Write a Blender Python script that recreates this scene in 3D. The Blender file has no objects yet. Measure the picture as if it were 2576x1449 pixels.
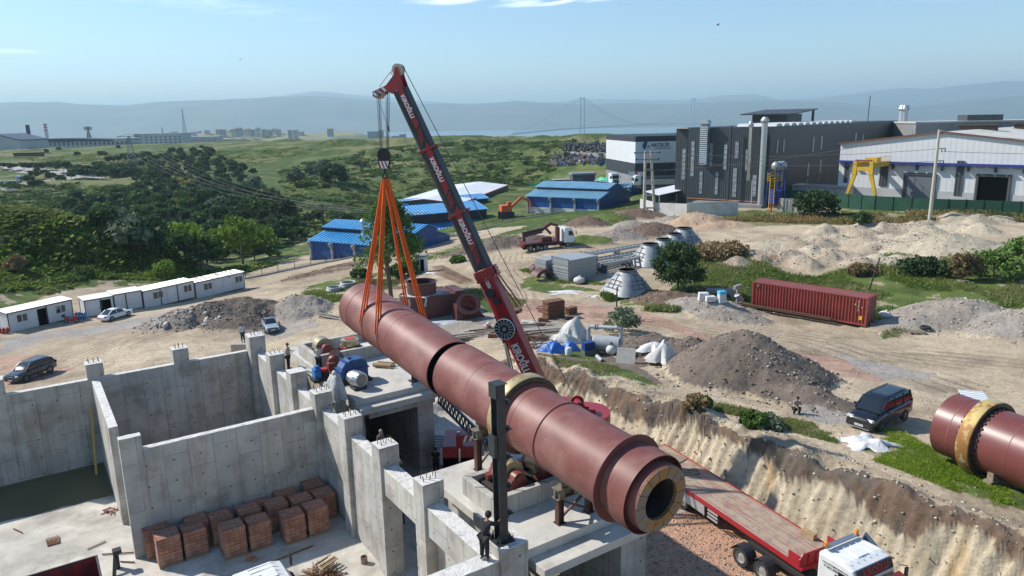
import bpy,math,random
import numpy as np
from mathutils import Vector,Matrix
from math import sin,cos,radians,pi,atan,atan2,sqrt
random.seed(7);rng=np.random.default_rng(7)
SC=bpy.context.scene;COL=SC.collection
# ------------------------------------------------------------------ camera, world, sun, exposure
F_PX,HOR,ROLL,CAMH=1849.0,302.0,1.1,21.0
_p=atan((724.5-HOR)/F_PX);_r=radians(ROLL)
_F=np.array([0,cos(_p),-sin(_p)]);_U0=np.array([0,sin(_p),cos(_p)]);_R0=np.array([1.0,0,0])
_R=_R0*cos(_r)-_U0*sin(_r);_U=_U0*cos(_r)+_R0*sin(_r);CAM=np.array([0,0,CAMH])
cd=bpy.data.cameras.new('camera');cam=bpy.data.objects.new('camera',cd);COL.objects.link(cam)
cd.sensor_width=36;cd.lens=36*F_PX/2576;cd.clip_start=.5;cd.clip_end=60000
m=Matrix.Identity(4)
for i in range(3):m[i][0]=_R[i];m[i][1]=_U[i];m[i][2]=-_F[i];m[i][3]=CAM[i]
cam.matrix_world=m;SC.camera=cam
SUN_AZ,SUN_EL=radians(-72),radians(40)
sd=np.array([sin(SUN_AZ)*cos(SUN_EL),cos(SUN_AZ)*cos(SUN_EL),sin(SUN_EL)])
sun=bpy.data.objects.new('sun',bpy.data.lights.new('sun','SUN'));COL.objects.link(sun)
sun.data.energy=5.0;sun.data.angle=radians(.53);sun.data.color=(1,.94,.85)
sun.rotation_euler=Vector(sd).to_track_quat('Z','Y').to_euler()
W=bpy.data.worlds.new('World');SC.world=W;W.use_nodes=True
nt=W.node_tree;N=nt.nodes;L=nt.links;bg=N['Background'];bg.inputs[1].default_value=.13
sky=N.new('ShaderNodeTexSky');sky.sky_type='NISHITA';sky.sun_disc=False
sky.sun_elevation=SUN_EL;sky.sun_rotation=SUN_AZ;sky.altitude=100;sky.air_density=1.0;sky.dust_density=.1;sky.ozone_density=2.8
# thin cirrus streaks: stretched noise over the sky directions
tc=N.new('ShaderNodeTexCoord');sp=N.new('ShaderNodeSeparateXYZ');L.new(tc.outputs['Generated'],sp.inputs[0])
def wm(op,a,b=None,c=None):
 n=N.new('ShaderNodeMath');n.operation=op
 for i,q in enumerate((a,b,c)):
  if q is None:continue
  if isinstance(q,(int,float)):n.inputs[i].default_value=q
  else:L.new(q,n.inputs[i])
 return n.outputs[0]
azi=wm('ARCTAN2',sp.outputs[0],sp.outputs[1]);ele=wm('ARCSINE',sp.outputs[2])
def cirrus(a0,e0,wa,we,k,sl=0.0):
 ea=wm('SUBTRACT',azi,a0);ee=wm('SUBTRACT',wm('SUBTRACT',ele,e0),wm('MULTIPLY',ea,sl))
 da=wm('DIVIDE',ea,wa);de=wm('DIVIDE',ee,we)
 d=wm('ADD',wm('MULTIPLY',da,da),wm('MULTIPLY',de,de));return wm('MULTIPLY',wm('MAXIMUM',wm('SUBTRACT',1,d),0),k)
cn=N.new('ShaderNodeCombineXYZ');L.new(wm('MULTIPLY',azi,14),cn.inputs[0]);L.new(wm('SUBTRACT',wm('MULTIPLY',ele,110),wm('MULTIPLY',azi,9)),cn.inputs[1])
nz=N.new('ShaderNodeTexNoise');L.new(cn.outputs[0],nz.inputs['Vector']);nz.inputs['Scale'].default_value=1.1;nz.inputs['Detail'].default_value=7
nzv=wm('MULTIPLY',wm('MAXIMUM',wm('SUBTRACT',nz.outputs[0],.40),0),4.2)
cl=cirrus(.03,.155,.17,.009,.95,.05)
for a_ in((.10,.148,.13,.006,.9,.06),(-.62,.083,.10,.004,.5,.0),(-.45,.150,.25,.012,.22,-.1),(.35,.145,.3,.012,.12,-.1)):cl=wm('ADD',cl,cirrus(*a_))
clf=wm('MINIMUM',wm('MULTIPLY',cl,nzv),.8)
hs=N.new('ShaderNodeHueSaturation');hs.inputs['Saturation'].default_value=1.12;L.new(sky.outputs[0],hs.inputs['Color']);mx=N.new('ShaderNodeMix');mx.data_type='RGBA';L.new(clf,mx.inputs[0]);L.new(hs.outputs[0],mx.inputs[6]);mx.inputs[7].default_value=(13,13.5,14,1)
L.new(mx.outputs[2],bg.inputs[0])
vs=SC.view_settings;vs.view_transform='Standard';vs.look='None';vs.gamma=1;vs.use_curve_mapping=False;vs.exposure=0.4
cy=SC.cycles;cy.use_denoising=True;cy.max_bounces=6;cy.diffuse_bounces=3;cy.glossy_bounces=3;cy.transmission_bounces=4;cy.volume_bounces=0
cy.sample_clamp_indirect=6
try:cy.denoiser='OPENIMAGEDENOISE';cy.denoising_prefilter='ACCURATE'
except Exception:pass
# ------------------------------------------------------------------ frames and projection helpers
TH=radians(33.9);UU=np.array([cos(TH),sin(TH)]);VV=np.array([-sin(TH),cos(TH)])
def UV(u,v,z=0):p=UU*u+VV*v;return(p[0],p[1],z)
def ray(x,y):return _F+_R*(x-1288)/F_PX+_U*(724.5-y)/F_PX
def G(x,y,z=0):d=ray(x,y);return CAM+d*((z-CAMH)/d[2])
def GD(x,y,D):return CAM+ray(x,y)*D
# ------------------------------------------------------------------ numpy noise
def vnoise(x,y,seed=0):
 xi=np.floor(x).astype(np.int64);yi=np.floor(y).astype(np.int64);fx=x-xi;fy=y-yi
 fx=fx*fx*(3-2*fx);fy=fy*fy*(3-2*fy)
 def h(a,b):
  n=(a*374761393+b*668265263+seed*144665)&0x7fffffff;n=((n^(n>>13))*1274126177)&0x7fffffff
  return((n^(n>>16))&0xffff)/65535.0
 return(h(xi,yi)*(1-fx)+h(xi+1,yi)*fx)*(1-fy)+(h(xi,yi+1)*(1-fx)+h(xi+1,yi+1)*fx)*fy
def fbm(x,y,s,o=4,seed=0):
 a=0;w=1;t=0
 for i in range(o):a=a+w*(vnoise(x/s+i*17.3,y/s-i*9.1,seed+i)-.5);t+=w;w*=.5;s=s/2.03
 return a/t*2
 # ------------------------------------------------------------------ materials
MATS={}
def mat(name,c1,c2=None,sc=3.0,rough=.8,metal=0.0,bump=0.0,bsc=None,detail=5,mix=None,spec=None,attr=None,coords='Object',streak=None,joints=None,dirt=None,coat=0):
 if name in MATS:return MATS[name]
 M=bpy.data.materials.new(name);M.use_nodes=True;t=M.node_tree;n=t.nodes;l=t.links;b=n['Principled BSDF']
 b.inputs['Roughness'].default_value=rough;b.inputs['Metallic'].default_value=metal
 if spec is not None:b.inputs['Specular IOR Level'].default_value=spec
 if coat:b.inputs['Coat Weight'].default_value=coat;b.inputs['Coat Roughness'].default_value=.08
 co=n.new('ShaderNodeTexCoord').outputs[coords]
 def noise(s,d=detail,v=None,r=.55):
  q=n.new('ShaderNodeTexNoise');q.inputs['Scale'].default_value=s;q.inputs['Detail'].default_value=d;q.inputs['Roughness'].default_value=r
  l.new(v if v else co,q.inputs['Vector']);return q.outputs[0]
 def ramp(v,a,bb):
  q=n.new('ShaderNodeMapRange');l.new(v,q.inputs[0]);q.inputs[1].default_value=a;q.inputs[2].default_value=bb;return q.outputs[0]
 def mixc(f,a,bb,mode='MIX'):
  q=n.new('ShaderNodeMix');q.data_type='RGBA';q.blend_type=mode;q.clamp_result=False
  for i,s in((0,f),(6,a),(7,bb)):
   if isinstance(s,(int,float)):q.inputs[i].default_value=s
   elif isinstance(s,tuple):q.inputs[i].default_value=(*s[:3],1)
   else:l.new(s,q.inputs[i])
  return q.outputs[2]
 col=tuple(c1)
 if attr:
  a=n.new('ShaderNodeAttribute');a.attribute_name=attr;col=a.outputs['Color']
 if c2 is not None:
  lo,hi=mix or(.35,.65)
  if attr:col=mixc(1.0,col,mixc(ramp(noise(sc),lo,hi),tuple(c1),tuple(c2)),'MULTIPLY')
  else:col=mixc(ramp(noise(sc),lo,hi),tuple(c1),tuple(c2))
 if streak:
  mp=n.new('ShaderNodeMapping');mp.inputs['Scale'].default_value=(1,1,.12);l.new(co,mp.inputs[0])
  q=ramp(noise(streak[2],6,mp.outputs[0],.7),.5,.75);z=n.new('ShaderNodeMath');z.operation='MULTIPLY';l.new(q,z.inputs[0]);z.inputs[1].default_value=streak[1]
  col=mixc(z.outputs[0],col,streak[0])
 if dirt:
  q=ramp(noise(dirt[2],8,None,.65),dirt[3],dirt[4]);z=n.new('ShaderNodeMath');z.operation='MULTIPLY';l.new(q,z.inputs[0]);z.inputs[1].default_value=dirt[1]
  col=mixc(z.outputs[0],col,dirt[0])
 hsrc=None
 if joints:
  s=n.new('ShaderNodeSeparateXYZ');l.new(co,s.inputs[0]);ad=n.new('ShaderNodeMath');l.new(s.outputs[0],ad.inputs[0]);l.new(s.outputs[1],ad.inputs[1])
  cb=n.new('ShaderNodeCombineXYZ');l.new(s.outputs[2],cb.inputs[0]);l.new(ad.outputs[0],cb.inputs[1])
  br=n.new('ShaderNodeTexBrick');l.new(cb.outputs[0],br.inputs['Vector']);br.inputs['Scale'].default_value=1
  br.inputs['Brick Width'].default_value=joints[1];br.inputs['Row Height'].default_value=joints[0];br.inputs['Mortar Size'].default_value=joints[3];br.offset=.37
  br.inputs['Mortar Smooth'].default_value=.1;br.inputs['Bias'].default_value=0
  br.inputs[1].default_value=(.86,.86,.86,1);br.inputs[2].default_value=(1.06,1.05,1.03,1);br.inputs[3].default_value=(*joints[2],1)
  col=mixc(1.0,col,br.outputs[0],'MULTIPLY')
  def frac(o,k,off=0.0):
   a=n.new('ShaderNodeMath');a.operation='MULTIPLY_ADD';l.new(o,a.inputs[0]);a.inputs[1].default_value=1/k;a.inputs[2].default_value=off
   f=n.new('ShaderNodeMath');f.operation='FRACT';l.new(a.outputs[0],f.inputs[0]);g=n.new('ShaderNodeMath');g.operation='SUBTRACT';l.new(f.outputs[0],g.inputs[0]);g.inputs[1].default_value=.5
   h=n.new('ShaderNodeMath');h.operation='MULTIPLY';l.new(g.outputs[0],h.inputs[0]);h.inputs[1].default_value=k;return h.outputs[0]
  cv=n.new('ShaderNodeCombineXYZ');l.new(frac(ad.outputs[0],1.31,.21),cv.inputs[0]);l.new(frac(s.outputs[2],1.17,.3),cv.inputs[1])
  ln=n.new('ShaderNodeVectorMath');ln.operation='LENGTH';l.new(cv.outputs[0],ln.inputs[0])
  lt=n.new('ShaderNodeMath');lt.operation='LESS_THAN';l.new(ln.outputs['Value'],lt.inputs[0]);lt.inputs[1].default_value=.045
  col=mixc(lt.outputs[0],col,(.05,.047,.043))
 if isinstance(col,tuple):b.inputs['Base Color'].default_value=(*col[:3],1)
 else:l.new(col,b.inputs['Base Color'])
 if bump:
  bp=n.new('ShaderNodeBump');bp.inputs['Strength'].default_value=min(1,bump);bp.inputs['Distance'].default_value=.05*max(1,bump)
  l.new(noise(bsc or sc*4,6),bp.inputs['Height']);l.new(bp.outputs[0],b.inputs['Normal'])
 MATS[name]=M;return M
def wavemat(name,c1,c2,period,axis=0,rough=.4,metal=.3,bump=.6,dirt=None):
 """corrugated sheet: ribs across the chosen object axis (0 x, 1 y, 2 z, 3 x+y), colour plus bump"""
 if name in MATS:return MATS[name]
 M=mat(name,c1,c2,sc=.35,rough=rough,metal=metal,dirt=dirt);n=M.node_tree.nodes;l=M.node_tree.links;b=n['Principled BSDF']
 co=n.new('ShaderNodeTexCoord').outputs['Object'];s=n.new('ShaderNodeSeparateXYZ');l.new(co,s.inputs[0])
 if axis==3:a=n.new('ShaderNodeMath');l.new(s.outputs[0],a.inputs[0]);l.new(s.outputs[1],a.inputs[1]);o=a.outputs[0]
 else:o=s.outputs[axis]
 k=n.new('ShaderNodeMath');k.operation='MULTIPLY';l.new(o,k.inputs[0]);k.inputs[1].default_value=2*pi/period
 w=n.new('ShaderNodeMath');w.operation='SINE';l.new(k.outputs[0],w.inputs[0])
 bp=n.new('ShaderNodeBump');bp.inputs['Strength'].default_value=bump;bp.inputs['Distance'].default_value=period*.25;l.new(w.outputs[0],bp.inputs['Height']);l.new(bp.outputs[0],b.inputs['Normal'])
 return M
 # ------------------------------------------------------------------ things, parts
ORG={}
def tag(o,label=None,cat=None,group=None,kind=None):
 if label:o['label']=label
 if cat:o['category']=cat
 if group:o['group']=group
 if kind:o['kind']=kind
 return o
def thing(name,label,cat,loc=(0,0,0),rz=0.0,group=None):
 o=bpy.data.objects.new(name,None);COL.objects.link(o);o.empty_display_size=.3
 o.location=tuple(loc);o.rotation_euler=(0,0,rz);ORG[o]=(0,0,0)
 return tag(o,label,cat,group)
def uvthing(name,label,cat,u,v,z,group=None):
 """a thing whose parts are written in (u, v, z) site coordinates"""
 o=thing(name,label,cat,UV(u,v,z),TH,group);ORG[o]=(u,v,z);return o
def worldthing(name,label,cat,p,group=None):
 o=thing(name,label,cat,p,0,group);ORG[o]=tuple(p);return o
def basis(a):
 a=np.array(a,float);a/=np.linalg.norm(a);h=np.array([0,0,1.0])if abs(a[2])<.9 else np.array([0,1.0,0])
 s=np.cross(a,h);s/=np.linalg.norm(s);return a,s,np.cross(s,a)
class MB:
 def __init__(s):s.v=[];s.f=[]
 def add(s,vs,fs):
  k=len(s.v);s.v+=[tuple(map(float,p))for p in vs];s.f+=[tuple(i+k for i in f)for f in fs];return s
 def box(s,x0,x1,y0,y1,z0,z1):
  return s.add([(x0,y0,z0),(x1,y0,z0),(x1,y1,z0),(x0,y1,z0),(x0,y0,z1),(x1,y0,z1),(x1,y1,z1),(x0,y1,z1)],[(3,2,1,0),(4,5,6,7),(0,1,5,4),(1,2,6,5),(2,3,7,6),(3,0,4,7)])
 def obox(s,c,dx,dy,dz,a=(1,0,0),up=(0,0,1)):
  """box of half sizes along a (x), up (z)"""
  a=np.array(a,float);a/=np.linalg.norm(a);w=np.array(up,float);b=np.cross(w,a);b/=np.linalg.norm(b);w=np.cross(a,b);c=np.array(c,float)
  vs=[c+a*dx*i+b*dy*j+w*dz*k for k in(-1,1)for(i,j)in((-1,-1),(1,-1),(1,1),(-1,1))]
  return s.add(vs,[(3,2,1,0),(4,5,6,7),(0,1,5,4),(1,2,6,5),(2,3,7,6),(3,0,4,7)])
 def tube(s,p0,p1,r,r2=None,n=8,cap=True):
  p0=np.array(p0,float);p1=np.array(p1,float);r2=r if r2 is None else r2;a,b,c=basis(p1-p0);vs=[]
  for p,q in((p0,r),(p1,r2)):vs+=[p+(b*cos(2*pi*i/n)+c*sin(2*pi*i/n))*q for i in range(n)]
  fs=[(i,(i+1)%n,n+(i+1)%n,n+i)for i in range(n)]
  if cap:fs+=[tuple(range(n))[::-1],tuple(range(n,2*n))]
  return s.add(vs,[f[::-1]for f in fs])
 def path(s,pts,r,n=6):
  for i in range(len(pts)-1):s.tube(pts[i],pts[i+1],r,n=n)
  return s
 def bar(s,p0,p1,w,h=None,up=(0,0,1)):
  p0=np.array(p0,float);p1=np.array(p1,float);d=p1-p0;h=h or w
  if abs(np.dot(d/np.linalg.norm(d),up))>.98:up=(0,1,0)
  return s.obox((p0+p1)/2,np.linalg.norm(d)/2,w/2,h/2,d,up)
 def lathe(s,prof,o=(0,0,0),ax=(0,0,1),n=24,closed=False):
  """prof: (radius, distance along ax)"""
  a,b,c=basis(ax);o=np.array(o,float);vs=[]
  for r,t in prof:vs+=[o+a*t+(b*cos(2*pi*i/n)+c*sin(2*pi*i/n))*r for i in range(n)]
  m_=len(prof);fs=[(j*n+i,((j+1)%m_)*n+i,((j+1)%m_)*n+(i+1)%n,j*n+(i+1)%n)for j in range(m_ if closed else m_-1)for i in range(n)]
  return s.add(vs,fs)
 def prism(s,pts,o,a,b,ext):
  """polygon pts in plane (a,b) from o, extruded by vector ext"""
  o=np.array(o,float);a=np.array(a,float);b=np.array(b,float);e=np.array(ext,float);n=len(pts)
  vs=[o+a*p[0]+b*p[1]for p in pts];vs+=[p+e for p in vs]
  ar=sum(pts[i][0]*pts[(i+1)%n][1]-pts[(i+1)%n][0]*pts[i][1]for i in range(n))
  fs=[tuple(range(n))[::-1],tuple(range(n,2*n))]+[(i,(i+1)%n,n+(i+1)%n,n+i)for i in range(n)]
  if ar*np.dot(np.cross(a,b),e)<0:fs=[f[::-1]for f in fs]
  return s.add(vs,fs)
 def grid(s,P):
  P=np.asarray(P,float);h,w=P.shape[:2]
  return s.add(P.reshape(-1,3),[(i*w+j,i*w+j+1,(i+1)*w+j+1,(i+1)*w+j)for i in range(h-1)for j in range(w-1)])
 def sphere(s,c,r,n=12,m_=8,sz=1.0):
  return s.lathe([(max(1e-4,r*sin(pi*i/m_)),-r*sz*cos(pi*i/m_))for i in range(m_+1)],c,n=n)
 def build(s,name,ma,par=None,smooth=None,bevel=0,label=None,cat=None,group=None,kind=None,org=None):
  o3=np.array(ORG.get(par,(0,0,0))if org is None else org,float)
  me=bpy.data.meshes.new(name);V_=np.array(s.v,float)-o3;me.from_pydata(V_.tolist(),[],s.f);me.materials.append(ma);me.update()
  if smooth is not None:
   me.polygons.foreach_set('use_smooth',[True]*len(me.polygons))
   try:me.set_sharp_from_angle(angle=radians(smooth))
   except Exception:pass
  o=bpy.data.objects.new(name,me);COL.objects.link(o);ORG[o]=tuple(o3)
  if par is not None:o.parent=par
  if bevel:b=o.modifiers.new('bevel','BEVEL');b.width=bevel;b.segments=2;b.limit_method='ANGLE';b.angle_limit=radians(50)
  if label or cat or kind or group:tag(o,label,cat,group,kind)
  return o
def rawmesh(name,V_,F_,ma,colors=None,smooth=False,k=4):
 me=bpy.data.meshes.new(name);V_=np.asarray(V_,np.float32);F_=np.asarray(F_,np.int32)
 me.vertices.add(len(V_));me.vertices.foreach_set('co',V_.ravel());me.loops.add(F_.size);me.loops.foreach_set('vertex_index',F_.ravel())
 me.polygons.add(len(F_));me.polygons.foreach_set('loop_start',np.arange(len(F_),dtype=np.int32)*k)
 if smooth:me.polygons.foreach_set('use_smooth',np.ones(len(F_),bool))
 if colors is not None:
  at=me.color_attributes.new('col','FLOAT_COLOR','POINT');at.data.foreach_set('color',np.hstack([colors,np.ones((len(colors),1))]).astype(np.float32).ravel())
 me.materials.append(ma);me.update(calc_edges=True);me.validate()
 o=bpy.data.objects.new(name,me);COL.objects.link(o);return o
def clone(root,loc,rz=None,label=None,group=None,scale=None):
 r=root.copy();COL.objects.link(r);r.location=tuple(loc)
 if rz is not None:r.rotation_euler=(0,0,rz)
 if scale is not None:r.scale=scale if hasattr(scale,'__len__')else(scale,)*3
 if label:r['label']=label
 if group:r['group']=group
 for ch in list(root.children):
  c=ch.copy();COL.objects.link(c);c.parent=r
  for g in list(ch.children):
   d=g.copy();COL.objects.link(d);d.parent=c
 return r
def text(body,name,par,p,ax,up,size,ma,ext=.01,world=True,align='CENTER',sx=1.0,bold=0.0):
 """flat lettering: p centre, ax reading direction, up letter tops; coordinates in par's frame"""
 cu=bpy.data.curves.new(name,'FONT');cu.body=body;cu.size=size;cu.extrude=ext;cu.align_x=align;cu.align_y='CENTER';cu.materials.append(ma);cu.offset=bold
 q=bpy.data.objects.new(name,cu);COL.objects.link(q);o=bpy.data.objects.new(name,bpy.data.meshes.new_from_object(q));bpy.data.objects.remove(q);COL.objects.link(o);o3=np.array(ORG.get(par,(0,0,0)))
 a=Vector(ax).normalized();u=Vector(up).normalized();w=a.cross(u).normalized();u=w.cross(a)
 M=Matrix.Identity(4)
 for i in range(3):M[i][0]=a[i]*sx;M[i][1]=u[i];M[i][2]=w[i];M[i][3]=p[i]-o3[i]
 o.parent=par;o.matrix_basis=M;return o
 # ------------------------------------------------------------------ terrain
CT=[]
def cz(x,y,z):P=G(x,y,z);CT.append((P[0],P[1],z))
def cD(x,y,D):P=GD(x,y,D);CT.append(tuple(P))
for q in[(66,960,-2.5),(200,900,-2.8),(690,845,-3.0),(270,815,-4.0),(23,845,-4.0),(120,830,-4.0),(190,800,-4.3),(450,760,-4.8),(618,730,-5.2),(450,905,-1.6),(700,900,-1.0),(0,1010,-1.5),(330,860,-2.6),(560,800,-2.6),(760,760,-2.2),(900,690,-2.6),(1110,805,-.5),(1000,760,-1.2),(1250,800,-.2),(1062,682,-1.5),(760,700,-4.0),(1375,635,1.0),(1250,620,-.5),(1425,712,.2),(1600,660,.8),(1585,735,.3),(1660,640,1.0),(1707,722,.8),(1500,800,.3),(1889,779,0),(2190,826,0),(2050,700,.4),(2338,558,2.6),(2150,650,1.2),(1830,650,1.0),(2450,640,2.2),(2500,840,.5),(2576,700,1.2),(1850,560,1.6),(2100,550,2.2),(2500,560,2.8),(1345,905,1.9),(1500,960,2.4),(1700,1060,2.9),(1960,1150,3.0),(2213,1060,2.4),(2400,1180,2.7),(2560,1300,3.0),(2560,1400,3.1),(1500,890,1.2),(1670,905,1.5),(1850,960,1.6),(2300,950,1.0),(2450,1000,1.2),(2100,880,.7),(620,705,-5.8),(850,655,-5.2),(1010,625,-4.3),(1200,580,-3.5),(1400,540,-1.8),(1580,492,-.6),(1500,560,.6),(1640,560,.4),(1600,480,-.2),(1720,520,1.2),(1900,520,1.6),(2230,515,2.2),(2576,515,3.0),(1450,500,-2)]:cz(*q)
for q in[(560,680,150),(700,650,165),(400,710,125),(250,690,125),(100,740,112),(0,760,105),(0,690,118),(90,640,135),(170,600,150),(240,660,140),(290,680,150),(0,600,165),(300,640,195),(450,650,190),(650,640,185),(780,640,170),(300,570,250),(450,560,262),(560,540,275),(680,560,250),(740,590,215),(150,530,290),(60,560,220),(0,520,300),(480,490,340),(620,500,320),(300,490,345),(330,435,420),(150,460,385),(0,455,390),(470,440,400),(600,440,380),(700,520,290),(0,390,560),(150,400,520),(335,385,560),(520,372,600),(700,365,560),(900,357,540),(1000,354,520),(1150,350,500),(1300,349,480),(1500,343,500),(1500,368,410),(720,400,470),(900,400,450),(1100,385,440),(700,430,420),(800,440,390),(900,425,400),(760,480,330),(850,470,340),(850,520,285),(950,500,300),(850,555,240),(900,590,200),(960,540,250),(1100,440,380),(1050,480,310),(1250,430,370),(1300,395,420),(1350,465,280),(1480,400,350),(1300,480,250),(1200,500,230),(1100,540,215),(1430,430,330),(1400,415,380)]:cD(*q)
for(x,y,z)in[(-900,1100,-2),(-600,900,2),(-300,900,4),(0,900,-6),(300,700,8),(600,600,8),(150,250,3),(300,250,5),(300,120,3),(150,100,2),(120,30,2),(60,5,1.5),(250,0,3),(-60,20,-1.5),(-120,60,-6),(-30,10,-1),(0,5,-.7),(400,400,6),(-250,150,-6),(-400,300,0),(-600,500,2),(700,1100,5)]:CT.append((x,y,z))
CT=np.array(CT,float)
ex=[(UV(u,v)[0],UV(u,v)[1],z)for u,v,z in((-6,56,-1.4),(0,56,-1.3),(6,56,-1.2),(13,56,-1.0),(20,60,-.9),(30,56,-.4),(26,52,-.8),(34,52,1.0))]
CT=np.vstack([CT,ex])
def _k(X,Y):r=np.hypot(X,Y)+1;a=np.arctan2(X,Y+8);return a*2.2,np.log(r+12)*1.35
_cx,_cy=_k(CT[:,0],CT[:,1])
_A=np.hypot(_cx[:,None]-_cx[None],_cy[:,None]-_cy[None]);_n=len(CT)
_sol=np.linalg.solve(np.block([[-_A+np.eye(_n)*-.004,np.ones((_n,1))],[np.ones((1,_n)),np.zeros((1,1))]]),np.append(CT[:,2],0))
def rbf(X,Y):
 x,y=_k(X,Y);out=np.full(X.shape,_sol[-1])
 for i in range(_n):out-=_sol[i]*np.hypot(x-_cx[i],y-_cy[i])
 return out
def sm(t):t=np.clip(t,0,1);return t*t*(3-2*t)
MO=[]
def mound(px,py,z,rx,ry,h,ro=.35,rot=0,key=None):P=G(px,py,z);MO.append((P[0],P[1],rx,ry,rot,h,ro,key))
_kp=GD(70,640,134);MO.append((_kp[0],_kp[1],40,15,.35,8.5,.25,None))
mound(1880,945,1.6,6.6,6.0,3.4,.3,.3,'dark');mound(1740,900,1.5,4.5,4.0,1.9,.3,0,'dark');mound(1640,870,1.2,4,3,1.2,.3,0,'dark');mound(2010,1010,1.9,4.5,2.6,1.1,.4,-.6,'dark')
mound(520,808,-2.7,7,4.2,2.0,.5,.2,'dark');mound(620,795,-2.7,6,4,2.2,.5,.2,'dark');mound(450,815,-2.7,5,3.5,1.5,.6,0,'rub');mound(590,820,-2.7,5,2.8,1.0,.5,.2,'dark');mound(745,782,-2.2,6,4.2,2.6,.5,.2,'grav')
mound(2420,800,.6,8,5,1.7,.35,-.2,'grav');mound(2570,825,.6,7,5,1.7,.35,0,'grav');mound(2300,815,.5,5,3,1.0,.3,0,'grav')
mound(1790,775,.4,6,3,1.2,.4,-.3,'grav');mound(1840,800,.4,4,2.2,.9,.4,-.3,'grav');mound(1700,760,.4,6,2.4,1.0,.5,-.2,'soil');mound(1620,745,.4,5,2,.7,.5,-.2,'soil')
mound(1260,622,-.3,7,4,1.8,.4,.3,'dark');mound(1190,635,-1,6,3,1.1,.4,.3,'dark');mound(1330,612,.3,6,3.5,1.5,.4,.3,'dark')
mound(1640,592,.8,7,4,2.2,.35,0,'soil');mound(1560,600,.8,6,4,1.4,.5,0,'rub');mound(1590,575,.7,5,3.5,1.6,.5,0,'grav');mound(1745,568,1.2,7,4.5,2.6,.3,0,'orange');mound(1680,562,1.0,6,4,1.7,.4,0,'grav');mound(1820,575,1.3,6,3,1.3,.4,0,'orange')
mound(1480,566,.6,6,4,1.8,.4,0,'soil');mound(1600,545,.7,9,4,1.8,.35,0,'soil');mound(1530,552,.6,5,4,1.3,.4,0,'grass2');mound(1460,610,.8,6,4,1.0,.6,0,'grass2')
_r2=random.Random(5)
for(a0,a1,b)in((1850,2330,655),(1880,2400,640),(1930,2450,622),(1990,2350,608),(2080,2480,596),(2180,2500,584)):
 x=a0
 while x<a1:
  mound(x+_r2.uniform(-14,14),b+_r2.uniform(-8,8),1.4,_r2.uniform(2.6,4.2),_r2.uniform(2.2,3.4),_r2.uniform(.75,1.35),.45,_r2.uniform(-1,1),'white' if x>2200 else _r2.choice(('sandy','sandy','white')));x+=_r2.uniform(46,66)
mound(2380,640,1.5,9,6,2.1,.35,0,'white');mound(1945,652,1.2,2.6,1.8,.9,.4,0,'rust');mound(2010,660,1.2,2.4,1.6,.8,.4,0,'rust')
for(a,b,cc,d,e)in((870,662,-3,8,.8),(960,640,-3.2,8,.7),(790,690,-3.8,7,.6)):mound(a,b,cc,d,2,e,.5,.35,'soil')
def mound_part(X,Y):
 add=np.zeros(X.shape);key=np.full(X.shape,-1);best=np.zeros(X.shape)
 for i,(mx_,my_,rx,ry,ro,h,rg,k)in enumerate(MO):
  dx=X-mx_;dy=Y-my_;sel=(np.abs(dx)<1.7*max(rx,ry))&(np.abs(dy)<1.7*max(rx,ry))
  if not sel.any():continue
  x=dx[sel];y=dy[sel];a=(x*cos(ro)+y*sin(ro))/rx;b=(-x*sin(ro)+y*cos(ro))/ry
  d=np.sqrt(a*a+b*b)+rg*.8*fbm(X[sel],Y[sel],rx*.8,4,40+i)
  q=np.clip(1-d,0,1);t=h*(sm(q)if i==0 else(q**.9)*(1.12-.12*q)*1.15)+q**.5*(rg*.6*fbm(X[sel],Y[sel],1.6,5,90+i)*min(1.2,h)+.16*fbm(X[sel],Y[sel],.45,3,91))
  cur=add[sel];add[sel]=np.where(t>cur,t,cur);kk=key[sel];bb=best[sel];m_=q*h>bb;kk[m_]=i;bb[m_]=(q*h)[m_];key[sel]=kk;best[sel]=bb
 return add,key,best
def uvof(X,Y):return X*UU[0]+Y*UU[1],X*VV[0]+Y*VV[1]
FLOOR=-.78
def exc(X,Y):
 """0 outside, 1 on the excavated floor; second value: position up the bank 0..1"""
 u,v=uvof(X,Y)
 wob=.22*fbm(u*0+v,v*0+3,3.5,3,11)+.4*fbm(v,v*0,11,2,12)
 ph=v+.5*u+1.1*fbm(v,u*.2,4.5,3,31);tri=(1-np.abs(2*((ph/.62)%1)-1))*np.clip(.7+1.6*fbm(v,v*0,5,2,36),.1,1.4);wob=wob+.27*tri+.12*fbm(u,v,.8,3,37)
 d1=(u-(31.5+wob))/1.2
 d2=(v-(46.5+.6*fbm(u,v*0,4,2,13)))/2.2
 d2=np.where(u<14.2,(v-53.2)/1.2,d2)
 return np.maximum(d1,d2)
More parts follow.
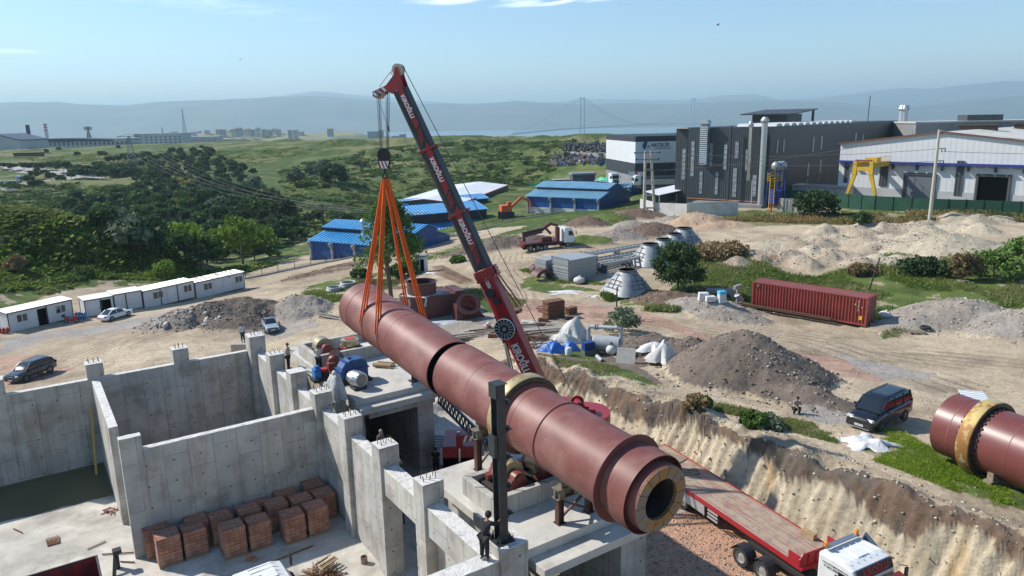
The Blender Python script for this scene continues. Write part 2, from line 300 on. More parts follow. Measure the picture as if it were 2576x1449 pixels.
def hgt(X,Y,detail=True):
 X=np.asarray(X,float);Y=np.asarray(Y,float);sc=X.shape==();X=np.atleast_1d(X);Y=np.atleast_1d(Y)
 r=np.hypot(X,Y);z=rbf(X,Y)
 f=sm((r-560-260*sm((-X/np.maximum(r,1)-.05)/.3))/900);z=z*(1-f)-125*f
 am=np.clip((r-120)/300,0,1);z=z+am*3.6*fbm(X,Y,42,5,3)*(1-f);tz=(z+2*fbm(X,Y,90,3,4))/5.5;tt=np.floor(tz);fr=tz-tt;z=z+.75*5.5*(sm((fr-.5)*2.6+.5)-fr)*np.clip((r-250)/80,0,1)*np.clip((620-r)/60,0,1)*np.clip((X/np.maximum(r,1)+.33)/.12,0,1)
 m_,key,best=mound_part(X,Y);z=z+m_
 if detail:z=z+.10*fbm(X,Y,2.5,4,5)*np.clip(1.2-r/200,.1,1)
 e=exc(X,Y);u,v=uvof(X,Y);near=(u>-30)&(u<60)&(v>-20)
 t=np.clip(e,0,1);bank=t**.8
 groove=.2*fbm(v,v*0,.9,3,32)+.22*np.floor(3*fbm(u*2,v,1.0,3,37))/3
 z=np.where(near&(e<1),FLOOR+(z-FLOOR)*bank+(.06*fbm(X,Y,1.2,4,6))+np.where((t>0)&(t<1),np.sin(t*pi)**.5*(groove+.6*fbm(X,Y,.8,5,33)),0),z)
 lip=np.exp(-((e-1.6)/.8)**2)*(u>30)*(v<47)*near;z=z+lip*(.30+.8*fbm(X,Y,1.7,4,8))
 return z[0]if sc else z
def ground_at(px,py,z0=0.0):
 """the ground point seen at photo position (px, py)"""
 z=z0
 for _ in range(14):P=G(px,py,z);z=.5*z+.5*float(hgt(P[0],P[1]))
 P=G(px,py,z);return np.array([P[0],P[1],float(hgt(P[0],P[1]))])
def inpoly(X,Y,poly):
 ins=np.zeros(X.shape,bool);n=len(poly);j=n-1
 for i in range(n):
  xi,yi=poly[i];xj,yj=poly[j]
  c=((yi>Y)!=(yj>Y))&(X<(xj-xi)*(Y-yi)/((yj-yi)+1e-12)+xi);ins^=c;j=i
 return ins
def zone(pts,z=0.0):return[tuple(G(x,y,z)[:2])for x,y in pts]
C_=lambda*a:np.array(a)
COLS=dict(sand=C_(.45,.37,.27),sand2=C_(.37,.30,.215),grav=C_(.31,.275,.24),redg=C_(.40,.265,.20),greyg=C_(.30,.275,.25),dark=C_(.15,.122,.10),soil=C_(.16,.11,.08),rub=C_(.26,.225,.195),orange=C_(.47,.34,.235),white=C_(.44,.385,.29),sandy=C_(.37,.305,.23),rust=C_(.25,.145,.085),grass=C_(.055,.09,.02),grass2=C_(.10,.135,.033),dry=C_(.20,.185,.09),dkg=C_(.045,.07,.022),lime=C_(.47,.405,.30),conc=C_(.45,.42,.37),road=C_(.42,.40,.37),rustg=C_(.22,.13,.06))
ZN=[]
def zn(key,pts,z=0.0,soft=1.0):ZN.append((key,zone(pts,z),soft))
zn('greyg',[(0,850),(60,838),(200,815),(330,800),(420,770),(620,735),(640,760),(420,800),(330,830),(120,850),(0,900)],-3.5)
zn('redg',[(0,880),(60,870),(120,900),(180,940),(60,960),(0,985)],-2.5)
zn('grav',[(560,830),(640,850),(720,850),(800,830),(760,800),(640,820)],-2.5)
zn('grav',[(960,905),(1120,860),(1250,860),(1345,905),(1600,1000),(1345,860),(1500,790),(1650,800),(1400,760),(1180,770),(960,800)],0)
zn('redg',[(1280,740),(1400,745),(1640,800),(1800,845),(1960,885),(2080,905),(2250,955),(2180,975),(2060,950),(1960,880),(1780,860),(1560,810),(1330,785)],.6)
zn('redg',[(1460,780),(1400,790),(1230,840),(1280,770)],.2)
zn('greyg',[(2030,1000),(2160,1020),(2180,1050),(2050,1070),(1990,1040)],2)
zn('dark',[(1350,905),(1500,880),(1560,900),(1700,900),(1600,930),(1660,990),(1500,945)],1.5)
zn('soil',[(1600,770),(1640,745),(1900,790),(1880,820),(1740,790)],.4)
zn('greyg',[(2090,880),(2350,950),(2200,960)],1)
zn('grass2',[(0,835),(120,760),(220,745),(450,720),(620,690),(560,640),(900,590),(1000,500),(0,500)],-5,.2)
zn('sand',[(440,695),(620,665),(780,625),(800,660),(640,690),(470,705)],-6)
zn('grass2',[(760,700),(940,680),(1000,690),(1040,720),(930,735),(800,740)],-2)
zn('grass',[(1000,755),(1040,715),(1150,720),(1330,770),(1290,820),(1230,800),(1180,740),(1060,760)],-.6,.6)
zn('grass2',[(1010,640),(1200,595),(1400,555),(1500,540),(1610,500),(1640,560),(1560,590),(1380,575),(1250,612),(1060,650)],-1.5)
zn('grass2',[(1310,700),(1345,680),(1400,690),(1420,715),(1560,745),(1700,770),(1620,745),(1530,735),(1420,730),(1330,722)],.3)
zn('grass',[(1700,640),(1830,640),(1900,672),(2050,690),(2250,650),(2576,640),(2576,790),(2400,770),(2230,840),(2200,790),(1880,760),(1740,760),(1560,760),(1540,735),(1680,740)],.8,.5)
zn('dry',[(1740,560),(2000,565),(2576,560),(2576,520),(2300,520),(1720,530)],2.2)
zn('grass',[(1800,520),(2330,530),(2330,545),(1850,545)],2.2)
zn('grass2',[(2130,1140),(2250,1105),(2330,1150),(2450,1230),(2576,1290),(2576,1340),(2450,1290),(2200,1190)],2,.8)
zn('grass',[(1345,880),(1420,900),(1500,905),(1560,930),(1660,990),(1560,960),(1400,925)],1.8,.8)
zn('grass',[(1470,905),(1500,880),(1400,870),(1380,885)],1.5)
zn('conc',[(1090,1090),(1080,990),(1180,1000),(1160,1200),(1020,1280),(900,1100)],FLOOR,.1)
ZF=[]
def zf(key,pts,soft=4.0):ZF.append((key,[tuple(GD(x,y,D)[:2])for x,y,D in pts],soft))
zf('road',[(0,487,350),(120,462,380),(250,445,405),(290,437,420),(200,428,440),(90,425,440),(0,418,450),(0,428,440),(90,437,420),(150,445,405),(140,455,392),(60,467,375),(0,478,355)],1)
zf('dkg',[(100,560,250),(200,530,285),(330,500,340),(420,470,370),(560,450,390),(700,500,320),(760,590,215),(700,640,180),(450,640,195),(300,640,195)])
zf('grey2',[(1480,368,430),(1550,370,420),(1550,430,330),(1380,415,370),(1420,395,390)],2)
COLS['grey2']=C_(.24,.22,.19)
def gcolor(X,Y,Z):
 r=np.hypot(X,Y);w1=fbm(X,Y,5,4,50);w2=fbm(X,Y,5,4,60);n1=fbm(X,Y,14,5,70);n2=fbm(X,Y,1.6,4,71);n3=fbm(X,Y,60,5,72)
 c=np.zeros(X.shape+(3,));c[:]=COLS['sand'];t=sm(.5+n1*1.3)[...,None];c=c*(1-t)+COLS['sand2']*t
 far=sm((r-135)/60)[...,None];g=COLS['grass']*.95;d=sm(.5+1.1*n3+.8*n1)[...,None];gg=COLS['grass2']*(1-d*.6)+COLS['dry']*d*.6
 m_=sm(.5+2.2*n1+.6*n2)[...,None];gg=gg*m_+COLS['grass']*(1-m_)
 u,v=uvof(X,Y);az=np.degrees(np.arctan2(X,Y));isgreen=(az<16)|(r>240)
 c=np.where((far*isgreen[...,None])>w1[...,None]*.3+.4,gg,c)
 grassm=np.zeros(X.shape,bool)
 for key,poly,soft in ZN:
  s=inpoly(X+w1*2.2*soft,Y+w2*2.6*soft,poly);col=COLS[key]
  if key in('grass','grass2'):
   t=sm(.5+n1*1.6+n2)[...,None];col=COLS['grass']*(1-t)+COLS['grass2']*t;col=np.where((n2+.6*w1>.34)[...,None],COLS['sand2']*.8,col);grassm|=s
  c=np.where(s[...,None],col,c)
 for key,poly,soft in ZF:
  s=inpoly(X+w1*2*soft,Y+w2*2*soft,poly);c=np.where(s[...,None],COLS[key],c)
 m_,ki,best=mound_part(X,Y)
 for i,q in enumerate(MO):
  if q[7]:s=(ki==i)&(best+.15*w1+.1*n2>.12);c=np.where(s[...,None],COLS[q[7]],c)
 e=exc(X,Y);near=(u>28)&(u<42)&(v<50)&(v>-15)
 lay=e+.45*fbm(v,u*.3,3.2,4,80)
 lime=COLS['lime']*(1+.25*n2[...,None]);och=sm((fbm(X,Y,2.2,4,81)-.15)*3)[...,None];lime=lime*(1-och)+C_(.40,.29,.16)*och
 top=np.where((n2>.05)[...,None],COLS['dark']*.75,COLS['soil']*.95)
 c=np.where((near&(e>.02)&(lay<.74))[...,None],lime,c)
 c=np.where((near&(lay>=.74)&(e<1.35+.5*w1))[...,None],top,c)
 c=np.where((near&(e>=1.35+.5*w1)&(e<3.2+1.6*w2)&(v<26))[...,None],COLS['sand2']*.9,c)
 c=np.where(((e<.02)&(e>-1.3+w1)&near)[...,None],COLS['rub']*.8,c)
 fl=(u>20.6)&(u<31.6)&(v<26.0)&(v>-15)&(e<0);c=np.where(fl[...,None],COLS['redg']*np.array([1.15,1.05,.95]),c)
 fl=(u>14)&(u<31.9)&(v>=26.0)&(v<47)&(e<.1);c=np.where(fl[...,None],np.where((w1>.05)[...,None],COLS['conc'],COLS['greyg']*1.1),c)
 rut=np.zeros(X.shape)
 for(o,p,w,k)in RUTS:
  d=(X-o[0])*p[1]-(Y-o[1])*p[0]+3.0*fbm(X,Y,26,3,77)*1.4;al=(X-o[0])*p[0]+(Y-o[1])*p[1]
  rut=np.maximum(rut,np.clip(np.sin(d*2*pi/k)*1.6-.5,0,1)*np.exp(-(d/w)**4)*(al>0)*(al<o[2])*np.clip(.6+fbm(al,d*2,5,3,78)*1.6,0,1))
 loose=(c[...,0]>.3)
 c=np.where((loose&(rut>.1))[...,None],c*(1-.42*rut[...,None]),c);w4=fbm(X,Y,3.2,5,88);c=np.where((loose&(w4>.16))[...,None],c*(1-.75*np.clip(w4-.16,0,.4))[...,None],c);w5=fbm(X,Y,9,5,89);c=np.where((loose&(w5<-.18))[...,None],c*np.array([.84,.83,.82]),c)
 return c*(1+.20*n2+.10*fbm(X,Y,.6,3,73))[...,None]
RUTS=[]
def rut(x0,y0,x1,y1,z,w,k):
 a=G(x0,y0,z)[:2];b=G(x1,y1,z)[:2];d=b-a;n=np.hypot(*d);RUTS.append(((a[0],a[1],n),d/n,w,k))
rut(620,740,150,960,-3,5,1.1);rut(330,850,760,770,-3,4,1.3);rut(1300,640,1320,770,0,5,1.0);rut(1250,660,1560,640,.3,4,.9);rut(1320,760,1800,850,.3,4,1.2);rut(1900,830,2576,930,.7,5,1.4);rut(2000,850,2400,1000,.8,5,1.7);rut(640,740,1000,680,-3.5,3,1.1)
MG=mat('ground',(.86,.84,.80),(1.12,1.12,1.12),sc=2.6,rough=.95,attr='col',bump=1.6,bsc=3.2,detail=9,coords='Object',spec=.2)
def gridmesh(name,X,Y,keep=None,dz=0.0,sm_=True):
 Z=hgt(X,Y)+dz;h,w=X.shape;c=gcolor(X,Y,Z).reshape(-1,3);idx=np.arange(h*w).reshape(h,w)
 q=np.stack([idx[:-1,:-1],idx[:-1,1:],idx[1:,1:],idx[1:,:-1]],-1)
 if keep is not None:q=q[keep[:-1,:-1]&keep[1:,1:]&keep[1:,:-1]&keep[:-1,1:]]
 return rawmesh(name,np.stack([X,Y,Z],-1).reshape(-1,3),q.reshape(-1,4),MG,np.clip(c,.01,.95),smooth=sm_)
uu=np.concatenate([np.arange(-26,30.5,.3),np.arange(30.5,35.5,.09),np.arange(35.5,62,.22)]);vv=np.concatenate([np.arange(-6,9,.5),np.arange(9,52,.14),np.arange(52,100,.25)])
U2,V2=np.meshgrid(uu,vv);gn=gridmesh('ground',U2*UU[0]+V2*VV[0],U2*UU[1]+V2*VV[1],sm_=False);tag(gn,kind='structure')
rr=np.concatenate([np.arange(4,60,2.0),60*np.exp(np.arange(0,4.3,.0062))]);aa=np.radians(np.arange(-47,47.01,.13))
R2,A2=np.meshgrid(rr,aa,indexing='ij');X2=R2*np.sin(A2);Y2=R2*np.cos(A2);u2,v2=uvof(X2,Y2)
inside=(u2>-25)&(u2<61)&(v2>-5)&(v2<99)
g2=gridmesh('ground',X2[::-1],Y2[::-1],keep=~inside[::-1]);tag(g2,kind='structure')
rr=np.concatenate([[3],np.geomspace(10,4400,90)]);aa=np.radians(np.arange(46,314.1,3));R2,A2=np.meshgrid(rr,aa,indexing='ij');X2=R2*np.sin(A2);Y2=R2*np.cos(A2);u2,v2=uvof(X2,Y2)
tag(gridmesh('ground',X2[::-1],Y2[::-1],keep=~((u2>-25)&(u2<61)&(v2>-5)&(v2<99))[::-1],dz=-.3),kind='structure')
# ------------------------------------------------------------------ sea, far shore, town hill
SEA=-105
ws=mat('sea_water',(.10,.17,.20),(.14,.21,.24),sc=.0006,rough=.28,spec=.5)
MB().add([(-30000,-2000,SEA),(30000,-2000,SEA),(30000,40000,SEA),(-30000,40000,SEA)],[(0,1,2,3)]).build('sea',ws,kind='structure')
MH=mat('hill_scrub',(.03,.045,.04),(.09,.10,.075),sc=.0022,rough=.95,detail=10)
def ridge(name,D,prof,depth,seed,amp,ma,a0=-48,a1=48,n=420,m_=26):
 """a range of hills: crest heights given at photo positions (x, y of the crest)"""
 xs=[p[0]for p in prof];ys=[p[1]for p in prof];azs=np.radians(np.linspace(a0,a1,n));P=np.zeros((m_,n,3))
 for j,az in enumerate(azs):
  d=np.array([sin(az),cos(az),0]);k=d@_F;px=1288+F_PX*(d@_R)/k;py=724.5-F_PX*(d@_U)/k
  yc=np.interp(px,xs,ys);H=CAMH+(py-yc)/F_PX*k*D*1.0/np.hypot(1,0);H=max(H,SEA+30)
  for i in range(m_):
   t=i/(m_-1);rr_=D+depth*(t-.62);P[i,j]=(d[0]*rr_,d[1]*rr_,0)
   s=sin(pi*min(t/.62,1)/2)**1.2 if t<.62 else cos(pi*(t-.62)/.38/2)
   P[i,j,2]=SEA-5+(H-SEA)*s
 Z=fbm(P[...,0],P[...,1],amp[1],6,seed)*amp[0];e=np.linspace(0,1,m_)[:,None];Z=Z*np.sin(pi*np.clip(e,0,1))**.8*np.where(e<.62,1,.3);P[...,2]+=Z-np.abs(Z[int(.62*(m_-1))])[None]*.15
 f=MB().grid(P[:,::-1]);f.build(name,ma,smooth=60,kind='structure')
ridge('hills',12500,[(-900,290),(0,268),(150,262),(330,266),(430,256),(640,246),(790,240),(930,250),(1060,262),(1170,264),(1240,262),(1300,258),(1450,263),(1540,262),(1640,262),(1740,258),(1800,252),(1900,247),(2100,254),(2200,263),(2330,263),(2440,258),(2576,250),(3300,240)],4200,21,(110,1700),MH)
ridge('mountains',19000,[(-900,300),(0,278),(200,280),(500,262),(700,240),(800,229),(900,238),(1010,247),(1150,259),(1270,257),(1330,254),(1380,256),(1440,254),(1540,257),(1600,255),(1700,258),(1760,254),(1830,242),(1890,239),(1960,250),(2080,244),(2200,228),(2270,222),(2350,224),(2440,214),(2520,208),(2576,208),(3300,200)],5000,22,(170,2600),MH)
def lump(name,px,py,D,wx,wy,h,ma,seed=3,prof=None,z0=-115):
 c=GD(px,py,D);c[2]=0;f=c/np.linalg.norm(c);r_=np.array([f[1],-f[0],0]);P=np.zeros((30,90,3));top=np.interp
 for i in range(30):
  for j in range(90):
   a=(j/89-.5)*2;b=(i/29-.5)*2;p=c+r_*a*wx+f*b*wy;s=max(0,1-abs(b)**1.7)
   hh=np.interp(a,[q[0]for q in prof],[q[1]for q in prof]);P[i,j]=(p[0],p[1],z0+(hh-z0)*s**.7)
 P[...,2]+=fbm(P[...,0],P[...,1],wx*.12,5,seed)*h
 MB().grid(P[:,:]).build(name,ma,smooth=60,kind='structure');return c,r_,f
def zof(px,py,D):return GD(px,py,D)[2]
MHT=mat('hill_near',(.085,.115,.045),(.24,.23,.12),sc=.006,rough=.95,detail=10)
_hx=[(-1,-100),(-.72,zof(330,352,2200)),(-.45,zof(420,339,2200)),(-.2,zof(500,334,2200)),(.1,zof(660,334,2200)),(.35,zof(780,336,2200)),(.55,zof(860,331,2200)),(.75,zof(930,346,2200)),(1,zof(1040,358,2200))]
hill_c=lump('hill',640,340,2200,520,420,9,MHT,9,_hx)
# ------------------------------------------------------------------ concrete works
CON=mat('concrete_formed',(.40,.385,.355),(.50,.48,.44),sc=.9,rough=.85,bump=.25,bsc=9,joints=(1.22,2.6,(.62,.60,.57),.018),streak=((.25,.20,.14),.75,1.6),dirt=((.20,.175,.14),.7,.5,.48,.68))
CTOP=mat('concrete_top_sunlit',(.60,.585,.55),(.70,.68,.64),sc=2.2,rough=.9,bump=.9,bsc=14,dirt=((.30,.29,.27),.7,3.5,.52,.68))  # paler than the walls: sunlight on upward faces is put into this colour
CSLAB=mat('concrete_slab',(.47,.45,.41),(.57,.545,.49),sc=.8,rough=.9,bump=.3,bsc=12,dirt=((.30,.275,.24),.75,.9,.5,.72))
STEELR=mat('rusty_rebar',(.13,.06,.03),(.22,.10,.045),sc=8,rough=.85,metal=.2)
DST=mat('dark_steel',(.035,.042,.046),(.055,.062,.066),sc=3,rough=.45,metal=.4,dirt=((.20,.19,.18),.6,11,.66,.72))
BLK=mat('black_rubber',(.02,.02,.02),(.035,.035,.035),sc=8,rough=.8)
pit=uvthing('concrete_building','open grey concrete building shell of tall walls and square pillars without a roof','concrete building',12.5,30,FLOOR)
def wall(name,u0,u1,v0,v1,z0,z1,par=pit,ma=CON,top=True):
 M=MB().box(u0,u1,v0,v1,z0,z1-.03);w=M.build(name,ma,par)
 if top:
  nu=max(2,int(abs(u1-u0)/.25)+1);nv=max(2,int(abs(v1-v0)/.25)+1);a,b=np.meshgrid(np.linspace(u0,u1,nu),np.linspace(v0,v1,nv));e=.02*fbm(a*5,b*5,1.1,3,5)
  P=np.stack([a,b,z1+e],-1);t=MB().grid(P);n=len(t.v)
  rim=[(0,j)for j in range(nu)]+[(i,nu-1)for i in range(1,nv)]+[(nv-1,j)for j in range(nu-2,-1,-1)]+[(i,0)for i in range(nv-2,0,-1)]
  k=len(rim);t.v+=[tuple(P[i,j][:2])+(z1-.031,)for i,j in rim];t.f+=[(rim[q][0]*nu+rim[q][1],n+q,n+(q+1)%k,rim[(q+1)%k][0]*nu+rim[(q+1)%k][1])for q in range(k)]
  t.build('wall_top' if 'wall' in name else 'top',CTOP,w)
 return w
def rebar(p,u,v,z,n=3,s=.55,h=.35):
 for i in range(n):
  for j in(0,1):
   a=u+(i/(n-1)-.5)*s+random.uniform(-.03,.03);b=v+(j-.5)*s*.6+random.uniform(-.04,.04);MB().tube((a,b,z-.02),(a+random.uniform(-.05,.05),b+random.uniform(-.04,.04),z+h*random.uniform(.6,1.1)),.02,n=5).build('rebar',STEELR,p)
def pillar(u0,v0,u1=None,v1=None,z1=6.1,z0=FLOOR,bars=True,par=pit):
 u1=u1 or u0+.98;v1=v1 or v0+.9
 p=MB().box(u0,u1,v0,v1,z0,z1-.8).box(u0-.015,u1+.015,v0-.015,v1+.015,z1-.8,z1).build('pillar',CON,par,bevel=.015)
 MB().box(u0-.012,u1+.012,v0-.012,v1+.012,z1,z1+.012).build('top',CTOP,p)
 if bars:rebar(p,(u0+u1)/2,(v0+v1)/2,z1)
for a,b in((-14,-3.1),(-2.15,2.3),(3.28,7.5),(8.48,12.4)):wall('wall',a,b,52.9,53.3,FLOOR-.4,5.1)
for a in(-3.1,2.3,7.5):pillar(a,52.86,v1=53.8,z1=6.1)
pillar(12.42,52.0,u1=13.5,v1=53.2,z1=6.3)
wall('wall',2.5,2.95,43.3,52.45,FLOOR-.4,5.1)
wall('wall',3.62,12.8,39.2,39.6,FLOOR-.4,5.1);wall('wall',2.6,3.615,39.15,39.62,FLOOR-.4,5.88)
VP=[47.45,43.1,38.75,34.35,30.0,25.6]
for v_ in VP:pillar(12.5,v_-.0,v1=v_+.9,bars=v_!=43.1)
E_=[52.0]+VP
for i in range(4):wall('wall',12.78,13.3,E_[i+1]+.92,E_[i]-.02,FLOOR-.4,5.1)
wall('wall',12.72,13.3,30.92,34.33,FLOOR-.4,5.1)
wall('beam',12.62,13.35,26.52,29.98,3.75,5.1);wall('beam',12.62,13.35,21.15,25.58,3.75,5.1)
wall('wall',13.05,13.3,21.15,25.58,FLOOR-.4,3.74,top=False)
pillar(12.85,20.1,u1=14.0,v1=21.13,z1=5.75,bars=False)
wall('wall',4.0,12.83,20.25,21.0,FLOOR-.4,5.3)
MB().box(13.0,14.9,19.4,20.08,FLOOR-.4,3.4).build('wall',CON,pit)
fl=MB();a,b=np.meshgrid(np.linspace(-16,14.6,150),np.linspace(10,52.9,200));fl.grid(np.stack([a,b,FLOOR+.05+.012*fbm(a*3,b*3,2,3,6)],-1))
FLM=mat('slab_floor',(.40,.375,.325),(.60,.565,.49),sc=.55,rough=.9,bump=.4,bsc=10,detail=9,dirt=((.27,.245,.21),.8,.45,.5,.66))
flo=fl.build('floor',FLM,None,kind='structure',org=(0,0,0));flo.rotation_euler=(0,0,TH)
a,b=np.meshgrid(np.linspace(-16,2.48,80),np.linspace(0,1,14));edge=47.6+.5*fbm(a*2,a*0,3,4,8);bb=edge+(52.85-edge)*b
po=MB().grid(np.stack([a,bb,FLOOR+.085+0*a],-1)).build('pond_water',mat('muddy_water',(.10,.095,.05),(.13,.12,.065),sc=.4,rough=.4,spec=.2),None,kind='structure',org=(0,0,0));po.rotation_euler=(0,0,TH)
cx_,cy_=13.25,20.75
colm=uvthing('steel_column','dark grey steel column with brackets standing on the nearest concrete pillar','column',cx_,cy_,5.77)
H_=6.15
M=MB();M.box(cx_-.17,cx_+.17,cy_-.22,cy_-.19,5.77,5.77+H_).box(cx_-.17,cx_+.17,cy_+.19,cy_+.22,5.77,5.77+H_).box(cx_-.012,cx_+.012,cy_-.19,cy_+.19,5.77,5.77+H_).build('shaft',DST,colm)
MB().box(cx_-.24,cx_+.24,cy_-.26,cy_+.26,5.77+H_,5.80+H_).box(cx_-.24,cx_-.2,cy_-.24,cy_+.24,5.77+H_-.5,5.76+H_).build('cap_plate',DST,colm)
M=MB();M.box(cx_-.38,cx_+.38,cy_-.38,cy_+.38,5.77,5.81)
for s in(-1,1):
 for t in(-1,1):M.prism([(0,0),(.17,0),(0,.35)],(cx_+.2*s,cy_+.2*t,5.81),(s,0,0),(0,0,1),(0,.02,0));M.tube((cx_+.3*s,cy_+.3*t,5.8),(cx_+.3*s,cy_+.3*t,6.0),.02)
M.build('base_plate',DST,colm)
for k,z in enumerate((6.75,7.85,9.0,10.1,11.1)):
 M=MB();M.box(cx_+.2,cx_+.5,cy_-.15,cy_+.15,z,z+.02).prism([(0,0),(.3,0),(0,-.3)],(cx_+.2,cy_-.01,z),(1,0,0),(0,0,1),(0,.02,0));M.box(cx_+.3,cx_+.42,cy_-.1,cy_+.1,z+.02,z+.14);M.build('bracket',DST,colm)
MB().box(cx_-.33,cx_-.2,cy_-.2,cy_+.2,9.2,10.0).build('splice_plate',DST,colm)
# ------------------------------------------------------------------ kiln piers
d1=uvthing('kiln_pier','far concrete kiln pier carrying gearbox, motors and rollers','concrete pier',17.5,42,FLOOR)
MB().box(14.95,20.3,38.25,52.0,4.35,4.72).build('slab',CSLAB,d1,bevel=.02)
MB().box(14.95,20.28,38.95,51.8,4.725,5.1).build('slab',CSLAB,d1,bevel=.02)
MB().box(15.6,20.0,38.6,51.6,3.9,4.345).build('beam',CON,d1)
MB().box(19.1,20.2,39.3,51.5,FLOOR-.4,3.895).build('wall',CON,d1);MB().box(15.5,16.1,40.6,51.5,FLOOR-.4,3.895).build('wall',CON,d1);MB().box(16.12,19.08,50.9,51.5,FLOOR-.4,3.895).build('wall',CON,d1)
def curb(par,u0,u1,v0,v1,z0,z1,t=.32):
 M=MB();M.box(u0,u1,v0,v0+t,z0,z1).box(u0,u1,v1-t,v1,z0,z1).box(u0,u0+t,v0+t+.002,v1-t-.002,z0,z1).box(u1-t,u1,v0+t+.002,v1-t-.002,z0,z1);return M.build('pedestal',CON,par,bevel=.02)
curb(d1,15.1,20.2,45.9,49.6,5.104,5.95)
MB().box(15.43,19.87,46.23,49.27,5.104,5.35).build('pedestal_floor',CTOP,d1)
d2=uvthing('kiln_pier','near concrete kiln pier with a stepped slab under the rusty steel trestle','concrete pier',17.5,24,FLOOR)
MB().box(14.95,21.2,20.35,29.6,3.62,4.0).build('slab',CSLAB,d2,bevel=.02)
MB().box(14.6,21.2,21.35,29.5,4.004,4.42).build('slab',CSLAB,d2,bevel=.02)
MB().box(15.7,20.9,20.9,29.2,3.2,3.616).build('beam',CON,d2)
MB().box(19.6,21.1,21.1,29.2,FLOOR-.4,3.196).build('wall',CON,d2);MB().box(15.6,16.2,21.6,29.2,FLOOR-.4,3.196).build('wall',CON,d2)
curb(d2,15.05,20.4,24.0,26.75,4.424,5.3);MB().box(15.38,20.07,24.33,26.42,4.424,4.75).build('pedestal_floor',CTOP,d2)
# ------------------------------------------------------------------ kiln sections
RED=mat('red_primer',(.16,.055,.046),(.215,.08,.068),sc=.8,rough=.5,spec=.35,bump=.05,bsc=2,detail=8,dirt=((.34,.19,.16),.6,.6,.46,.72),streak=((.24,.10,.08),.45,.8))
REDD=mat('red_primer_dull',(.17,.055,.045),(.23,.075,.06),sc=1.2,rough=.6)
BRASS=mat('tyre_steel',(.42,.36,.20),(.33,.20,.07),sc=1.4,rough=.5,metal=.35,mix=(.5,.62),detail=9,dirt=((.12,.075,.04),.6,4,.55,.65))
BRASD=mat('tyre_steel_side',(.07,.06,.04),(.14,.10,.05),sc=3,rough=.6,metal=.3)
DARKIN=mat('kiln_inside',(.02,.016,.014),(.035,.028,.025),sc=2,rough=.9)  # near-black inner faces, the darkness inside the tubes put into the colour
BRD=mat('nose_ring_casting',(.30,.17,.06),(.23,.19,.15),sc=1.1,rough=.7,metal=.3,mix=(.46,.56),detail=9,dirt=((.10,.06,.03),.6,5,.55,.68))
RK=1.52
def axisfun(u0,z0,s,y):
 def f(v):uu_=u0+y*(v-30);p=UV(uu_,v,z0+s*(v-30));return np.array(p)
 return f
AB=axisfun(17.62,8.37,.081,-.036);AA=axisfun(17.623,8.234,.122,-.037)
def kl(fn,prof,n=96,closed=False):
 o=fn(0);d=fn(1)-fn(0);k=np.linalg.norm(d);return MB().lathe([(r,t*k)for r,t in prof],o,d,n,closed)
def seams(fn,par,vs,w=.05,h=.010,ma=RED):
 for v in vs:kl(fn,[(RK,v),(RK+h,v+.01),(RK+h,v+w-.01),(RK,v+w)]).build('weld_seam',ma,par,smooth=40)
p=AB(26);kB=worldthing('kiln_section','red primed steel kiln tube resting on steel trestles, with nose ring and brassy tyre','kiln section',p-np.array([0,0,RK]))
kl(AB,[(RK,19.1),(RK,31.22),(RK-.05,31.22),(RK-.05,19.1)],closed=True).build('shell',RED,kB,smooth=40)
kl(AB,[(RK-.052,18.3),(RK-.052,31.18)]).build('dark_inner_face',DARKIN,kB,smooth=40)
seams(AB,kB,(28.4,24.75))
kl(AB,[(RK+.004,23.02),(RK+.05,23.04),(RK+.05,23.12),(RK+.004,23.14)]).build('stiffener_ring',RED,kB,smooth=30)
kl(AB,[(RK+.006,25.15),(1.60,25.15),(1.60,26.15),(RK+.006,26.15)],closed=True).build('tyre_pad_ring',REDD,kB,smooth=30)
ty=kl(AB,[(1.63,25.38),(1.84,25.38),(1.86,25.42),(1.86,25.92),(1.84,25.96),(1.63,25.96)],closed=True).build('tyre',BRASS,kB,smooth=30)
kl(AB,[(1.62,25.365),(1.845,25.365),(1.845,25.378),(1.62,25.378)],closed=True).build('tyre_face',BRASD,ty,smooth=30)
M=MB()
def ringblocks(fn,r0,r1,v0,v1,n,w):
 d=fn(1)-fn(0);a,b,c=basis(d);M=MB()
 for i in range(n):
  t=2*pi*(i+.5)/n;e=b*cos(t)+c*sin(t);M.obox(fn((v0+v1)/2)+e*(r0+r1)/2,(r1-r0)/2,w/2,abs(v1-v0)*np.linalg.norm(d)/2,e,a)
 return M
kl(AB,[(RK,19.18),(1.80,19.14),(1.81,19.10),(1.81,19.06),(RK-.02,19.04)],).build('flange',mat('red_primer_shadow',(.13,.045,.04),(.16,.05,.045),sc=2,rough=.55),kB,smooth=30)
kl(AB,[(1.50,19.05),(1.50,18.5)]).build('collar',RED,kB,smooth=40)
kl(AB,[(1.50,18.55),(1.585,18.52),(1.585,17.72),(1.555,17.72),(1.555,18.3)]).build('nose_shell',RED,kB,smooth=30)
ringblocks(AB,1.36,1.55,17.85,18.25,48,.02).build('gusset',REDD,kB,smooth=None)
kl(AB,[(1.55,18.28),(1.33,18.28),(1.33,17.42),(1.30,17.38)]).build('inner_cylinder',REDD,kB,smooth=30)
d_=AB(1)-AB(0);a_,b_,c_=basis(d_)
nr=MB();ns=14
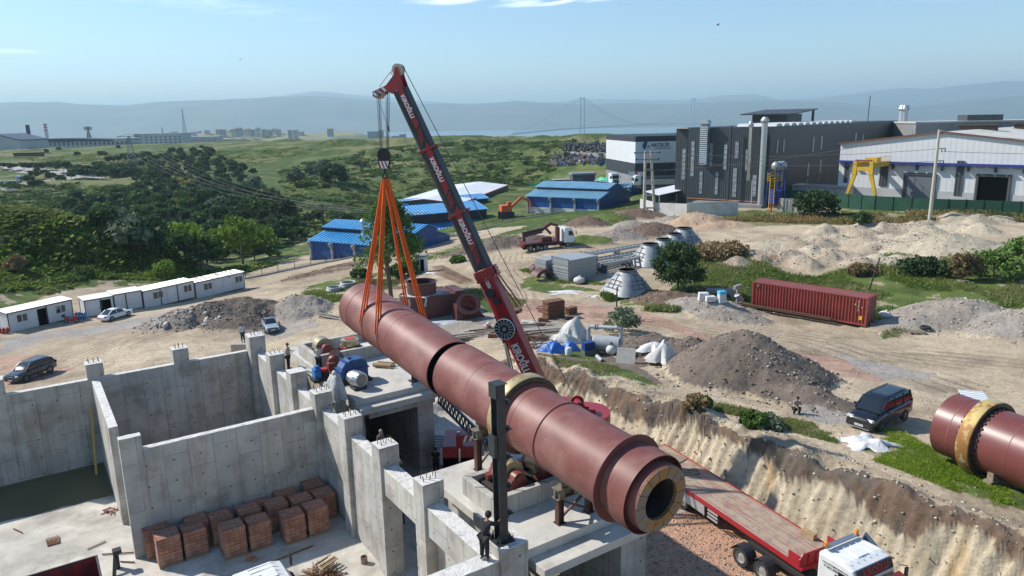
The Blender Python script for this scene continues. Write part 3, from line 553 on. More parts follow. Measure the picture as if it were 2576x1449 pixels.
for i in range(ns):
 t0=2*pi*i/ns+.012;t1=2*pi*(i+1)/ns-.012;vs_=[]
 for(r,v)in((.82,17.36),(1.31,17.36),(1.32,17.44),(.82,17.9)):
  for q in range(7):t=t0+(t1-t0)*q/6;vs_.append(AB(v)+(b_*cos(t)+c_*sin(t))*r)
 nr.add(vs_,[(j*7+q,((j+1)%4)*7+q,((j+1)%4)*7+q+1,j*7+q+1)for j in range(4)for q in range(6)]+[(0,7,14,21),(27,20,13,6)])
nr.build('nose_ring',BRD,kB,smooth=30)
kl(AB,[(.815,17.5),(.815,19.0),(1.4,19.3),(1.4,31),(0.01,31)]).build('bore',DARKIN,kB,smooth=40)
p=AA(37.2);kA=worldthing('kiln_section','red primed steel kiln tube hanging from the crane in orange slings','kiln section',p-np.array([0,0,RK]))
kl(AA,[(RK,31.85),(RK,42.55),(RK-.045,42.55),(RK-.045,31.85)],closed=True).build('shell',RED,kA,smooth=40)
kl(AA,[(RK-.047,31.88),(RK-.047,42.5)]).build('dark_inner_face',DARKIN,kA,smooth=40)
seams(AA,kA,(36.4,))
kl(AA,[(RK+.003,41.45),(RK+.02,41.47),(RK+.02,41.54),(RK+.003,41.56)]).build('stiffener_ring',RED,kA,smooth=30)
KD=np.array([sin(radians(-25)),cos(radians(-25)),.012]);KP=G(2452,1090,4.55)
def AC(t):return KP+KD*t
kC=worldthing('kiln_section','dark red kiln tube with rusty yellow tyre lying on the bank','kiln section',KP+np.array([0,0,-1.72]))
RC=1.70
kl(AC,[(RC,1.3),(RC,-9.5),(RC-.05,-9.5),(RC-.05,1.3)],closed=True).build('shell',mat('red_primer_dark',(.15,.045,.04),(.19,.058,.05),sc=.8,rough=.38,spec=.5),kC,smooth=40)
kl(AC,[(RC-.052,1.27),(RC-.052,-9.4)]).build('dark_inner_face',DARKIN,kC,smooth=40)
RUSTY=mat('tyre_rust_yellow',(.50,.38,.14),(.30,.14,.04),sc=1.1,rough=.6,metal=.2,mix=(.47,.55),detail=9,dirt=((.45,.42,.26),.9,1.5,.56,.6))
t_=kl(AC,[(RC+.12,-.95),(2.0,-.95),(2.02,-.9),(2.02,-.35),(2.0,-.3),(RC+.12,-.3)],closed=True).build('tyre',RUSTY,kC,smooth=30)
kl(AC,[(RC+.1,-.97),(2.0,-.97),(2.0,-.955),(RC+.1,-.955)],closed=True).build('tyre_face',BRASD,t_,smooth=30)
for a0,a1 in((-1.2,-1.0),(-.28,-.1)):ringblocks(AC,RC,RC+.07,a0,a1,36,.12).build('stop_blocks',BLK,kC)
for v in(-2.6,.35):kl(AC,[(RC,v),(RC+.012,v+.01),(RC+.012,v+.05),(RC,v+.06)]).build('weld_seam',RED,kC,smooth=40)
for t in(-1.8,-6.5):
 q=AC(t);zg=float(hgt(q[0],q[1]));cr=thing('kiln_cradle','timber and steel cradle in the shade under the right-hand kiln tube' if t>-3 else 'second cradle nearer the right edge under the right-hand kiln tube','cradle',(q[0],q[1],zg),atan2(KD[1],KD[0]))
 MB().box(-.2,.2,-1.5,1.5,0,.35).box(-.15,.15,-1.3,-.5,.35,1.1).box(-.15,.15,.5,1.3,.35,1.1).build('beam',mat('old_timber',(.20,.15,.10),(.30,.24,.17),sc=6,rough=.9),cr)
 # ------------------------------------------------------------------ trestles under the lower section
RST=mat('brown_steel',(.075,.038,.028),(.11,.055,.04),sc=4,rough=.6,metal=.3)
SAD=mat('saddle_steel',(.16,.15,.13),(.24,.21,.16),sc=5,rough=.7,metal=.2,dirt=((.14,.07,.04),.6,6,.5,.65))
def hbeam(M,p0,p1,w=.28,up=(1,0,0)):
 p0=np.array(p0,float);p1=np.array(p1,float);d=p1-p0;a=d/np.linalg.norm(d);uu_=np.array(up,float);b=np.cross(a,uu_);b/=np.linalg.norm(b);uu_=np.cross(b,a);L_=np.linalg.norm(d)/2;c=(p0+p1)/2
 for s in(-1,1):M.obox(c+b*s*w/2,L_,w/2,.012,a,b)
 M.obox(c,L_,.010,w/2-.013,a,b)
for(v_,lab)in((22.2,'brown steel trestle standing on the near pier under the nose of the kiln'),(28.35,'brown steel trestle behind the roller on the near pier')):
 c=AB(v_);uc=float(c[:2]@UU);zb=c[2]-RK;tr=uvthing('trestle',lab,'trestle',uc,v_,4.43)
 for s in(-1,1):
  M=MB();hbeam(M,(uc+s*.8,v_,4.45),(uc+s*.8,v_,zb-.62),.26,(0,1,0));M.box(uc+s*.8-.2,uc+s*.8+.2,v_-.2,v_+.2,4.43,4.455);M.build('leg',RST,tr)
 for s in(-1,1):M=MB();M.bar((uc-s*.75,v_+.03*s,4.6),(uc+s*.75,v_+.03*s,zb-.75),.09,.09);M.build('brace',RST,tr)
 M=MB();M.box(uc-1.05,uc+1.05,v_-.22,v_+.22,zb-.62,zb-.58).box(uc-1.05,uc+1.05,v_-.22,v_+.22,zb-.2,zb-.16).box(uc-1.05,uc+1.05,v_-.02,v_+.02,zb-.58,zb-.2)
 for s in(-1,0,1):M.box(uc+s*.8-.15,uc+s*.8+.15,v_-.2,v_+.2,zb-.58,zb-.2)
 for s in(-1,1):M.prism([(0,0),(.55,0),(.55,.42),(.02,.05)]if s>0 else[(0,0),(-.55,0),(-.55,.42),(-.02,.05)],(uc+.25*s,v_-.14,zb-.16),(1,0,0),(0,0,1),(0,.28,0))
 M.build('saddle',SAD,tr)
 # ------------------------------------------------------------------ rollers
BRZ=mat('roller_steel',(.50,.44,.27),(.40,.35,.22),sc=2,rough=.35,metal=.55)
MACH=mat('machine_red',(.16,.04,.032),(.22,.06,.045),sc=3,rough=.4)
MBL=mat('bearing_black',(.025,.02,.02),(.05,.04,.035),sc=4,rough=.6)
def roller(u,v,z,lab,r=.62,w=.75,up=False,ma=BRZ):
 t=uvthing('support_roller',lab,'roller',u,v,z)
 f=MB();f.box(u-1.0,u+1.0,v-.95,v-.7,z,z+.32).box(u-1.0,u+1.0,v+.7,v+.95,z,z+.32).box(u-1.0,u-.7,v-.699,v+.699,z,z+.3).box(u+.7,u+1.0,v-.699,v+.699,z,z+.3);f.build('base_frame',MBL,t,bevel=.01)
 zc=z+.32+.42
 if up:MB().lathe([(.02,0),(r,0),(r,w*.55),(.42,w*.55+.02),(.42,w*.62),(.02,w*.62)],(u,v,z+.6),(0,0,1),36).build('roller',ma,t,smooth=35);MB().lathe([(.40,0),(.01,.005)],(u,v,z+.6+w*.62+.004),(0,0,1),30).build('cover',mat('signal_red',(.42,.05,.05)),t);MB().box(u-.6,u+.6,v-.6,v+.6,z+.3,z+.6).build('bearing_housing',MACH,t,bevel=.05);return t
 MB().lathe([(.1,-w/2-.02),(r-.05,-w/2-.02),(r,-w/2),(r,w/2),(r-.05,w/2+.02),(.1,w/2+.02)],(u,v,zc),(0,1,0),40).build('roller',ma,t,smooth=35)
 for s in(-1,1):
  h=MB();h.tube((u,v+s*.47,zc),(u,v+s*.95,zc),.33,n=20).prism([(-.55,-.42),(.55,-.42),(.36,.05),(-.36,.05)],(u,v+s*.7-.2,zc),(1,0,0),(0,0,1),(0,.4,0)).tube((u,v+s*.95,zc),(u,v+s*1.0,zc),.22,n=16);h.box(u-.75,u-.5,v+s*.7-.15,v+s*.7+.15,zc-.42,zc-.2)
  h.build('bearing_housing',MACH,t,smooth=30)
 MB().tube((u,v-.5,zc),(u,v+.5,zc),.16,n=14).build('shaft',MACH,t,smooth=30);return t
roller(16.75,25.55,4.76,'brassy support roller with red bearings under the tyre on the near pier')
roller(18.6,25.6,4.76,'support roller half hidden in the shade beneath the kiln tyre')
roller(16.15,47.5,5.36,'left support roller with dark red housing on the far pier',ma=mat('roller_rim',(.36,.30,.20),(.26,.22,.16),sc=2,rough=.5,metal=.4))
roller(17.95,47.1,5.36,'thrust roller lying flat with a bright red round cover on the far pier',up=True)
# ------------------------------------------------------------------ drives on the far pier
MBLUE=mat('gearbox_blue',(.02,.065,.19),(.03,.09,.25),sc=2,rough=.45)
g=uvthing('gearbox','large dark blue ribbed gearbox on a black base on the far pier','gearbox',16.1,42.3,5.1)
MB().box(15.2,17.1,41.75,42.85,5.1,5.36).box(15.05,15.25,41.6,43.0,5.1,5.25).box(16.95,17.2,41.6,43.0,5.1,5.25).build('base_frame',MBL,g)
pr=[(-.9,0),(.9,0),(.9,.75),(.78,1.05),(.55,1.22),(-.25,1.22),(-.62,1.05),(-.82,.8),(-.9,.55)]
MB().prism(pr,(16.15,41.85,5.37),(1,0,0),(0,0,1),(0,.9,0)).build('casing',MBLUE,g,bevel=.05)
M=MB()
for x in(-.55,-.1,.35):M.obox((16.15+x,42.3,5.37+.62),.035,.48,.63)
M.box(15.2,17.1,41.77,42.83,5.95,6.03).box(15.9,16.1,42.2,42.4,6.55,6.72);M.build('rib',MBLUE,g)
MB().tube((15.65,41.84,5.85),(15.65,41.72,5.85),.17,n=18).tube((15.65,41.72,5.85),(15.65,41.6,5.85),.09,n=14).build('shaft_cover',MBL,g,smooth=30)
g=uvthing('electric_motor','rust red finned electric motor behind the blue gearbox','motor',16.0,44.7,5.1)
MB().box(15.4,16.6,44.2,45.2,5.1,5.45).box(15.2,15.7,43.9,44.4,5.45,5.95).build('base_frame',MACH,g,bevel=.02)
M=MB().lathe([(.02,-.75),(.3,-.75),(.42,-.6),(.42,.5),(.3,.7),(.02,.75)],(16.0,44.8,5.95),(.5,.85,0),24);M.build('body',MACH,g,smooth=35)
M=MB()
for i in range(20):t=2*pi*i/20;ax=basis((.5,.85,0));e=ax[1]*cos(t)+ax[2]*sin(t);M.obox(np.array((16.0,44.8,5.95))+e*.45,.05,.012,.5,e,ax[0])
M.build('fins',MACH,g)
g=uvthing('diesel_pump','small blue pump set with a red engine on a toothed black base','pump',14.6,43.6,5.1)
MB().box(14.0,15.1,43.2,44.1,5.1,5.3).build('base_frame',MBL,g);MB().box(14.1,14.55,43.4,43.95,5.3,5.95).tube((14.33,43.4,5.6),(14.33,43.3,5.6),.2,n=16).box(14.2,14.45,43.5,43.85,5.95,6.1).build('pump_body',mat('pump_blue',(.03,.17,.42)),g,bevel=.04)
MB().box(14.62,15.0,43.4,43.9,5.62,5.85).build('fuel_tank',mat('engine_red',(.5,.03,.02),rough=.3),g,bevel=.04);MB().box(14.6,15.05,43.4,43.9,5.3,5.61).tube((14.8,43.4,5.5),(14.8,43.28,5.5),.14,n=14).build('engine',MBL,g)
SILV=mat('silver_foil',(.62,.63,.64),(.45,.46,.47),sc=4,rough=.28,metal=.75,bump=1.6,bsc=6)
g=uvthing('wrapped_motor','motor wrapped in shiny silver foil in front of the gearbox','motor',15.9,40.7,5.1)
MB().lathe([(.02,-.75),(.35,-.72),(.45,-.5),(.5,-.1),(.47,.35),(.43,.42),(.02,.44)],(15.9,40.8,5.72),(.25,-1,0),28).build('body',SILV,g,smooth=30);MB().lathe([(.36,0),(.35,.015),(.02,.02)],(16.0,40.36,5.72),(.25,-1,0),24).build('fan_cover',mat('grey_metal',(.22,.22,.22),rough=.4,metal=.6),g);MB().box(15.5,16.3,40.4,41.2,5.1,5.3).build('base_frame',MBL,g)
TARP=mat('grey_tarpaulin',(.40,.40,.38),(.55,.55,.52),sc=2,rough=.7,bump=1.5,bsc=3)
def drape(par,name,o,rx,ry,h,ma,n=28,m_=10,seed=0,peaks=None,power=.8,fold=.12):
 """cloth thrown over something: peaked folded cone"""
 r_=random.Random(seed);ph=[r_.uniform(0,6.3)for _ in range(3)];P=np.zeros((m_+1,n+1,3));o=np.array(o,float)
 for i in range(m_+1):
  t=i/m_
  for j in range(n+1):
   a=2*pi*(j%n)/n;f=1+fold*t*(sin(5*a+ph[0])+.6*sin(9*a+ph[1]))+.05*sin(13*a+ph[2])*t;rr_=t**power*f
   z=h*(1-t**1.5)+.05*h*sin(3*a+ph[1])*t*(1-t)*4;P[i,j]=o+np.array([cos(a)*rr_*rx,sin(a)*rr_*ry,max(0,z)])
 if peaks:
  for(dx,dy,dz,w)in peaks:
   d=np.hypot((P[...,0]-o[0]-dx)/w,(P[...,1]-o[1]-dy)/w);P[...,2]+=dz*np.exp(-d*d)
 return MB().grid(P).build(name,ma,par,smooth=50)
g=uvthing('sheeted_machine','machine hidden under a tied pale grey sheet on the left edge of the far pier','covered machine',14.2,40.2,5.1)
MB().box(13.9,14.6,39.6,40.6,4.3,5.1).build('plinth',CON,g);drape(g,'sheet',(14.2,40.1,5.1),.62,.75,1.5,TARP,seed=2,power=.55,fold=.2)
MB().sphere((14.2,40.1,6.6),.16,sz=1.3).build('tied_top',TARP,g,smooth=60)
TIMB=mat('timber',(.30,.20,.11),(.42,.30,.18),sc=5,rough=.85)
def timbers(lab,u,v,z,ang,n,L_,w,h,ma,seed=1,spread=.25,group=None):
 t=uvthing('timber_stack',lab,'timber',u,v,z,group);r_=random.Random(seed)
 for i in range(n):
  a=ang+r_.uniform(-.12,.12);o=r_.uniform(-spread,spread);l_=L_*r_.uniform(.7,1);M=MB();zz=z+(i//4)*h+h/2+.001*i
  M.obox((u-sin(a)*((i%4)-1.5)*w*1.3+o*.2,v+cos(a)*((i%4)-1.5)*w*1.3,zz),l_/2,w/2,h/2-.001,(cos(a),sin(a),0));M.build('beam',ma,t)
 return t
timbers('stack of sawn timber beams on the far pier in the shade of the hanging kiln',18.9,43.6,5.1,-.9,8,1.5,.14,.12,TIMB)
timbers('pale timber planks leaning by the far pier rollers',18.9,46.9,5.36,.4,4,1.2,.12,.1,mat('pale_timber',(.45,.40,.32),(.55,.5,.4),sc=4))
st=uvthing('steel_post','short dark steel post on the far pier under the hanging kiln','post',19.3,39.9,5.1);M=MB();hbeam(M,(19.3,39.9,5.12),(19.3,39.9,6.35),.3);M.build('shaft',DST,st);MB().box(18.95,19.65,39.6,40.2,5.1,5.14).build('base_plate',DST,st)
pp=uvthing('pipe','short pale grey pipe lying left of the far pier pedestal','pipe',14.4,45.6,5.12);MB().lathe([(.13,0),(.13,1.5),(.10,1.5),(.10,0)],(14.6,45.0,5.26),(-.35,1,0),18,True).build('tube',mat('grey_pipe',(.42,.42,.40)),pp,smooth=40)
lg=uvthing('lattice_girder','black steel lattice girder spanning between the two kiln piers','girder',18.9,34,3.2)
A0,A1=np.array((20.0,38.2,4.05)),np.array((19.0,30.0,3.55))
M=MB()
for dz in(0,.75):M.bar(A0+(0,0,dz),A1+(0,0,dz),.12,.12)
M.build('chord',DST,lg);M=MB()
for i in range(17):
 a=A0+(A1-A0)*i/17;b=A0+(A1-A0)*(i+.5)/17;c=A0+(A1-A0)*(i+1)/17;M.bar(a+(0,0,.06),b+(0,0,.7),.06);M.bar(b+(0,0,.7),c+(0,0,.06),.06)
M.build('lacing',DST,lg)
for i,(a,b)in enumerate((((17.0,30.0,FLOOR+.1),(18.7,30.6,4.0)),((17.9,30.1,FLOOR+.1),(19.3,30.9,4.2)))):
 t=uvthing('steel_prop',('left' if i==0 else 'right')+' one of two thin galvanised props leaning behind the near pier','prop',*a,'leaning steel props');MB().tube(a,b,.045).build('tube',mat('galvanised',(.45,.47,.48),rough=.4,metal=.5),t);MB().box(a[0]-.1,a[0]+.1,a[1]-.1,a[1]+.1,a[2],a[2]+.02).build('foot',mat('galvanised',(.45,.47,.48)),t)
 # ------------------------------------------------------------------ mobile crane
CRED=mat('crane_red',(.25,.014,.018),(.31,.018,.024),sc=1.5,rough=.32,spec=.5,dirt=((.12,.02,.02),.5,2.5,.55,.7))
CRED2=mat('crane_stripe_red',(.26,.012,.022),rough=.35)
CGRY=mat('boom_grey',(.025,.028,.032),(.037,.041,.046),sc=1.2,rough=.5,spec=.25,streak=((.12,.115,.11),.35,2))
WHT=mat('white_paint',(.72,.73,.73),(.66,.67,.67),sc=3,rough=.4)
CHR=mat('chrome',(.55,.56,.57),rough=.18,metal=1)
ORG_=mat('orange_sling',(.78,.13,.012),(.60,.09,.01),sc=9,rough=.85,bump=.5,bsc=20)
ROPE=mat('steel_rope',(.07,.075,.08),(.12,.12,.12),sc=30,rough=.5,metal=.5)
PV=GD(1378,1030,45.0);TIP=GD(1000,213,43.2);ba=TIP-PV;BL=np.linalg.norm(ba);ba/=BL
bs=np.cross(ba,(0,0,1));bs/=np.linalg.norm(bs)
if bs[1]>0:bs=-bs
bn=np.cross(bs,ba);bn/=np.linalg.norm(bn)
if(bn@_R)<0:bn=-bn
CR0=PV+np.array([.6,.8,0]);CR0[2]=FLOOR
crane=worldthing('mobile_crane','red mobile crane with a dark telescopic boom lettered in white lifting the kiln','crane',CR0)
def tpar(px,py):
 best=min(np.linspace(0,BL*1.05,2000),key=lambda t:(lambda q:(q[0]-px)**2+(q[1]-py)**2)(pix(PV+ba*t)));return best
def pix(P):v=np.array(P)-CAM;d=v@_F;return(1288+F_PX*(v@_R)/d,724.5-F_PX*(v@_U)/d)
def section(name,t0,t1,w,h,ma):
 pts=[(-w/2,h/2),(w/2,h/2),(w/2,-h*.12),(w*.42,-h*.32),(w*.22,-h*.46),(0,-h*.5),(-w*.22,-h*.46),(-w*.42,-h*.32),(-w/2,-h*.12)]
 return MB().prism(pts,PV+ba*t0,bs,bn,ba*(t1-t0)).build(name,ma,crane,smooth=35,bevel=.02)
tA,tB,tC,tD=tpar(1203,682),tpar(1141,538),tpar(1068,377),BL-.35
secs=[('boom_section',-.3,tA,.98,1.13,CRED),('boom_section',tA,tB,.92,1.05,CGRY),('boom_section',tB,tC,.85,.96,CGRY),('boom_section',tC,tD,.78,.87,CGRY)]
BT=-1
for i,(n_,t0,t1,w,h,ma)in enumerate(secs):
 s=section(n_,t0,t1,w,h,ma);L_=t1-t0;q=PV+bs*(w/2+.008)
 if i:
  f=MB();nn0,nn1=.02*h,h*.40
  def quad(a0,a1,b0,b1,lean=.35):f.add([q+ba*(a0)+bn*b0,q+ba*(a1)+bn*b0,q+ba*(a1+lean*(b1-b0))+bn*b1,q+ba*(a0+lean*(b1-b0))+bn*b1],[(0,1,2,3)])
  quad(t0+1.15,t1-.02,nn0,nn1,.9)
  for k in range(3):quad(t0+.85-.27*k,t0+1.0-.27*k,nn0-.04*k,nn1-.05-.04*k,.9)
  f.build('stripe',CRED2,s)
  text('KIROĞLU','lettering',s,q+bs*.012+ba*(t0+L_*.70 if i==3 else t0+L_*.66)+bn*h*.17,-ba,bn,.40-.02*i,WHT,bold=.012)
 else:
  text('KIROĞLU','lettering',s,q+bs*.012+ba*tpar(1306,902)+bn*-.03,-ba,bn,.66,WHT,bold=.02,sx=.72)
  text('LTM1250-5.1','lettering',s,q+bs*.012+ba*tpar(1232,709)+bn*.1,-ba,bn,.30,WHT,bold=.01,sx=.8)
  f=MB()
  for k in range(3):f.obox(q+ba*(t0+L_*.5)+bn*(-.3+.3*k),L_*.46,.012,.015,ba,bn)
  f.build('rib',CRED,s)
 col=MB()
 if i<3:
  for k in range(4 if i==0 else 1):
   tt=t1-.1-.17*k;g_=.10+.02*(k%2);hw,hh=w/2+g_,h/2+g_
   for(a0,b0,a1,b1)in((-hw,hh,hw,hh),(hw,hh,hw,-hh*.6),(hw,-hh*.6,0,-hh),(0,-hh,-hw,-hh*.6),(-hw,-hh*.6,-hw,hh)):col.bar(PV+ba*tt+bs*a0+bn*b0,PV+ba*tt+bs*a1+bn*b1,.10,.13,ba)
  for k in range(7 if i==0 else 2):
   col.obox(PV+ba*(t1-.1-.08*k)+bn*(h/2+.15+.02*(k%3))+bs*(.1*(k%3)),.05,.08,.09,ba,bn)
  col.build('collar',CRED,s)
hd=MB();hp=[(-1.35,-.18),(-.9,-.42),(.0,-.3),(.42,-.25),(.42,.25),(.38,.6),(.15,.62),(-.25,.22),(-1.2,.2)]
ha=-np.array([ba[0],ba[1],0]);ha=np.array([-1.0,0,0.0]);hf=-bn*.97+np.array([0,0,-.0]);hf/=np.linalg.norm(hf)
head=MB()
for sgn in(-1,1):head.prism([(-.42,-.45),(.42,-.40),(.60,-.05),(1.45,-.16),(1.60,.05),(1.5,.28),(.55,.22),(-.15,.50),(-.45,.85),(-.62,.8),(-.5,.3)],TIP+bs*(.34*sgn)-bs*.02,-bn,ba,bs*.045)
head.obox(TIP-bn*.2+ba*.0,.3,.36,.25,-bn,ba)
hdo=head.build('boom_head',CRED,crane,bevel=.01)
f=MB()
for k in range(3):x0=.62+.32*k;f.add([TIP+bs*.372-bn*(x0)+ba*-.08,TIP+bs*.372-bn*(x0+.15)+ba*-.08,TIP+bs*.372-bn*(x0+.27)+ba*.2,TIP+bs*.372-bn*(x0+.12)+ba*.2],[(0,1,2,3)])
f.build('warning_stripes',WHT,hdo)
for(x0,y0,r_)in((1.3,.02,.26),(.5,.02,.24),(-.45,.72,.34)):MB().lathe([(.02,-.2),(r_,-.2),(r_-.05,-.12),(r_,-.04),(r_-.05,.04),(r_,.12),(r_,.2),(.02,.2)],TIP-bn*x0+ba*y0,bs,24).build('sheave',mat('sheave_nylon',(.50,.42,.36),rough=.5),hdo,smooth=40)
MB().path([TIP-bn*-.5+ba*1.02,TIP-bn*.3+ba*.75,TIP-bn*1.1+ba*.42],.02).path([TIP-bn*.05+ba*.3,TIP-bn*.05+ba*.83],.02).build('handrail',CRED,hdo)
top_=TIP-bn*-.80+ba*.75
MB().path([top_,PV+bn*1.9+ba*.6],.022).build('hoist_rope',ROPE,crane)
for k in(-1,1):M=MB();M.bar(PV+ba*(tA-.2)+bn*.6+bs*.25*k,PV+ba*(tA-2.9)+bn*1.15+bs*.3*k,.07);M.build('guy_rod',CRED,crane)
tr_=tpar(1272,822);rc=PV+ba*tr_+bs*.68-bn*.02
re=MB().lathe([(.12,-.14),(.62,-.14),(.62,-.10),(.2,-.10),(.2,.12),(.64,.12),(.64,.16),(.12,.17)],rc,bs,40).build('cable_reel',BLK,crane,smooth=30)
f=MB();e1,e2=-bn,ba
for k in range(16):t=2*pi*k/16;e=e1*cos(t)+e2*sin(t);f.bar(rc+bs*.19+e*.28,rc+bs*.19+e*.62,.022,.012,bs)
f.lathe([(.615,.155),(.645,.155),(.645,.20),(.615,.20)],rc,bs,40,True);f.build('spokes',WHT,re)
MB().lathe([(.02,.16),(.1,.16),(.1,.24),(.02,.24)],rc,bs,12).build('hub',mat('hub_grey',(.3,.3,.3)),re)
for(x,y,r_)in((1230,738,.28),(1250,755,.2)):d0=PV+ba*tpar(x,y)+bs*.60+(bn*(.02 if r_>.25 else .2));MB().lathe([(.05,-.1),(r_,-.1),(r_,-.05),(.1,-.05),(.1,.05),(r_,.05),(r_,.1),(.02,.1)],d0,bs,24).build('cable_reel',BLK,crane,smooth=30)
cyt=PV+ba*tpar(1247,862)-bn*.62
MB().tube(cyt,PV+np.array([-1.5,.1,-.9]),.13,.13,18).build('lift_cylinder',CHR,crane,smooth=30);MB().tube(PV+np.array([-1.0,.1,.9]),PV+np.array([-1.5,.1,-1.3]),.2,n=18).build('cylinder_barrel',CRED,crane,smooth=30)
MB().obox(cyt+bn*.2,.25,.3,.3,ba,bn).bar(cyt+bn*.1+bs*.3,cyt+ba*1.5+bn*.2+bs*.3,.1).build('cylinder_lug',CRED,crane)
M=MB();M.box(PV[0]-1.2,PV[0]+3.0,PV[1]-1.2,PV[1]-.5,2.2,3.4).box(PV[0]-1.2,PV[0]+3.0,PV[1]+.5,PV[1]+1.2,2.2,3.4).box(PV[0]-1.6,PV[0]+3.4,PV[1]-1.3,PV[1]+1.3,1.7,2.2);M.prism([(-.5,-.6),(.7,-.6),(.3,.45),(-.2,.5)],(PV[0],PV[1]-.75,PV[2]),(1,0,0),(0,0,1),(0,1.5,0)).build('superstructure',CRED,crane,bevel=.03)
CWC=GD(1470,1052,46.5)
for k in range(5):
 z=CWC[2]-1.1+.32*k;pts=[(-1.0+.0*k,-1.55),(.5,-1.55)]+[(.5+1.15*sin(t),-1.5*cos(t))for t in np.linspace(.15,pi-.15,9)]+[(.5,1.55),(-1.0,1.55)]
 MB().prism(pts,(CWC[0],CWC[1],z),(1,0,0),(0,1,0),(0,0,.3)).build('counterweight',CRED,crane,bevel=.02)
wz=CWC[2]-1.1+1.6
M=MB();M.lathe([(.02,-.6),(.42,-.6),(.42,-.55),(.28,-.55),(.28,.55),(.42,.55),(.42,.6),(.02,.6)],(CWC[0]-.4,CWC[1]-.1,wz+.42),(0,1,0),22).box(CWC[0]-.9,CWC[0]+.2,CWC[1]-.8,CWC[1]-.66,wz,wz+.6);M.box(CWC[0]-1.4,CWC[0]-.9,CWC[1]-1.2,CWC[1]+.6,wz-.1,wz+.75);M.build('winch',CRED,crane,smooth=30)
M=MB();c0=np.array((CWC[0]-.9,CWC[1]-1.4,wz+.05))
for s in(0,.5):M.bar(c0+(0,s,0),c0+(1.2,s,0),.05)
for s in(0,.4,.8,1.2):M.bar(c0+(s,0,0),c0+(s,.5,0),.05)
M.build('ladder',WHT,crane)
cz0=FLOOR
M=MB();M.box(PV[0]-6.5,PV[0]+4.5,PV[1]-.6,PV[1]+2.0,cz0+.8,cz0+1.7).box(PV[0]-6.5,PV[0]-4.3,PV[1]-.6,PV[1]+2.0,cz0+.6,cz0+2.4);M.tube((PV[0]+.6,PV[1]+.1,cz0+1.7),(PV[0]+.6,PV[1]+.1,cz0+2.5),1.1,n=28).build('carrier',CRED,crane,bevel=.03)
for x in(-5.6,-3.9,-1.2,.6,2.4):
 for y in(-.75,1.85):
  w=MB().lathe([(.3,-.2),(.62,-.2),(.66,-.1),(.66,.1),(.62,.2),(.3,.2)],(PV[0]+x,PV[1]+y,cz0+.66),(0,1,0),26).build('wheel',BLK,crane,smooth=30);MB().lathe([(.02,-.12),(.3,-.14),(.3,.14),(.02,.12)],(PV[0]+x,PV[1]+y,cz0+.66),(0,1,0),20).build('rim',mat('rim_grey',(.35,.35,.35),rough=.4,metal=.6),w,smooth=30)
for(p0,p1,pd)in((GD(1285,1078,45.2),GD(1158,1103,44.8),1),):
 d=p1-p0;b=MB().bar(p0,p1,.34,.46).obox(p1+np.array([-.05,0,-.1]),.2,.3,.42,(1,0,0)).build('outrigger_beam',CRED,crane,bevel=.02)
 f=MB();e=d/np.linalg.norm(d);
 for k in range(4):a=p1-e*(.15+.36*k)+np.array([0,-.178,0]);f.add([a+(0,0,-.22),a-e*.17+(0,0,-.22),a-e*.17+np.array([.16,0,.42])*1+(0,0,-.2),a+np.array([.16,0,.42])+(0,0,-.2)],[(0,1,2,3)])
 f.build('warning_stripes',WHT,b);MB().tube(p1+np.array([-.1,0,.45]),(p1[0]-.1,p1[1],FLOOR+.5),.11,n=14).build('jack',CHR,b,smooth=30)
 M=MB();M.tube((p1[0]-.1,p1[1],FLOOR+.42),(p1[0]-.1,p1[1],FLOOR+.5),.32,n=20);M.build('foot_plate',BLK,b)
pd=thing('outrigger_pad','stack of black square mats under the outrigger foot of the red crane','mat stack',(p1[0]-.1,p1[1],FLOOR+.06));
for k in range(3):MB().obox((.02*k,.03*k,.06+.12*k),.62-.05*k,.62-.05*k,.055,(cos(.2*k),sin(.2*k),0)).build('mat',BLK,pd)
HK=GD(968,438,43.0);hb=worldthing('hook_block','black hook block with red and white stripes hanging from the crane ropes','hook block',HK)
zt=HK[2]+1.4;BX,BY=HK[0],HK[1]
pb=[(-.30,-.55),(.30,-.55),(.42,-.1),(.42,.45),(.22,.68),(-.22,.68),(-.42,.45),(-.42,-.1)]
pb=[(a,b*1.2)for a,b in pb]
for k in(-1,1):MB().prism(pb,(BX,BY+.2*k-.03,HK[2]+1.05),(1,0,0),(0,0,1),(0,.06,0)).build('side_plate',BLK,hb,bevel=.01)
f=MB()
yq=BY-.25
f.add([(BX-.34,yq,HK[2]+.95),(BX+.38,yq,HK[2]+.95),(BX+.26,yq,HK[2]+.42),(BX-.24,yq,HK[2]+.42)],[(0,1,2,3)]);f.build('plate_face',WHT,hb)
f=MB();yq-=.006
for k in range(3):x0=-.28+.25*k;f.add([(BX+x0,yq,HK[2]+.44),(BX+x0+.11,yq,HK[2]+.44),(BX+max(-.33,x0-.06),yq,HK[2]+.94),(BX+max(-.33,x0-.17),yq,HK[2]+.94)],[(0,1,2,3)])
f.build('warning_stripes',CRED2,hb)
for x in(-.2,.2):MB().lathe([(.02,-.17),(.3,-.17),(.3,.17),(.02,.17)],(BX+x*.3,BY,HK[2]+1.35+x),(0,1,0),22).build('sheave',DST,hb,smooth=30)
M=MB();M.tube((BX,BY,HK[2]+.45),(BX,BY,HK[2]+.1),.09,n=14);M.path([(BX+.17*sin(t),BY,HK[2]-.12+.2*cos(t))for t in np.linspace(0,4.6,14)],.06,8);M.path([(BX-.17*sin(t),BY,HK[2]-.12+.2*cos(t))for t in np.linspace(0,4.4,14)],.06,8);M.build('hook',BLK,hb,smooth=40)
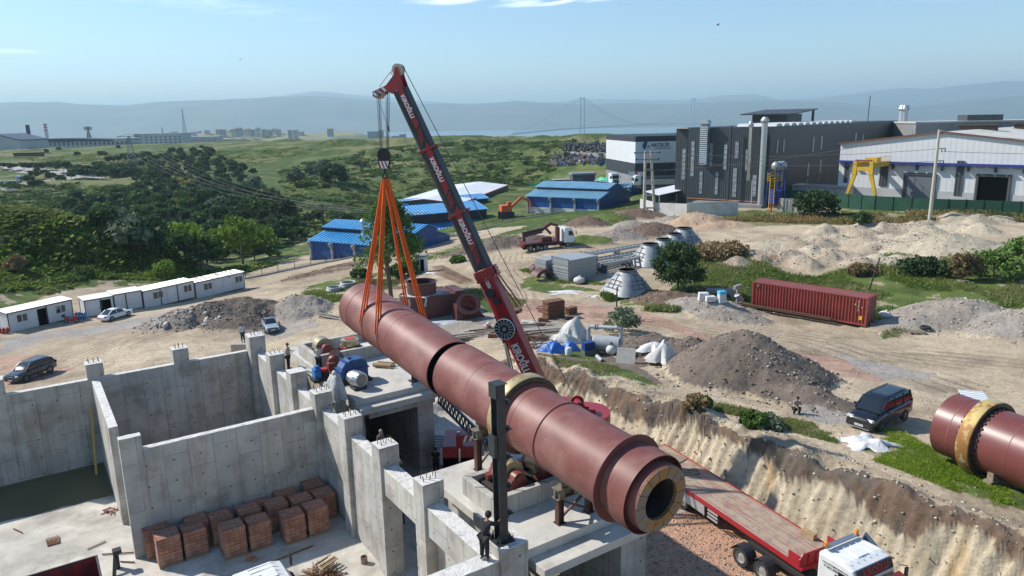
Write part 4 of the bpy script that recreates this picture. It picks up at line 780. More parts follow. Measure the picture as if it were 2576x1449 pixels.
for(px,x0)in((951,-.24),(975,.26)):
 for k in range(4):
  a=GD(px-4+k*2.6,226,43.0);a[1]+=(k%2)*.2;M=MB();M.tube(a,(BX+x0*.75+.03*k,BY-.12+.08*k,zt-.1),.016,n=5);M.build('rope_fall',ROPE,crane)
MB().path([GD(956,262,43.0),GD(976,318,43.0)],.012,4).tube(GD(975,316,43.0),GD(979,330,43.0),.05,n=8).build('limit_switch_chain',ROPE,crane)
hb.scale=(.8,)*3
def sling(lab,v,side,n,off):
 o=AA(v);g=UU*RK*side;e=np.array([o[0]+g[0]*1.01,o[1]+g[1]*1.01,o[2]+.25]);t=worldthing('lifting_sling',lab,'sling',e);h=HK+np.array([off,-.02,-.28])
 for k in range(n):
  q=np.array([.08*(k-.5),.05*(k-.5),0]);a=h+q*.6;b=e+q*1.6;w=MB();d=b-a;L_=np.linalg.norm(d)
  pts=[a+d*s+np.array([0,0,-.06*sin(pi*s)])for s in np.linspace(0,1,12)]
  w.path(pts,.052,6);w.build('strand',ORG_,t,smooth=60)
 M=MB();M.path([e+np.array([.07*cos(x),0,.09*sin(x)-.02])for x in np.linspace(0,2*pi,9)],.022,6);M.path([e+np.array([0,.06*cos(x),.09*sin(x)-.17])for x in np.linspace(0,2*pi,9)],.022,6);M.build('shackle',mat('galvanised',(.45,.47,.48)),t,smooth=40)
sling('orange sling pair at far left, ending on the left of the kiln',39.35,-1,3,-.12);sling('orange sling pair running down to the left side of the kiln, nearer one',37.35,-1,3,-.04)
sling('orange sling pair running behind the kiln, farther one of the right side',39.35,1,2,.05);sling('rightmost orange sling pair, running behind the kiln',37.35,1,3,.12)
for v_,lab in((39.35,'dark orange strap slung under the kiln, farther of two'),(37.35,'dark orange strap slung under the kiln, nearer of two')):
 o=AA(v_);d=AA(v_+1)-AA(v_);a,b,c=basis(d);t=worldthing('belly_strap',lab,'sling',o-np.array([0,0,RK]))
 for k in(-1,1):
  w=.07;P=np.zeros((3,41,3))
  for i,(dd,r_)in enumerate(((-w/2,RK+.012),(0,RK+.03),(w/2,RK+.012))):
   for j in range(41):th_=pi*(1+j/40)-.1+.2*j/40*0+(-.06 if j==0 else 0);e=np.array([UU[0],UU[1],0])*cos(th_)+np.array([0,0,1])*sin(th_);e-=a*(e@a);e/=np.linalg.norm(e);P[i,j]=o+a*(dd+k*.055)+e*r_
  MB().grid(P).build('strap',mat('orange_sling_dark',(.36,.09,.03),(.26,.07,.03),sc=8,rough=.9),t,smooth=60)
  # ------------------------------------------------------------------ vehicles
GLS=mat('window_glass',(.015,.02,.025),rough=.08,spec=.8);TYR=BLK;ALU=mat('alloy_rim',(.42,.43,.44),rough=.3,metal=.8);CHRM=mat('trim_chrome',(.6,.6,.6),rough=.2,metal=1)
LMP=mat('lamp_lens',(.75,.76,.74),rough=.12,spec=.8);REDL=mat('rear_lens',(.35,.01,.01),rough=.2);BLP=mat('black_plastic',(.022,.022,.024),rough=.5);AMB=mat('amber_lens',(.75,.25,.02),rough=.25)
def loftx(st,n=16,e=4.0):
 """body stretched along x: stations (x, half width at the bottom, half width at the top, z0, z1), superellipse sections"""
 P=[]
 for(x,wb,wt,z0,z1)in st:
  row=[]
  for i in range(n+1):
   t=2*pi*i/n+pi/n;c=cos(t);s=sin(t);cc=math.copysign(abs(c)**(2/e),c);ss=math.copysign(abs(s)**(2/e),s);k=(ss+1)/2;row.append((x,cc*(wb+(wt-wb)*k),z0+(z1-z0)*k))
  P.append(row)
 M=MB().grid(P);c0=len(M.v);m_=n+1;M.f.append(tuple(range(n)));M.f.append(tuple((len(P)-1)*m_+i for i in range(n-1,-1,-1)));return M
def wheel(par,x,y,r,w=.22,rim=ALU,spokes=10,name='wheel'):
 s=1 if y>0 else-1
 t=MB().lathe([(r*.62,-w/2),(r*.94,-w/2),(r,-w*.3),(r,w*.3),(r*.94,w/2),(r*.62,w/2)],(x,y,r),(0,1,0),28,True).build(name,TYR,par,smooth=30)
 M=MB().lathe([(r*.62,w*.45*s),(r*.55,w*.46*s),(r*.52,w*.30*s),(r*.2,w*.36*s),(.01,w*.38*s)],(x,y,r),(0,1,0),24)
 for k in range(spokes):a=2*pi*k/spokes;M.obox((x+cos(a)*r*.34,y+w*.42*s,r+sin(a)*r*.34),r*.2,r*.045,.012,(cos(a),0,sin(a)),(0,1,0))
 M.build('rim',rim,t,smooth=25);return t
def car(lab,loc,rz,paint,L_=4.5,Wd=1.82,Hh=1.5,kind='sedan',cat='car',name='parked_car',plate='',chrome=False,wr=.33):
 t=thing(name,lab,cat,loc,rz);h=L_/2;w=Wd/2;gc=.22;bl=Hh*.58
 if kind=='sedan':st=[(h,w*.72,w*.62,.30,.55),(h-.06,w*.9,w*.78,gc,.68),(h-.35,w,w*.88,gc,.74),(h-1.15,w,w*.92,gc,.86),(h-1.7,w,w*.93,gc,bl+.03),(-h+1.4,w,w*.94,gc,bl+.06),(-h+.8,w,w*.92,gc,bl+.06),(-h+.12,w*.96,w*.86,gc+.02,bl+.04),(-h,w*.86,w*.8,.36,bl-.08)];gh=[(h-1.25,.80,.78,bl-.05,bl+.0),(h-1.95,.84,.62,bl-.06,Hh-.07),(h-2.35,.86,.64,bl-.05,Hh),(-h+1.75,.86,.64,bl-.05,Hh-.03),(-h+1.35,.85,.62,bl-.05,Hh-.1),(-h+.55,.80,.75,bl-.05,bl+.04)];roof=(h-1.9,-h+1.5)
 elif kind=='suv':st=[(h,w*.8,w*.7,.35,.75),(h-.06,w*.94,w*.82,gc+.05,.92),(h-.5,w,w*.88,gc+.05,1.0),(h-1.2,w,w*.92,gc+.05,1.06),(-h+.6,w,w*.94,gc+.05,bl+.12),(-h+.1,w*.96,w*.88,gc+.08,bl+.12),(-h,w*.9,w*.82,.45,bl)];gh=[(h-1.05,.82,.80,bl,bl+.06),(h-1.8,.86,.66,bl+.0,Hh-.07),(h-2.2,.87,.68,bl,Hh),(-h+.9,.87,.68,bl,Hh-.03),(-h+.45,.86,.66,bl,Hh-.1),(-h+.1,.84,.74,bl,bl+.15)];roof=(h-1.75,-h+.42)
 else:st=[(h,w*.8,w*.7,.32,.72),(h-.06,w*.94,w*.84,gc,.86),(h-.45,w,w*.9,gc,1.0),(h-.95,w,w*.93,gc,1.10),(-h+.4,w,w*.95,gc,bl+.12),(-h+.05,w*.98,w*.92,gc,bl+.12),(-h,w*.94,w*.9,.3,bl+.1)];gh=[(h-.85,.86,.84,bl,bl+.04),(h-1.65,.89,.74,bl,Hh-.08),(h-2.0,.90,.76,bl,Hh),(-h+.45,.90,.76,bl,Hh-.02),(-h+.2,.90,.74,bl,Hh-.1),(-h+.03,.89,.82,bl,bl+.2)];roof=(h-1.6,-h+.2)
 gh=[(x,a*w,b*w,c,d)for(x,a,b,c,d)in gh]
 loftx(st,24,5).build('body',paint,t,smooth=50)
 loftx(gh,24,5.5).build('windows',GLS,t,smooth=50)
 xs=[g[0]for g in gh];zz=[g[4]for g in gh];ww=[g[2]for g in gh];P=[]
 for x in np.linspace(roof[0],roof[1],12):
  o=np.argsort(xs);z=np.interp(x,np.array(xs)[o],np.array(zz)[o]);q=np.interp(x,np.array(xs)[o],np.array(ww)[o]);P.append([(x,q*1.02*s_,z+.012-.055*abs(s_)**6)for s_ in np.linspace(-1,1,9)])
 MB().grid(P).build('roof',paint,t,smooth=60)
 for s in(-1,1):
  M=MB()
  n_=len(gh)
  for(i,j,f0,f1)in((0,1,0,1),):
   M.bar((gh[0][0],s*gh[0][2],gh[0][4]+.01),(gh[1][0],s*gh[1][2]*1.0,gh[1][4]),.06,.05)
  M.bar((gh[-2][0],s*gh[-2][2],gh[-2][4]),(gh[-1][0]+.02,s*gh[-1][2],gh[-1][4]),.09,.05)
  xm=(gh[2][0]+gh[3][0])/2;
  for xm in([(gh[2][0]+gh[3][0])/2]if kind!='van' else[gh[2][0]-.55,gh[2][0]-1.6]):M.bar((xm,s*gh[2][1]*1.005,bl),(xm,s*gh[2][2]*1.01,Hh-.06),.07,.03,(0,1,0))
  M.build('pillar',paint,t)
  MB().obox((h-1.55 if kind!='van' else h-1.4,s*(w+.1),bl+.08),.09,.10,.07).build('mirror',paint,t,bevel=.03)
  MB().obox((h-.14,s*w*.66,.68 if kind=='sedan' else .82),.10,w*.2,.07,(1,-.35*s,.1)).build('headlight',LMP,t,bevel=.02)
  MB().obox((-h+.05,s*w*.74,bl-.08 if kind=='sedan' else bl),.06,w*.18,.08 if kind=='sedan' else .14,(1,.3*s,0)).build('tail_light',REDL,t,bevel=.02)
  if chrome:MB().bar((h-1.1,s*(w+.005),.42),(-h+1.0,s*(w+.005),.42),.03,.03).build('trim',CHRM,t)
 wb=L_*.295
 for x in(wb+.02,-wb):
  for s in(-1,1):MB().lathe([(wr+.05,-.02),(wr+.05,.02),(.02,.02)],(x,s*(w-.02),wr),(0,1,0),24).build('wheel_arch',BLP,t);wheel(t,x,s*(w-.10),wr)
 MB().obox((h-.02,0,.42),.04,w*.7,.12).obox((h-.005,0,.62 if kind=='sedan' else .72),.03,w*.45,.06).build('grille',BLP,t,bevel=.02)
 p=MB().obox((h+.03,0,.45),.008,.26,.06).build('number_plate',WHT,t)
 if plate:text(plate,'plate_text',p,(h+.042,0,.45),(0,1,0),(0,0,1),.09,BLP,ext=.002)
 if kind=='van':MB().obox((h-.0,0,.27),.05,w*.7,.03).build('skid_plate',ALU,t,bevel=.02)
 if kind in('suv','van'):
  for s in(-1,1):MB().bar((h-2.0,s*w*.62,Hh+.04),(-h+.6,s*w*.62,Hh+.02),.035,.03).build('roof_rail',BLP,t)
 return t
def head_of(a,b):d=b-a;return atan2(d[1],d[0])
def paint(n,c,**k):return mat(n,c,rough=.25,spec=.5,coat=.6,**k)
def put(px0,py0,px1,py1):a=ground_at(px0,py0);b=ground_at(px1,py1);return(a+b)/2,head_of(a,b)
a=ground_at(2262,1052);b=ground_at(2192,1076);c=(a+b)/2+np.array([-.5,-.1,0]);car('black people carrier van standing on pale ground beside the crumpled white sheet',(*c[:2],max(a[2],b[2])-.02),head_of(a,b)+.0,paint('black_paint',(.008,.009,.012)),4.7,1.86,1.88,'van','van','parked_van','41 ATK 302',wr=.34)
a=ground_at(100,945);b=ground_at(28,968);c=(a+b)/2+np.array([0,.9,0]);car('dark grey sport utility car with silver roof rails driving behind the concrete wall',(*c[:2],(a[2]+b[2])/2),head_of(a,b),paint('charcoal_paint',(.030,.034,.042)),4.6,1.84,1.67,'suv','car','parked_car',chrome=True,wr=.36)
a=ground_at(257,812);b=ground_at(308,797);c=(a+b)/2+np.array([-.0,.8,0]);car('white saloon car parked beside the white site cabins',(*c[:2],(a[2]+b[2])/2),head_of(a,b),paint('white_car_paint',(.74,.75,.76)),4.6,1.8,1.46,'sedan','car')
c=ground_at(681,828);car('silver blue hatchback facing the camera beside the dark rubble heap',c,radians(-95)+atan2(-c[1],-c[0])+radians(95)+.12,paint('silver_blue_paint',(.30,.36,.43)),4.1,1.72,1.47,'sedan','car')
# ---- lorries
def cab(par,x,z,W_=2.5,Lc=2.15,Hc=2.75,ma=WHT,visor=None,txt=None):
 """cab-over lorry cab; x front face, z bottom"""
 w=W_/2;P=[]
 prof=[(x-Lc,z),(x-.05,z),(x+.02,z+.5),(x,z+1.05),(x-.28,z+Hc-.55),(x-.5,z+Hc-.12),(x-.95,z+Hc),(x-Lc,z+Hc-.05)]
 b=MB().prism(prof,(0,-w,0),(1,0,0),(0,0,1),(0,W_,0)).build('cab',ma,par,bevel=.12)
 MB().add([(x+.015,-w+.14,z+1.12),(x+.015,w-.14,z+1.12),(x-.22,w-.2,z+Hc-.66),(x-.22,-w+.2,z+Hc-.66)],[(0,1,2,3)]).build('windscreen',GLS,b)
 for s in(-1,1):
  MB().add([(x-.25,s*(w+.006),z+1.12),(x-1.15,s*(w+.006),z+1.12),(x-1.15,s*(w+.006),z+1.85),(x-.55,s*(w+.006),z+1.85),(x-.42,s*(w+.006),z+1.7)],[(0,1,2,3,4)]).build('side_window',GLS,b)
  M=MB();M.bar((x-.12,s*w,z+1.95),(x+.12,s*(w+.25),z+1.95),.04).obox((x+.08,s*(w+.28),z+1.55),.05,.09,.3);M.build('mirror',BLP,b,bevel=.02)
  MB().obox((x+.02,s*w*.72,z+.18),.05,.22,.09).build('headlight',LMP,b,bevel=.02)
 MB().obox((x+.03,0,z+.62),.02,w*.6,.2).obox((x+.04,0,z+.12),.05,w*.95,.2).build('grille',BLP,b,bevel=.02)
 MB().obox((x-1.2,0,z+Hc+.015),.28,.32,.03).build('roof_hatch',GLS if txt else ma,b,bevel=.01)
 M=MB()
 for k in range(6):M.box(x-1.95,x-.75,-w*.8+k*w*.32-.015,-w*.8+k*w*.32+.015,z+Hc-.01,z+Hc+.012)
 M.build('roof_rib',ma,b)
 if visor:MB().obox((x-.13,0,z+Hc-.62),.03,w*.9,.24,(1,0,.25),(-.2,0,1)).build('visor',visor,b)
 return b
TC=UV(27.9,15.35,FLOOR);hv=-(UU*.10+VV*.995);hr=atan2(hv[1],hv[0])
tra=thing('truck_tractor','white lorry tractor unit with two orange beacons coupled to the red flatbed trailer','truck',(*(np.array(TC[:2])),FLOOR+.05),hr)
cb=cab(tra,1.3,1.0,2.48,2.2,2.32,WHT)
MB().obox((1.30-.33,0,3.02),.02,1.12,.22,(1,0,.38),(-.38,0,1)).build('sign_panel',BLP,cb,bevel=.01)
text('KIROĞLU','lettering',cb,(1.33-.33,0,3.03),(0,1,0),(-.38,0,1),.40,CRED2,bold=.02,sx=.95)
MB().obox((1.46,0,2.72),.16,1.12,.03,(1,0,-.25)).build('sun_visor',mat('visor_red',(.20,.03,.02),rough=.3),cb)
rb=MB().obox((-.72,0,3.46),.11,1.05,.045).build('roof_bar',ALU,cb,bevel=.01)
for s in(-1,1):MB().lathe([(.09,0),(.09,.05),(.085,.18),(.03,.23),(.001,.235)],(-.72,s*.98,3.5),n=14).build('beacon',AMB,rb,smooth=40)
MB().prism([(-.9,0),(.3,0),(.1,.5),(-.6,.9)],(0.1,1.27,2.7),(1,0,0),(0,0,1),(0,.05,0)).build('air_deflector',mat('deflector_blue',(.05,.09,.13),rough=.4),cb)
sidey=1.247
for sgn in(1,-1):
 text('www.kiroglulojistik.com','lettering',cb,(.0,sgn*1.262,2.95),(-sgn,0,0),(0,0,1),.13,BLP,ext=.003);text('0 262 658 87 61','lettering',cb,(.0,sgn*1.262,2.79),(-sgn,0,0),(0,0,1),.17,BLP,ext=.003)
 text('K','logo_letter',cb,(-.18*-sgn*-1,sgn*1.262,2.4),(-sgn,0,0),(0,0,1),.6,BLP,ext=.003,bold=.02);text('R','logo_letter',cb,(.22*-sgn,sgn*1.262,2.4),(-sgn,0,0),(0,0,1),.6,CRED2,ext=.003,bold=.02)
CHS=mat('chassis_black',(.03,.028,.027),rough=.6)
MB().box(-5.6,.9,-.45,.45,.7,.98).box(-1.9,-1.1,.7,1.2,.45,1.0).box(-1.9,-1.1,-1.2,-.7,.45,1.0).build('chassis',CHS,tra,bevel=.02)
for x in(.35,-3.9,-5.25):
 for s in(-1,1):
  wheel(tra,x,s*1.05,.52,.34 if x>0 else .5,mat('steel_rim',(.38,.37,.35),rough=.5,metal=.3),0)
  if x<0:MB().grid([[(x+.60*cos(a),s*(1.05)-.3+.6*k,.52+.60*sin(a))for a in np.linspace(.2,pi-.2,9)]for k in(0,1)]).build('mudguard',BLP,tra)
TA=np.array([.150,.9887]);TW=np.array([.9887,-.150]);T0=np.array([27.62,17.75])+TW*1.27;hd_=-(UU*TA[0]+VV*TA[1])
tl=thing('flatbed_trailer','long red flatbed semi-trailer with worn plank deck beside the limestone bank','trailer',UV(T0[0],T0[1],FLOOR+.05),atan2(hd_[1],hd_[0]))
DK=mat('worn_planks',(.37,.29,.215),(.33,.19,.14),sc=1.0,rough=.85,mix=(.5,.7),detail=10,dirt=((.24,.19,.165),.8,2.0,.5,.62));DK2=mat('worn_planks_red',(.27,.08,.075),(.33,.22,.17),sc=1.6,rough=.85,mix=(.42,.6),detail=10)
LT=13.4;M=MB()
for k in range(9):y=-1.2+k*.268;M.box(-LT,-.06,y,y+.255,1.38,1.42)
M.build('deck',DK,tl)
for y in(-1.08,-.55,-.28,.25,.5,1.05):MB().box(-LT,-.06,y,y+.06,1.42,1.424).build('deck_strip',DK2,tl)
TRED=mat('trailer_red',(.36,.02,.03),rough=.4,dirt=((.2,.05,.04),.6,3,.5,.7))
M=MB();M.box(-LT,0,1.22,1.29,1.2,1.44).box(-LT,0,-1.29,-1.22,1.2,1.44).box(-LT-.05,-LT,-1.29,1.29,1.2,1.44).box(-LT,-.05,-.5,-.35,.85,1.37).box(-LT,-.05,.35,.5,.85,1.37);M.build('side_rail',TRED,tl)
M=MB()
for k in range(13):M.box(-1.0-k*1.0-.04,-1.0-k*1.0+.04,-1.21,1.21,1.22,1.375)
M.build('cross_member',CHS,tl)
hb_=MB().prism([(-1.29,0),(1.29,0),(1.29,.55),(1.1,.78),(-1.1,.78),(-1.29,.55)],(-.05,0,1.2),(0,1,0),(0,0,1),(.06,0,0)).box(-.05,.13,-1.29,1.29,1.2,1.36).box(-.7,-.05,1.22,1.29,1.45,1.9).box(-.7,-.05,-1.29,-1.22,1.45,1.9).build('headboard',TRED,tl,bevel=.01)
for y in(-.8,-.3,.2,.7):MB().box(.015,.06,y,y+.07,1.37,1.9).build('stiffener',TRED,hb_)
GALV=mat('galvanised_ribbed',(.55,.56,.57),(.48,.49,.50),sc=2,rough=.4,metal=.4)
for s in(-1,1):
 for(x0,x1)in((-9.1,-6.6),(-11.8,-9.25)):
  M=MB()
  for k in range(5):M.box(x0,x1,s*1.26-.02,s*1.26+.02,.62+k*.11,.71+k*.11)
  M.box(x0,x0+.05,s*1.3-.02,s*1.3+.02,.6,1.18).box(x1-.05,x1,s*1.3-.02,s*1.3+.02,.6,1.18);M.build('side_skirt',GALV,tl)
 M=MB()
 for k in range(3):M.box(-6.4,-5.6,s*1.24-.02,s*1.24+.02,.62+k*.2,.72+k*.2)
 M.build('side_guard',GALV,tl)
for x in(-8.6,-9.9,-11.2):
 for s in(-1,1):wheel(tl,x,s*1.0,.5,.4,mat('steel_rim',(.38,.37,.35)),0)
for i,(x,y,l,w,h,a,lab)in enumerate(((-1.6,1.0,.75,.3,.3,.1,'squared timber block lying near the headboard of the flatbed trailer'),(-9.5,-.2,1.6,.16,.1,1.3,'flat timber beams lying across the middle of the trailer deck'),(-11.6,.5,1.3,.9,.06,.3,'square plywood sheet lying on the far end of the trailer deck'))):
 p=tl.matrix_basis@Vector((x,y,1.42));t=thing('timber_block',lab,'timber',p,tl.rotation_euler.z+a)
 for k in range(3 if i==1 else 1):MB().box(-l/2,l/2,-w/2+k*w*1.15,w/2+k*w*1.15-.01,0,h+.03*k).build('beam' if i!=2 else 'sheet',mat('old_timber',(.20,.15,.10))if i else TIMB,t,bevel=.01)
a=ground_at(1330,637);b=ground_at(1425,622);c=(a+b)/2;LC=thing('loader_crane_truck','white cab lorry with folded dark red loader crane parked on the haul road','truck',c+np.array([0,1.2,0]),head_of(a,b)-.05)
DRED=mat('dull_dark_red',(.16,.025,.025),(.11,.02,.02),sc=1,rough=.5)
cab(LC,4.3,.95,2.5,1.8,2.45,WHT)
MB().box(-4.4,2.4,-.45,.45,.6,.95).build('chassis',CHS,LC);MB().box(-4.4,1.3,-1.25,1.25,1.15,1.35).box(-4.4,-4.3,-1.25,1.25,1.35,1.6).box(-4.9,-4.4,-.9,.9,.7,.95).build('load_bed',DRED,LC)
M=MB();M.bar((1.8,0,1.0),(1.8,0,3.4),.6,.6).bar((1.9,.1,3.6),(.4,.1,4.1),.35,.4).bar((.5,.1,4.0),(-.9,.1,3.2),.5,.5).bar((.6,0,2.4),(-.5,0,3.6),.35,.35).box(-1.2,.6,-.5,.5,1.36,2.0);M.build('crane_column',DRED,LC,bevel=.03)
M=MB();M.bar((-.6,.15,3.25),(-4.3,.15,2.75),.45,.5).bar((-1,-.2,2.9),(-4.4,-.2,2.4),.4,.4).bar((-4.1,0,1.4),(-4.1,0,2.8),.4,.4);M.build('crane_arm',mat('arm_dark',(.05,.02,.02),rough=.5),LC,bevel=.02)
for x in(3.1,-.9,-2.2,-3.5):
 for s in(-1,1):wheel(LC,x,s*1.05,.52,.34,mat('dusty_rim',(.25,.23,.21),rough=.7),0)
for s in(-1,1):MB().tube((1.8,s*1.2,.3),(1.8,s*1.2,1.3),.08,n=8).box(1.6,2.0,s*1.2-.2,s*1.2+.2,.25,.3).build('outrigger',DRED,LC)
wc=uvthing('small_truck','white small lorry cab cut off by the bottom edge, ribbed roof seen from above','truck',7.0,29.5,FLOOR+.05)
wc.rotation_euler=(0,0,TH);ORG[wc]=(0,0,0);cab(wc,1.1,.75,2.1,2.6,2.0,WHT);
for s in(-1,1):wheel(wc,.2,s*.85,.38,.25)
MB().box(-3.5,.5,-.4,.4,.5,.8).build('chassis',CHS,wc)
for ch in wc.children:pass
tp=uvthing('tipper_trailer','red open tipper body with black inside cut off at the bottom left','trailer',.9,37.3,FLOOR+.05);ORG[tp]=(0,0,0)
MB().box(-5.2,0,-2.3,-2.25,.9,1.8).box(-5.2,0,-.05,0,.9,1.8).box(-.05,0,-2.25,-.05,.9,1.8).box(-5.2,0,-2.25,-.05,.85,.9).build('tipper_body',mat('tipper_red',(.30,.02,.02),(.05,.03,.03),sc=1.5,rough=.6),tp);MB().box(-5.2,.02,-.06,.02,1.8,1.86).box(-.08,.02,-2.3,-.06,1.8,1.86).build('top_rail',CHS,tp)
for s in(-2.0,-.3):wheel(tp,-1.2,s,.48,.3)
MB().box(-5.0,-.2,-1.6,-.7,.5,.84).build('chassis',CHS,tp)
gx=uvthing('steel_frame_stand','black bent steel frame stub standing beside the red tipper','steel frame',1.7,38.8,FLOOR+.05);MB().box(1.65,1.85,38.7,38.9,FLOOR+.05,FLOOR+.9).box(1.6,2.0,38.6,39.0,FLOOR+.9,FLOOR+1.1).bar((1.7,38.8,FLOOR+.8),(1.5,38.1,FLOOR+.1),.15).build('frame',BLP,gx)
c=ground_at(180,812);mb=thing('motorbike','red scooter with a black top box parked beside the first white cabin','motorbike',c,.35)
for x in(-.62,.62):wheel(mb,x,.06,.27,.11,ALU,5)
M=loftx([(.75,.06,.05,.55,.9),(.5,.12,.1,.3,1.0),(.3,.14,.1,.28,.55),(-.2,.15,.12,.3,.62),(-.45,.14,.12,.4,.8),(-.8,.08,.06,.6,.75)],12,3);M.build('body',mat('scooter_red',(.5,.03,.02),rough=.3),mb,smooth=50)
MB().box(-.6,.1,-.13,.13,.78,.86).build('seat',BLP,mb,bevel=.03);MB().box(-1.0,-.6,-.22,.22,.85,1.2).build('top_box',BLP,mb,bevel=.05);MB().bar((.52,-.33,1.12),(.52,.33,1.12),.04).bar((.58,0,.3),(.5,0,1.12),.05).build('handlebar',BLP,mb)
c=G(2448,990,3.9);c[2]=float(hgt(c[0],c[1]));mv=thing('parked_van','red van with a white ribbed roof rack half hidden behind the right-hand kiln','van',c,atan2(c[1],c[0])+.25)
loftx([(2.2,.7,.6,.3,.9),(2.1,.85,.75,.25,1.0),(1.2,.92,.85,.25,1.15),(.7,.92,.72,.25,1.85),(-2.1,.92,.76,.25,1.95),(-2.2,.88,.72,.3,1.9)],20,5).build('body',paint('van_red',(.30,.02,.03)),mv,smooth=50)
loftx([(1.25,.84,.8,1.1,1.15),(.65,.84,.70,1.15,1.75),(-1.9,.935,.80,1.2,1.75),(-1.95,.9,.8,1.2,1.7)],20,6).build('windows',GLS,mv,smooth=50)
MB().box(-1.9,.6,-.7,.7,1.98,2.04).build('roof_panel',WHT,mv,bevel=.02)
for k in range(7):MB().box(-1.75+.35*k,-1.70+.35*k,-.7,.7,2.04,2.08).build('roof_rib',WHT,mv)
for x in(1.35,-1.35):
 for s in(-.82,.82):wheel(mv,x,s,.33)
 # ------------------------------------------------------------------ people
SKIN=mat('skin',(.42,.24,.16),rough=.55);HAIR=mat('hair_dark',(.02,.015,.012),rough=.6);HAIRG=mat('hair_grey',(.35,.34,.33),rough=.6)
def skin_mesh(name,pts,edges,rad,ma,par,root=0,sub=1):
 me=bpy.data.meshes.new(name);me.from_pydata([tuple(p)for p in pts],edges,[]);me.materials.append(ma);o=bpy.data.objects.new(name,me);COL.objects.link(o);o.parent=par
 md=o.modifiers.new('skin','SKIN');md.use_smooth_shade=True;
 if not me.skin_vertices:bpy.context.view_layer.objects.active=o
 if not len(me.skin_vertices):
  bm=__import__('bmesh').new();bm.from_mesh(me);bm.verts.layers.skin.verify();bm.to_mesh(me);bm.free()
 for i,v in enumerate(me.skin_vertices[0].data):v.radius=(rad[i],rad[i])if not hasattr(rad[i],'__len__')else rad[i];v.use_root=(i==root)
 if sub:sd_=o.modifiers.new('sub','SUBSURF');sd_.levels=sub;sd_.render_levels=sub
 return o
def person(lab,loc,rz,top,legs,hair=HAIR,pose='stand',arms=None,lean=0,shoes=BLP,cap=None,group=None,s=1.0):
 t=thing('person',lab,'person',loc,rz,group);t.scale=(s,s,s)
 pel=np.array([0,0,.93]);ch=pel+np.array([.02,0,.45]);nk=pel+np.array([.02,0,.58]);hd=pel+np.array([.05,0,.72])
 if lean:
  def rot(p):q=p-pel;return pel+np.array([q[0]*cos(lean)+q[2]*sin(lean),q[1],-q[0]*sin(lean)+q[2]*cos(lean)])
  ch,nk,hd=rot(ch),rot(nk),rot(hd)
 A=arms or{}
 def arm(sg):
  sh=ch+np.array([0,.19*sg,.04]);mode=A.get(sg,'down')
  if mode=='down':el=sh+np.array([-.03,.05*sg,-.28]);wr=el+np.array([.06,.0,-.25]);hn=wr+np.array([.02,0,-.08])
  elif mode=='front':el=sh+np.array([.10,.06*sg,-.24]);wr=el+np.array([.22,-.06*sg,.05]);hn=wr+np.array([.08,-.02*sg,.01])
  elif mode=='reach':el=sh+np.array([.20,.06*sg,-.14]);wr=el+np.array([.22,.0,.02]);hn=wr+np.array([.08,0,0])
  elif mode=='side':el=sh+np.array([.06,.20*sg,-.14]);wr=el+np.array([.10,.20*sg,-.10]);hn=wr+np.array([.04,.07*sg,-.02])
  elif mode=='up':el=sh+np.array([.06,.22*sg,.02]);wr=el+np.array([.20,-.06*sg,.06]);hn=wr+np.array([.08,-.03*sg,.02])
  elif mode=='hips':el=sh+np.array([-.06,.18*sg,-.22]);wr=el+np.array([.08,-.14*sg,-.16]);hn=wr+np.array([.06,-.02*sg,-.03])
  elif mode=='knees':el=sh+np.array([.14,.05*sg,-.22]);wr=el+np.array([.2,-.05*sg,-.02]);hn=wr+np.array([.08,0,-.02])
  return sh,el,wr,hn
 def leg(sg):
  hp=pel+np.array([0,.09*sg,-.06])
  if pose=='sit':kn=hp+np.array([.42,.06*sg,.02]);an=kn+np.array([-.02,0,-.40])
  elif pose=='crouch':kn=hp+np.array([.30,.10*sg,.12]);an=kn+np.array([-.10,-.02*sg,-.42])
  elif pose=='stride':kn=hp+np.array([.10*sg+.04,.01*sg,-.42]);an=kn+np.array([.06*sg-.06,0,-.39])
  else:kn=hp+np.array([.02,.015*sg,-.42]);an=kn+np.array([-.02,.01*sg,-.39])
  return hp,kn,an,an+np.array([.14,.01*sg,-.045])
 aR,aL,lR,lL=arm(-1),arm(1),leg(-1),leg(1)
 base=min(lR[2][2],lL[2][2]);dz=.075-base;off=np.array([0,0,dz])
 pel,ch,nk,hd=pel+off,ch+off,nk+off,hd+off;aR,aL,lR,lL=[[q+off for q in z]for z in(aR,aL,lR,lL)]
 P=[pel,(pel+ch)/2,ch,nk,hd,hd+(hd-nk)*.45];R_=[.08,.07,.075,.05,.085,.062];Ed=[(0,1),(1,2),(2,3),(3,4),(4,5)]
 for(sh,el,wr,hn)in(aR,aL):
  k=len(P);P+=[sh,el,wr,hn];R_+=[.045,.042,.028,.036];Ed+=[(2,k),(k,k+1),(k+1,k+2),(k+2,k+3)]
  f=(hn-wr)/np.linalg.norm(hn-wr);sd_=np.cross(f,(0,0,1))if abs(f[2])<.9 else np.cross(f,(0,1,0));sd_/=np.linalg.norm(sd_)
  for i in range(4):q=len(P);o_=sd_*(i-1.5)*.021;l_=(.07,.082,.078,.06)[i];P+=[hn+f*.03+o_,hn+f*(.03+l_*.55)+o_*1.05,hn+f*(.03+l_*.8)+o_*1.05+np.array([0,0,-.02])];R_+=[.010,.0085,.007];Ed+=[(k+3,q),(q,q+1),(q+1,q+2)]
  q=len(P);P+=[hn+sd_*.045+f*.0,hn+sd_*.06+f*.035];R_+=[.011,.009];Ed+=[(k+3,q),(q,q+1)]
 for(hp,kn,an,ft)in(lR,lL):k=len(P);P+=[hp,kn,an];R_+=[.06,.045,.035];Ed+=[(0,k),(k,k+1),(k+1,k+2)]
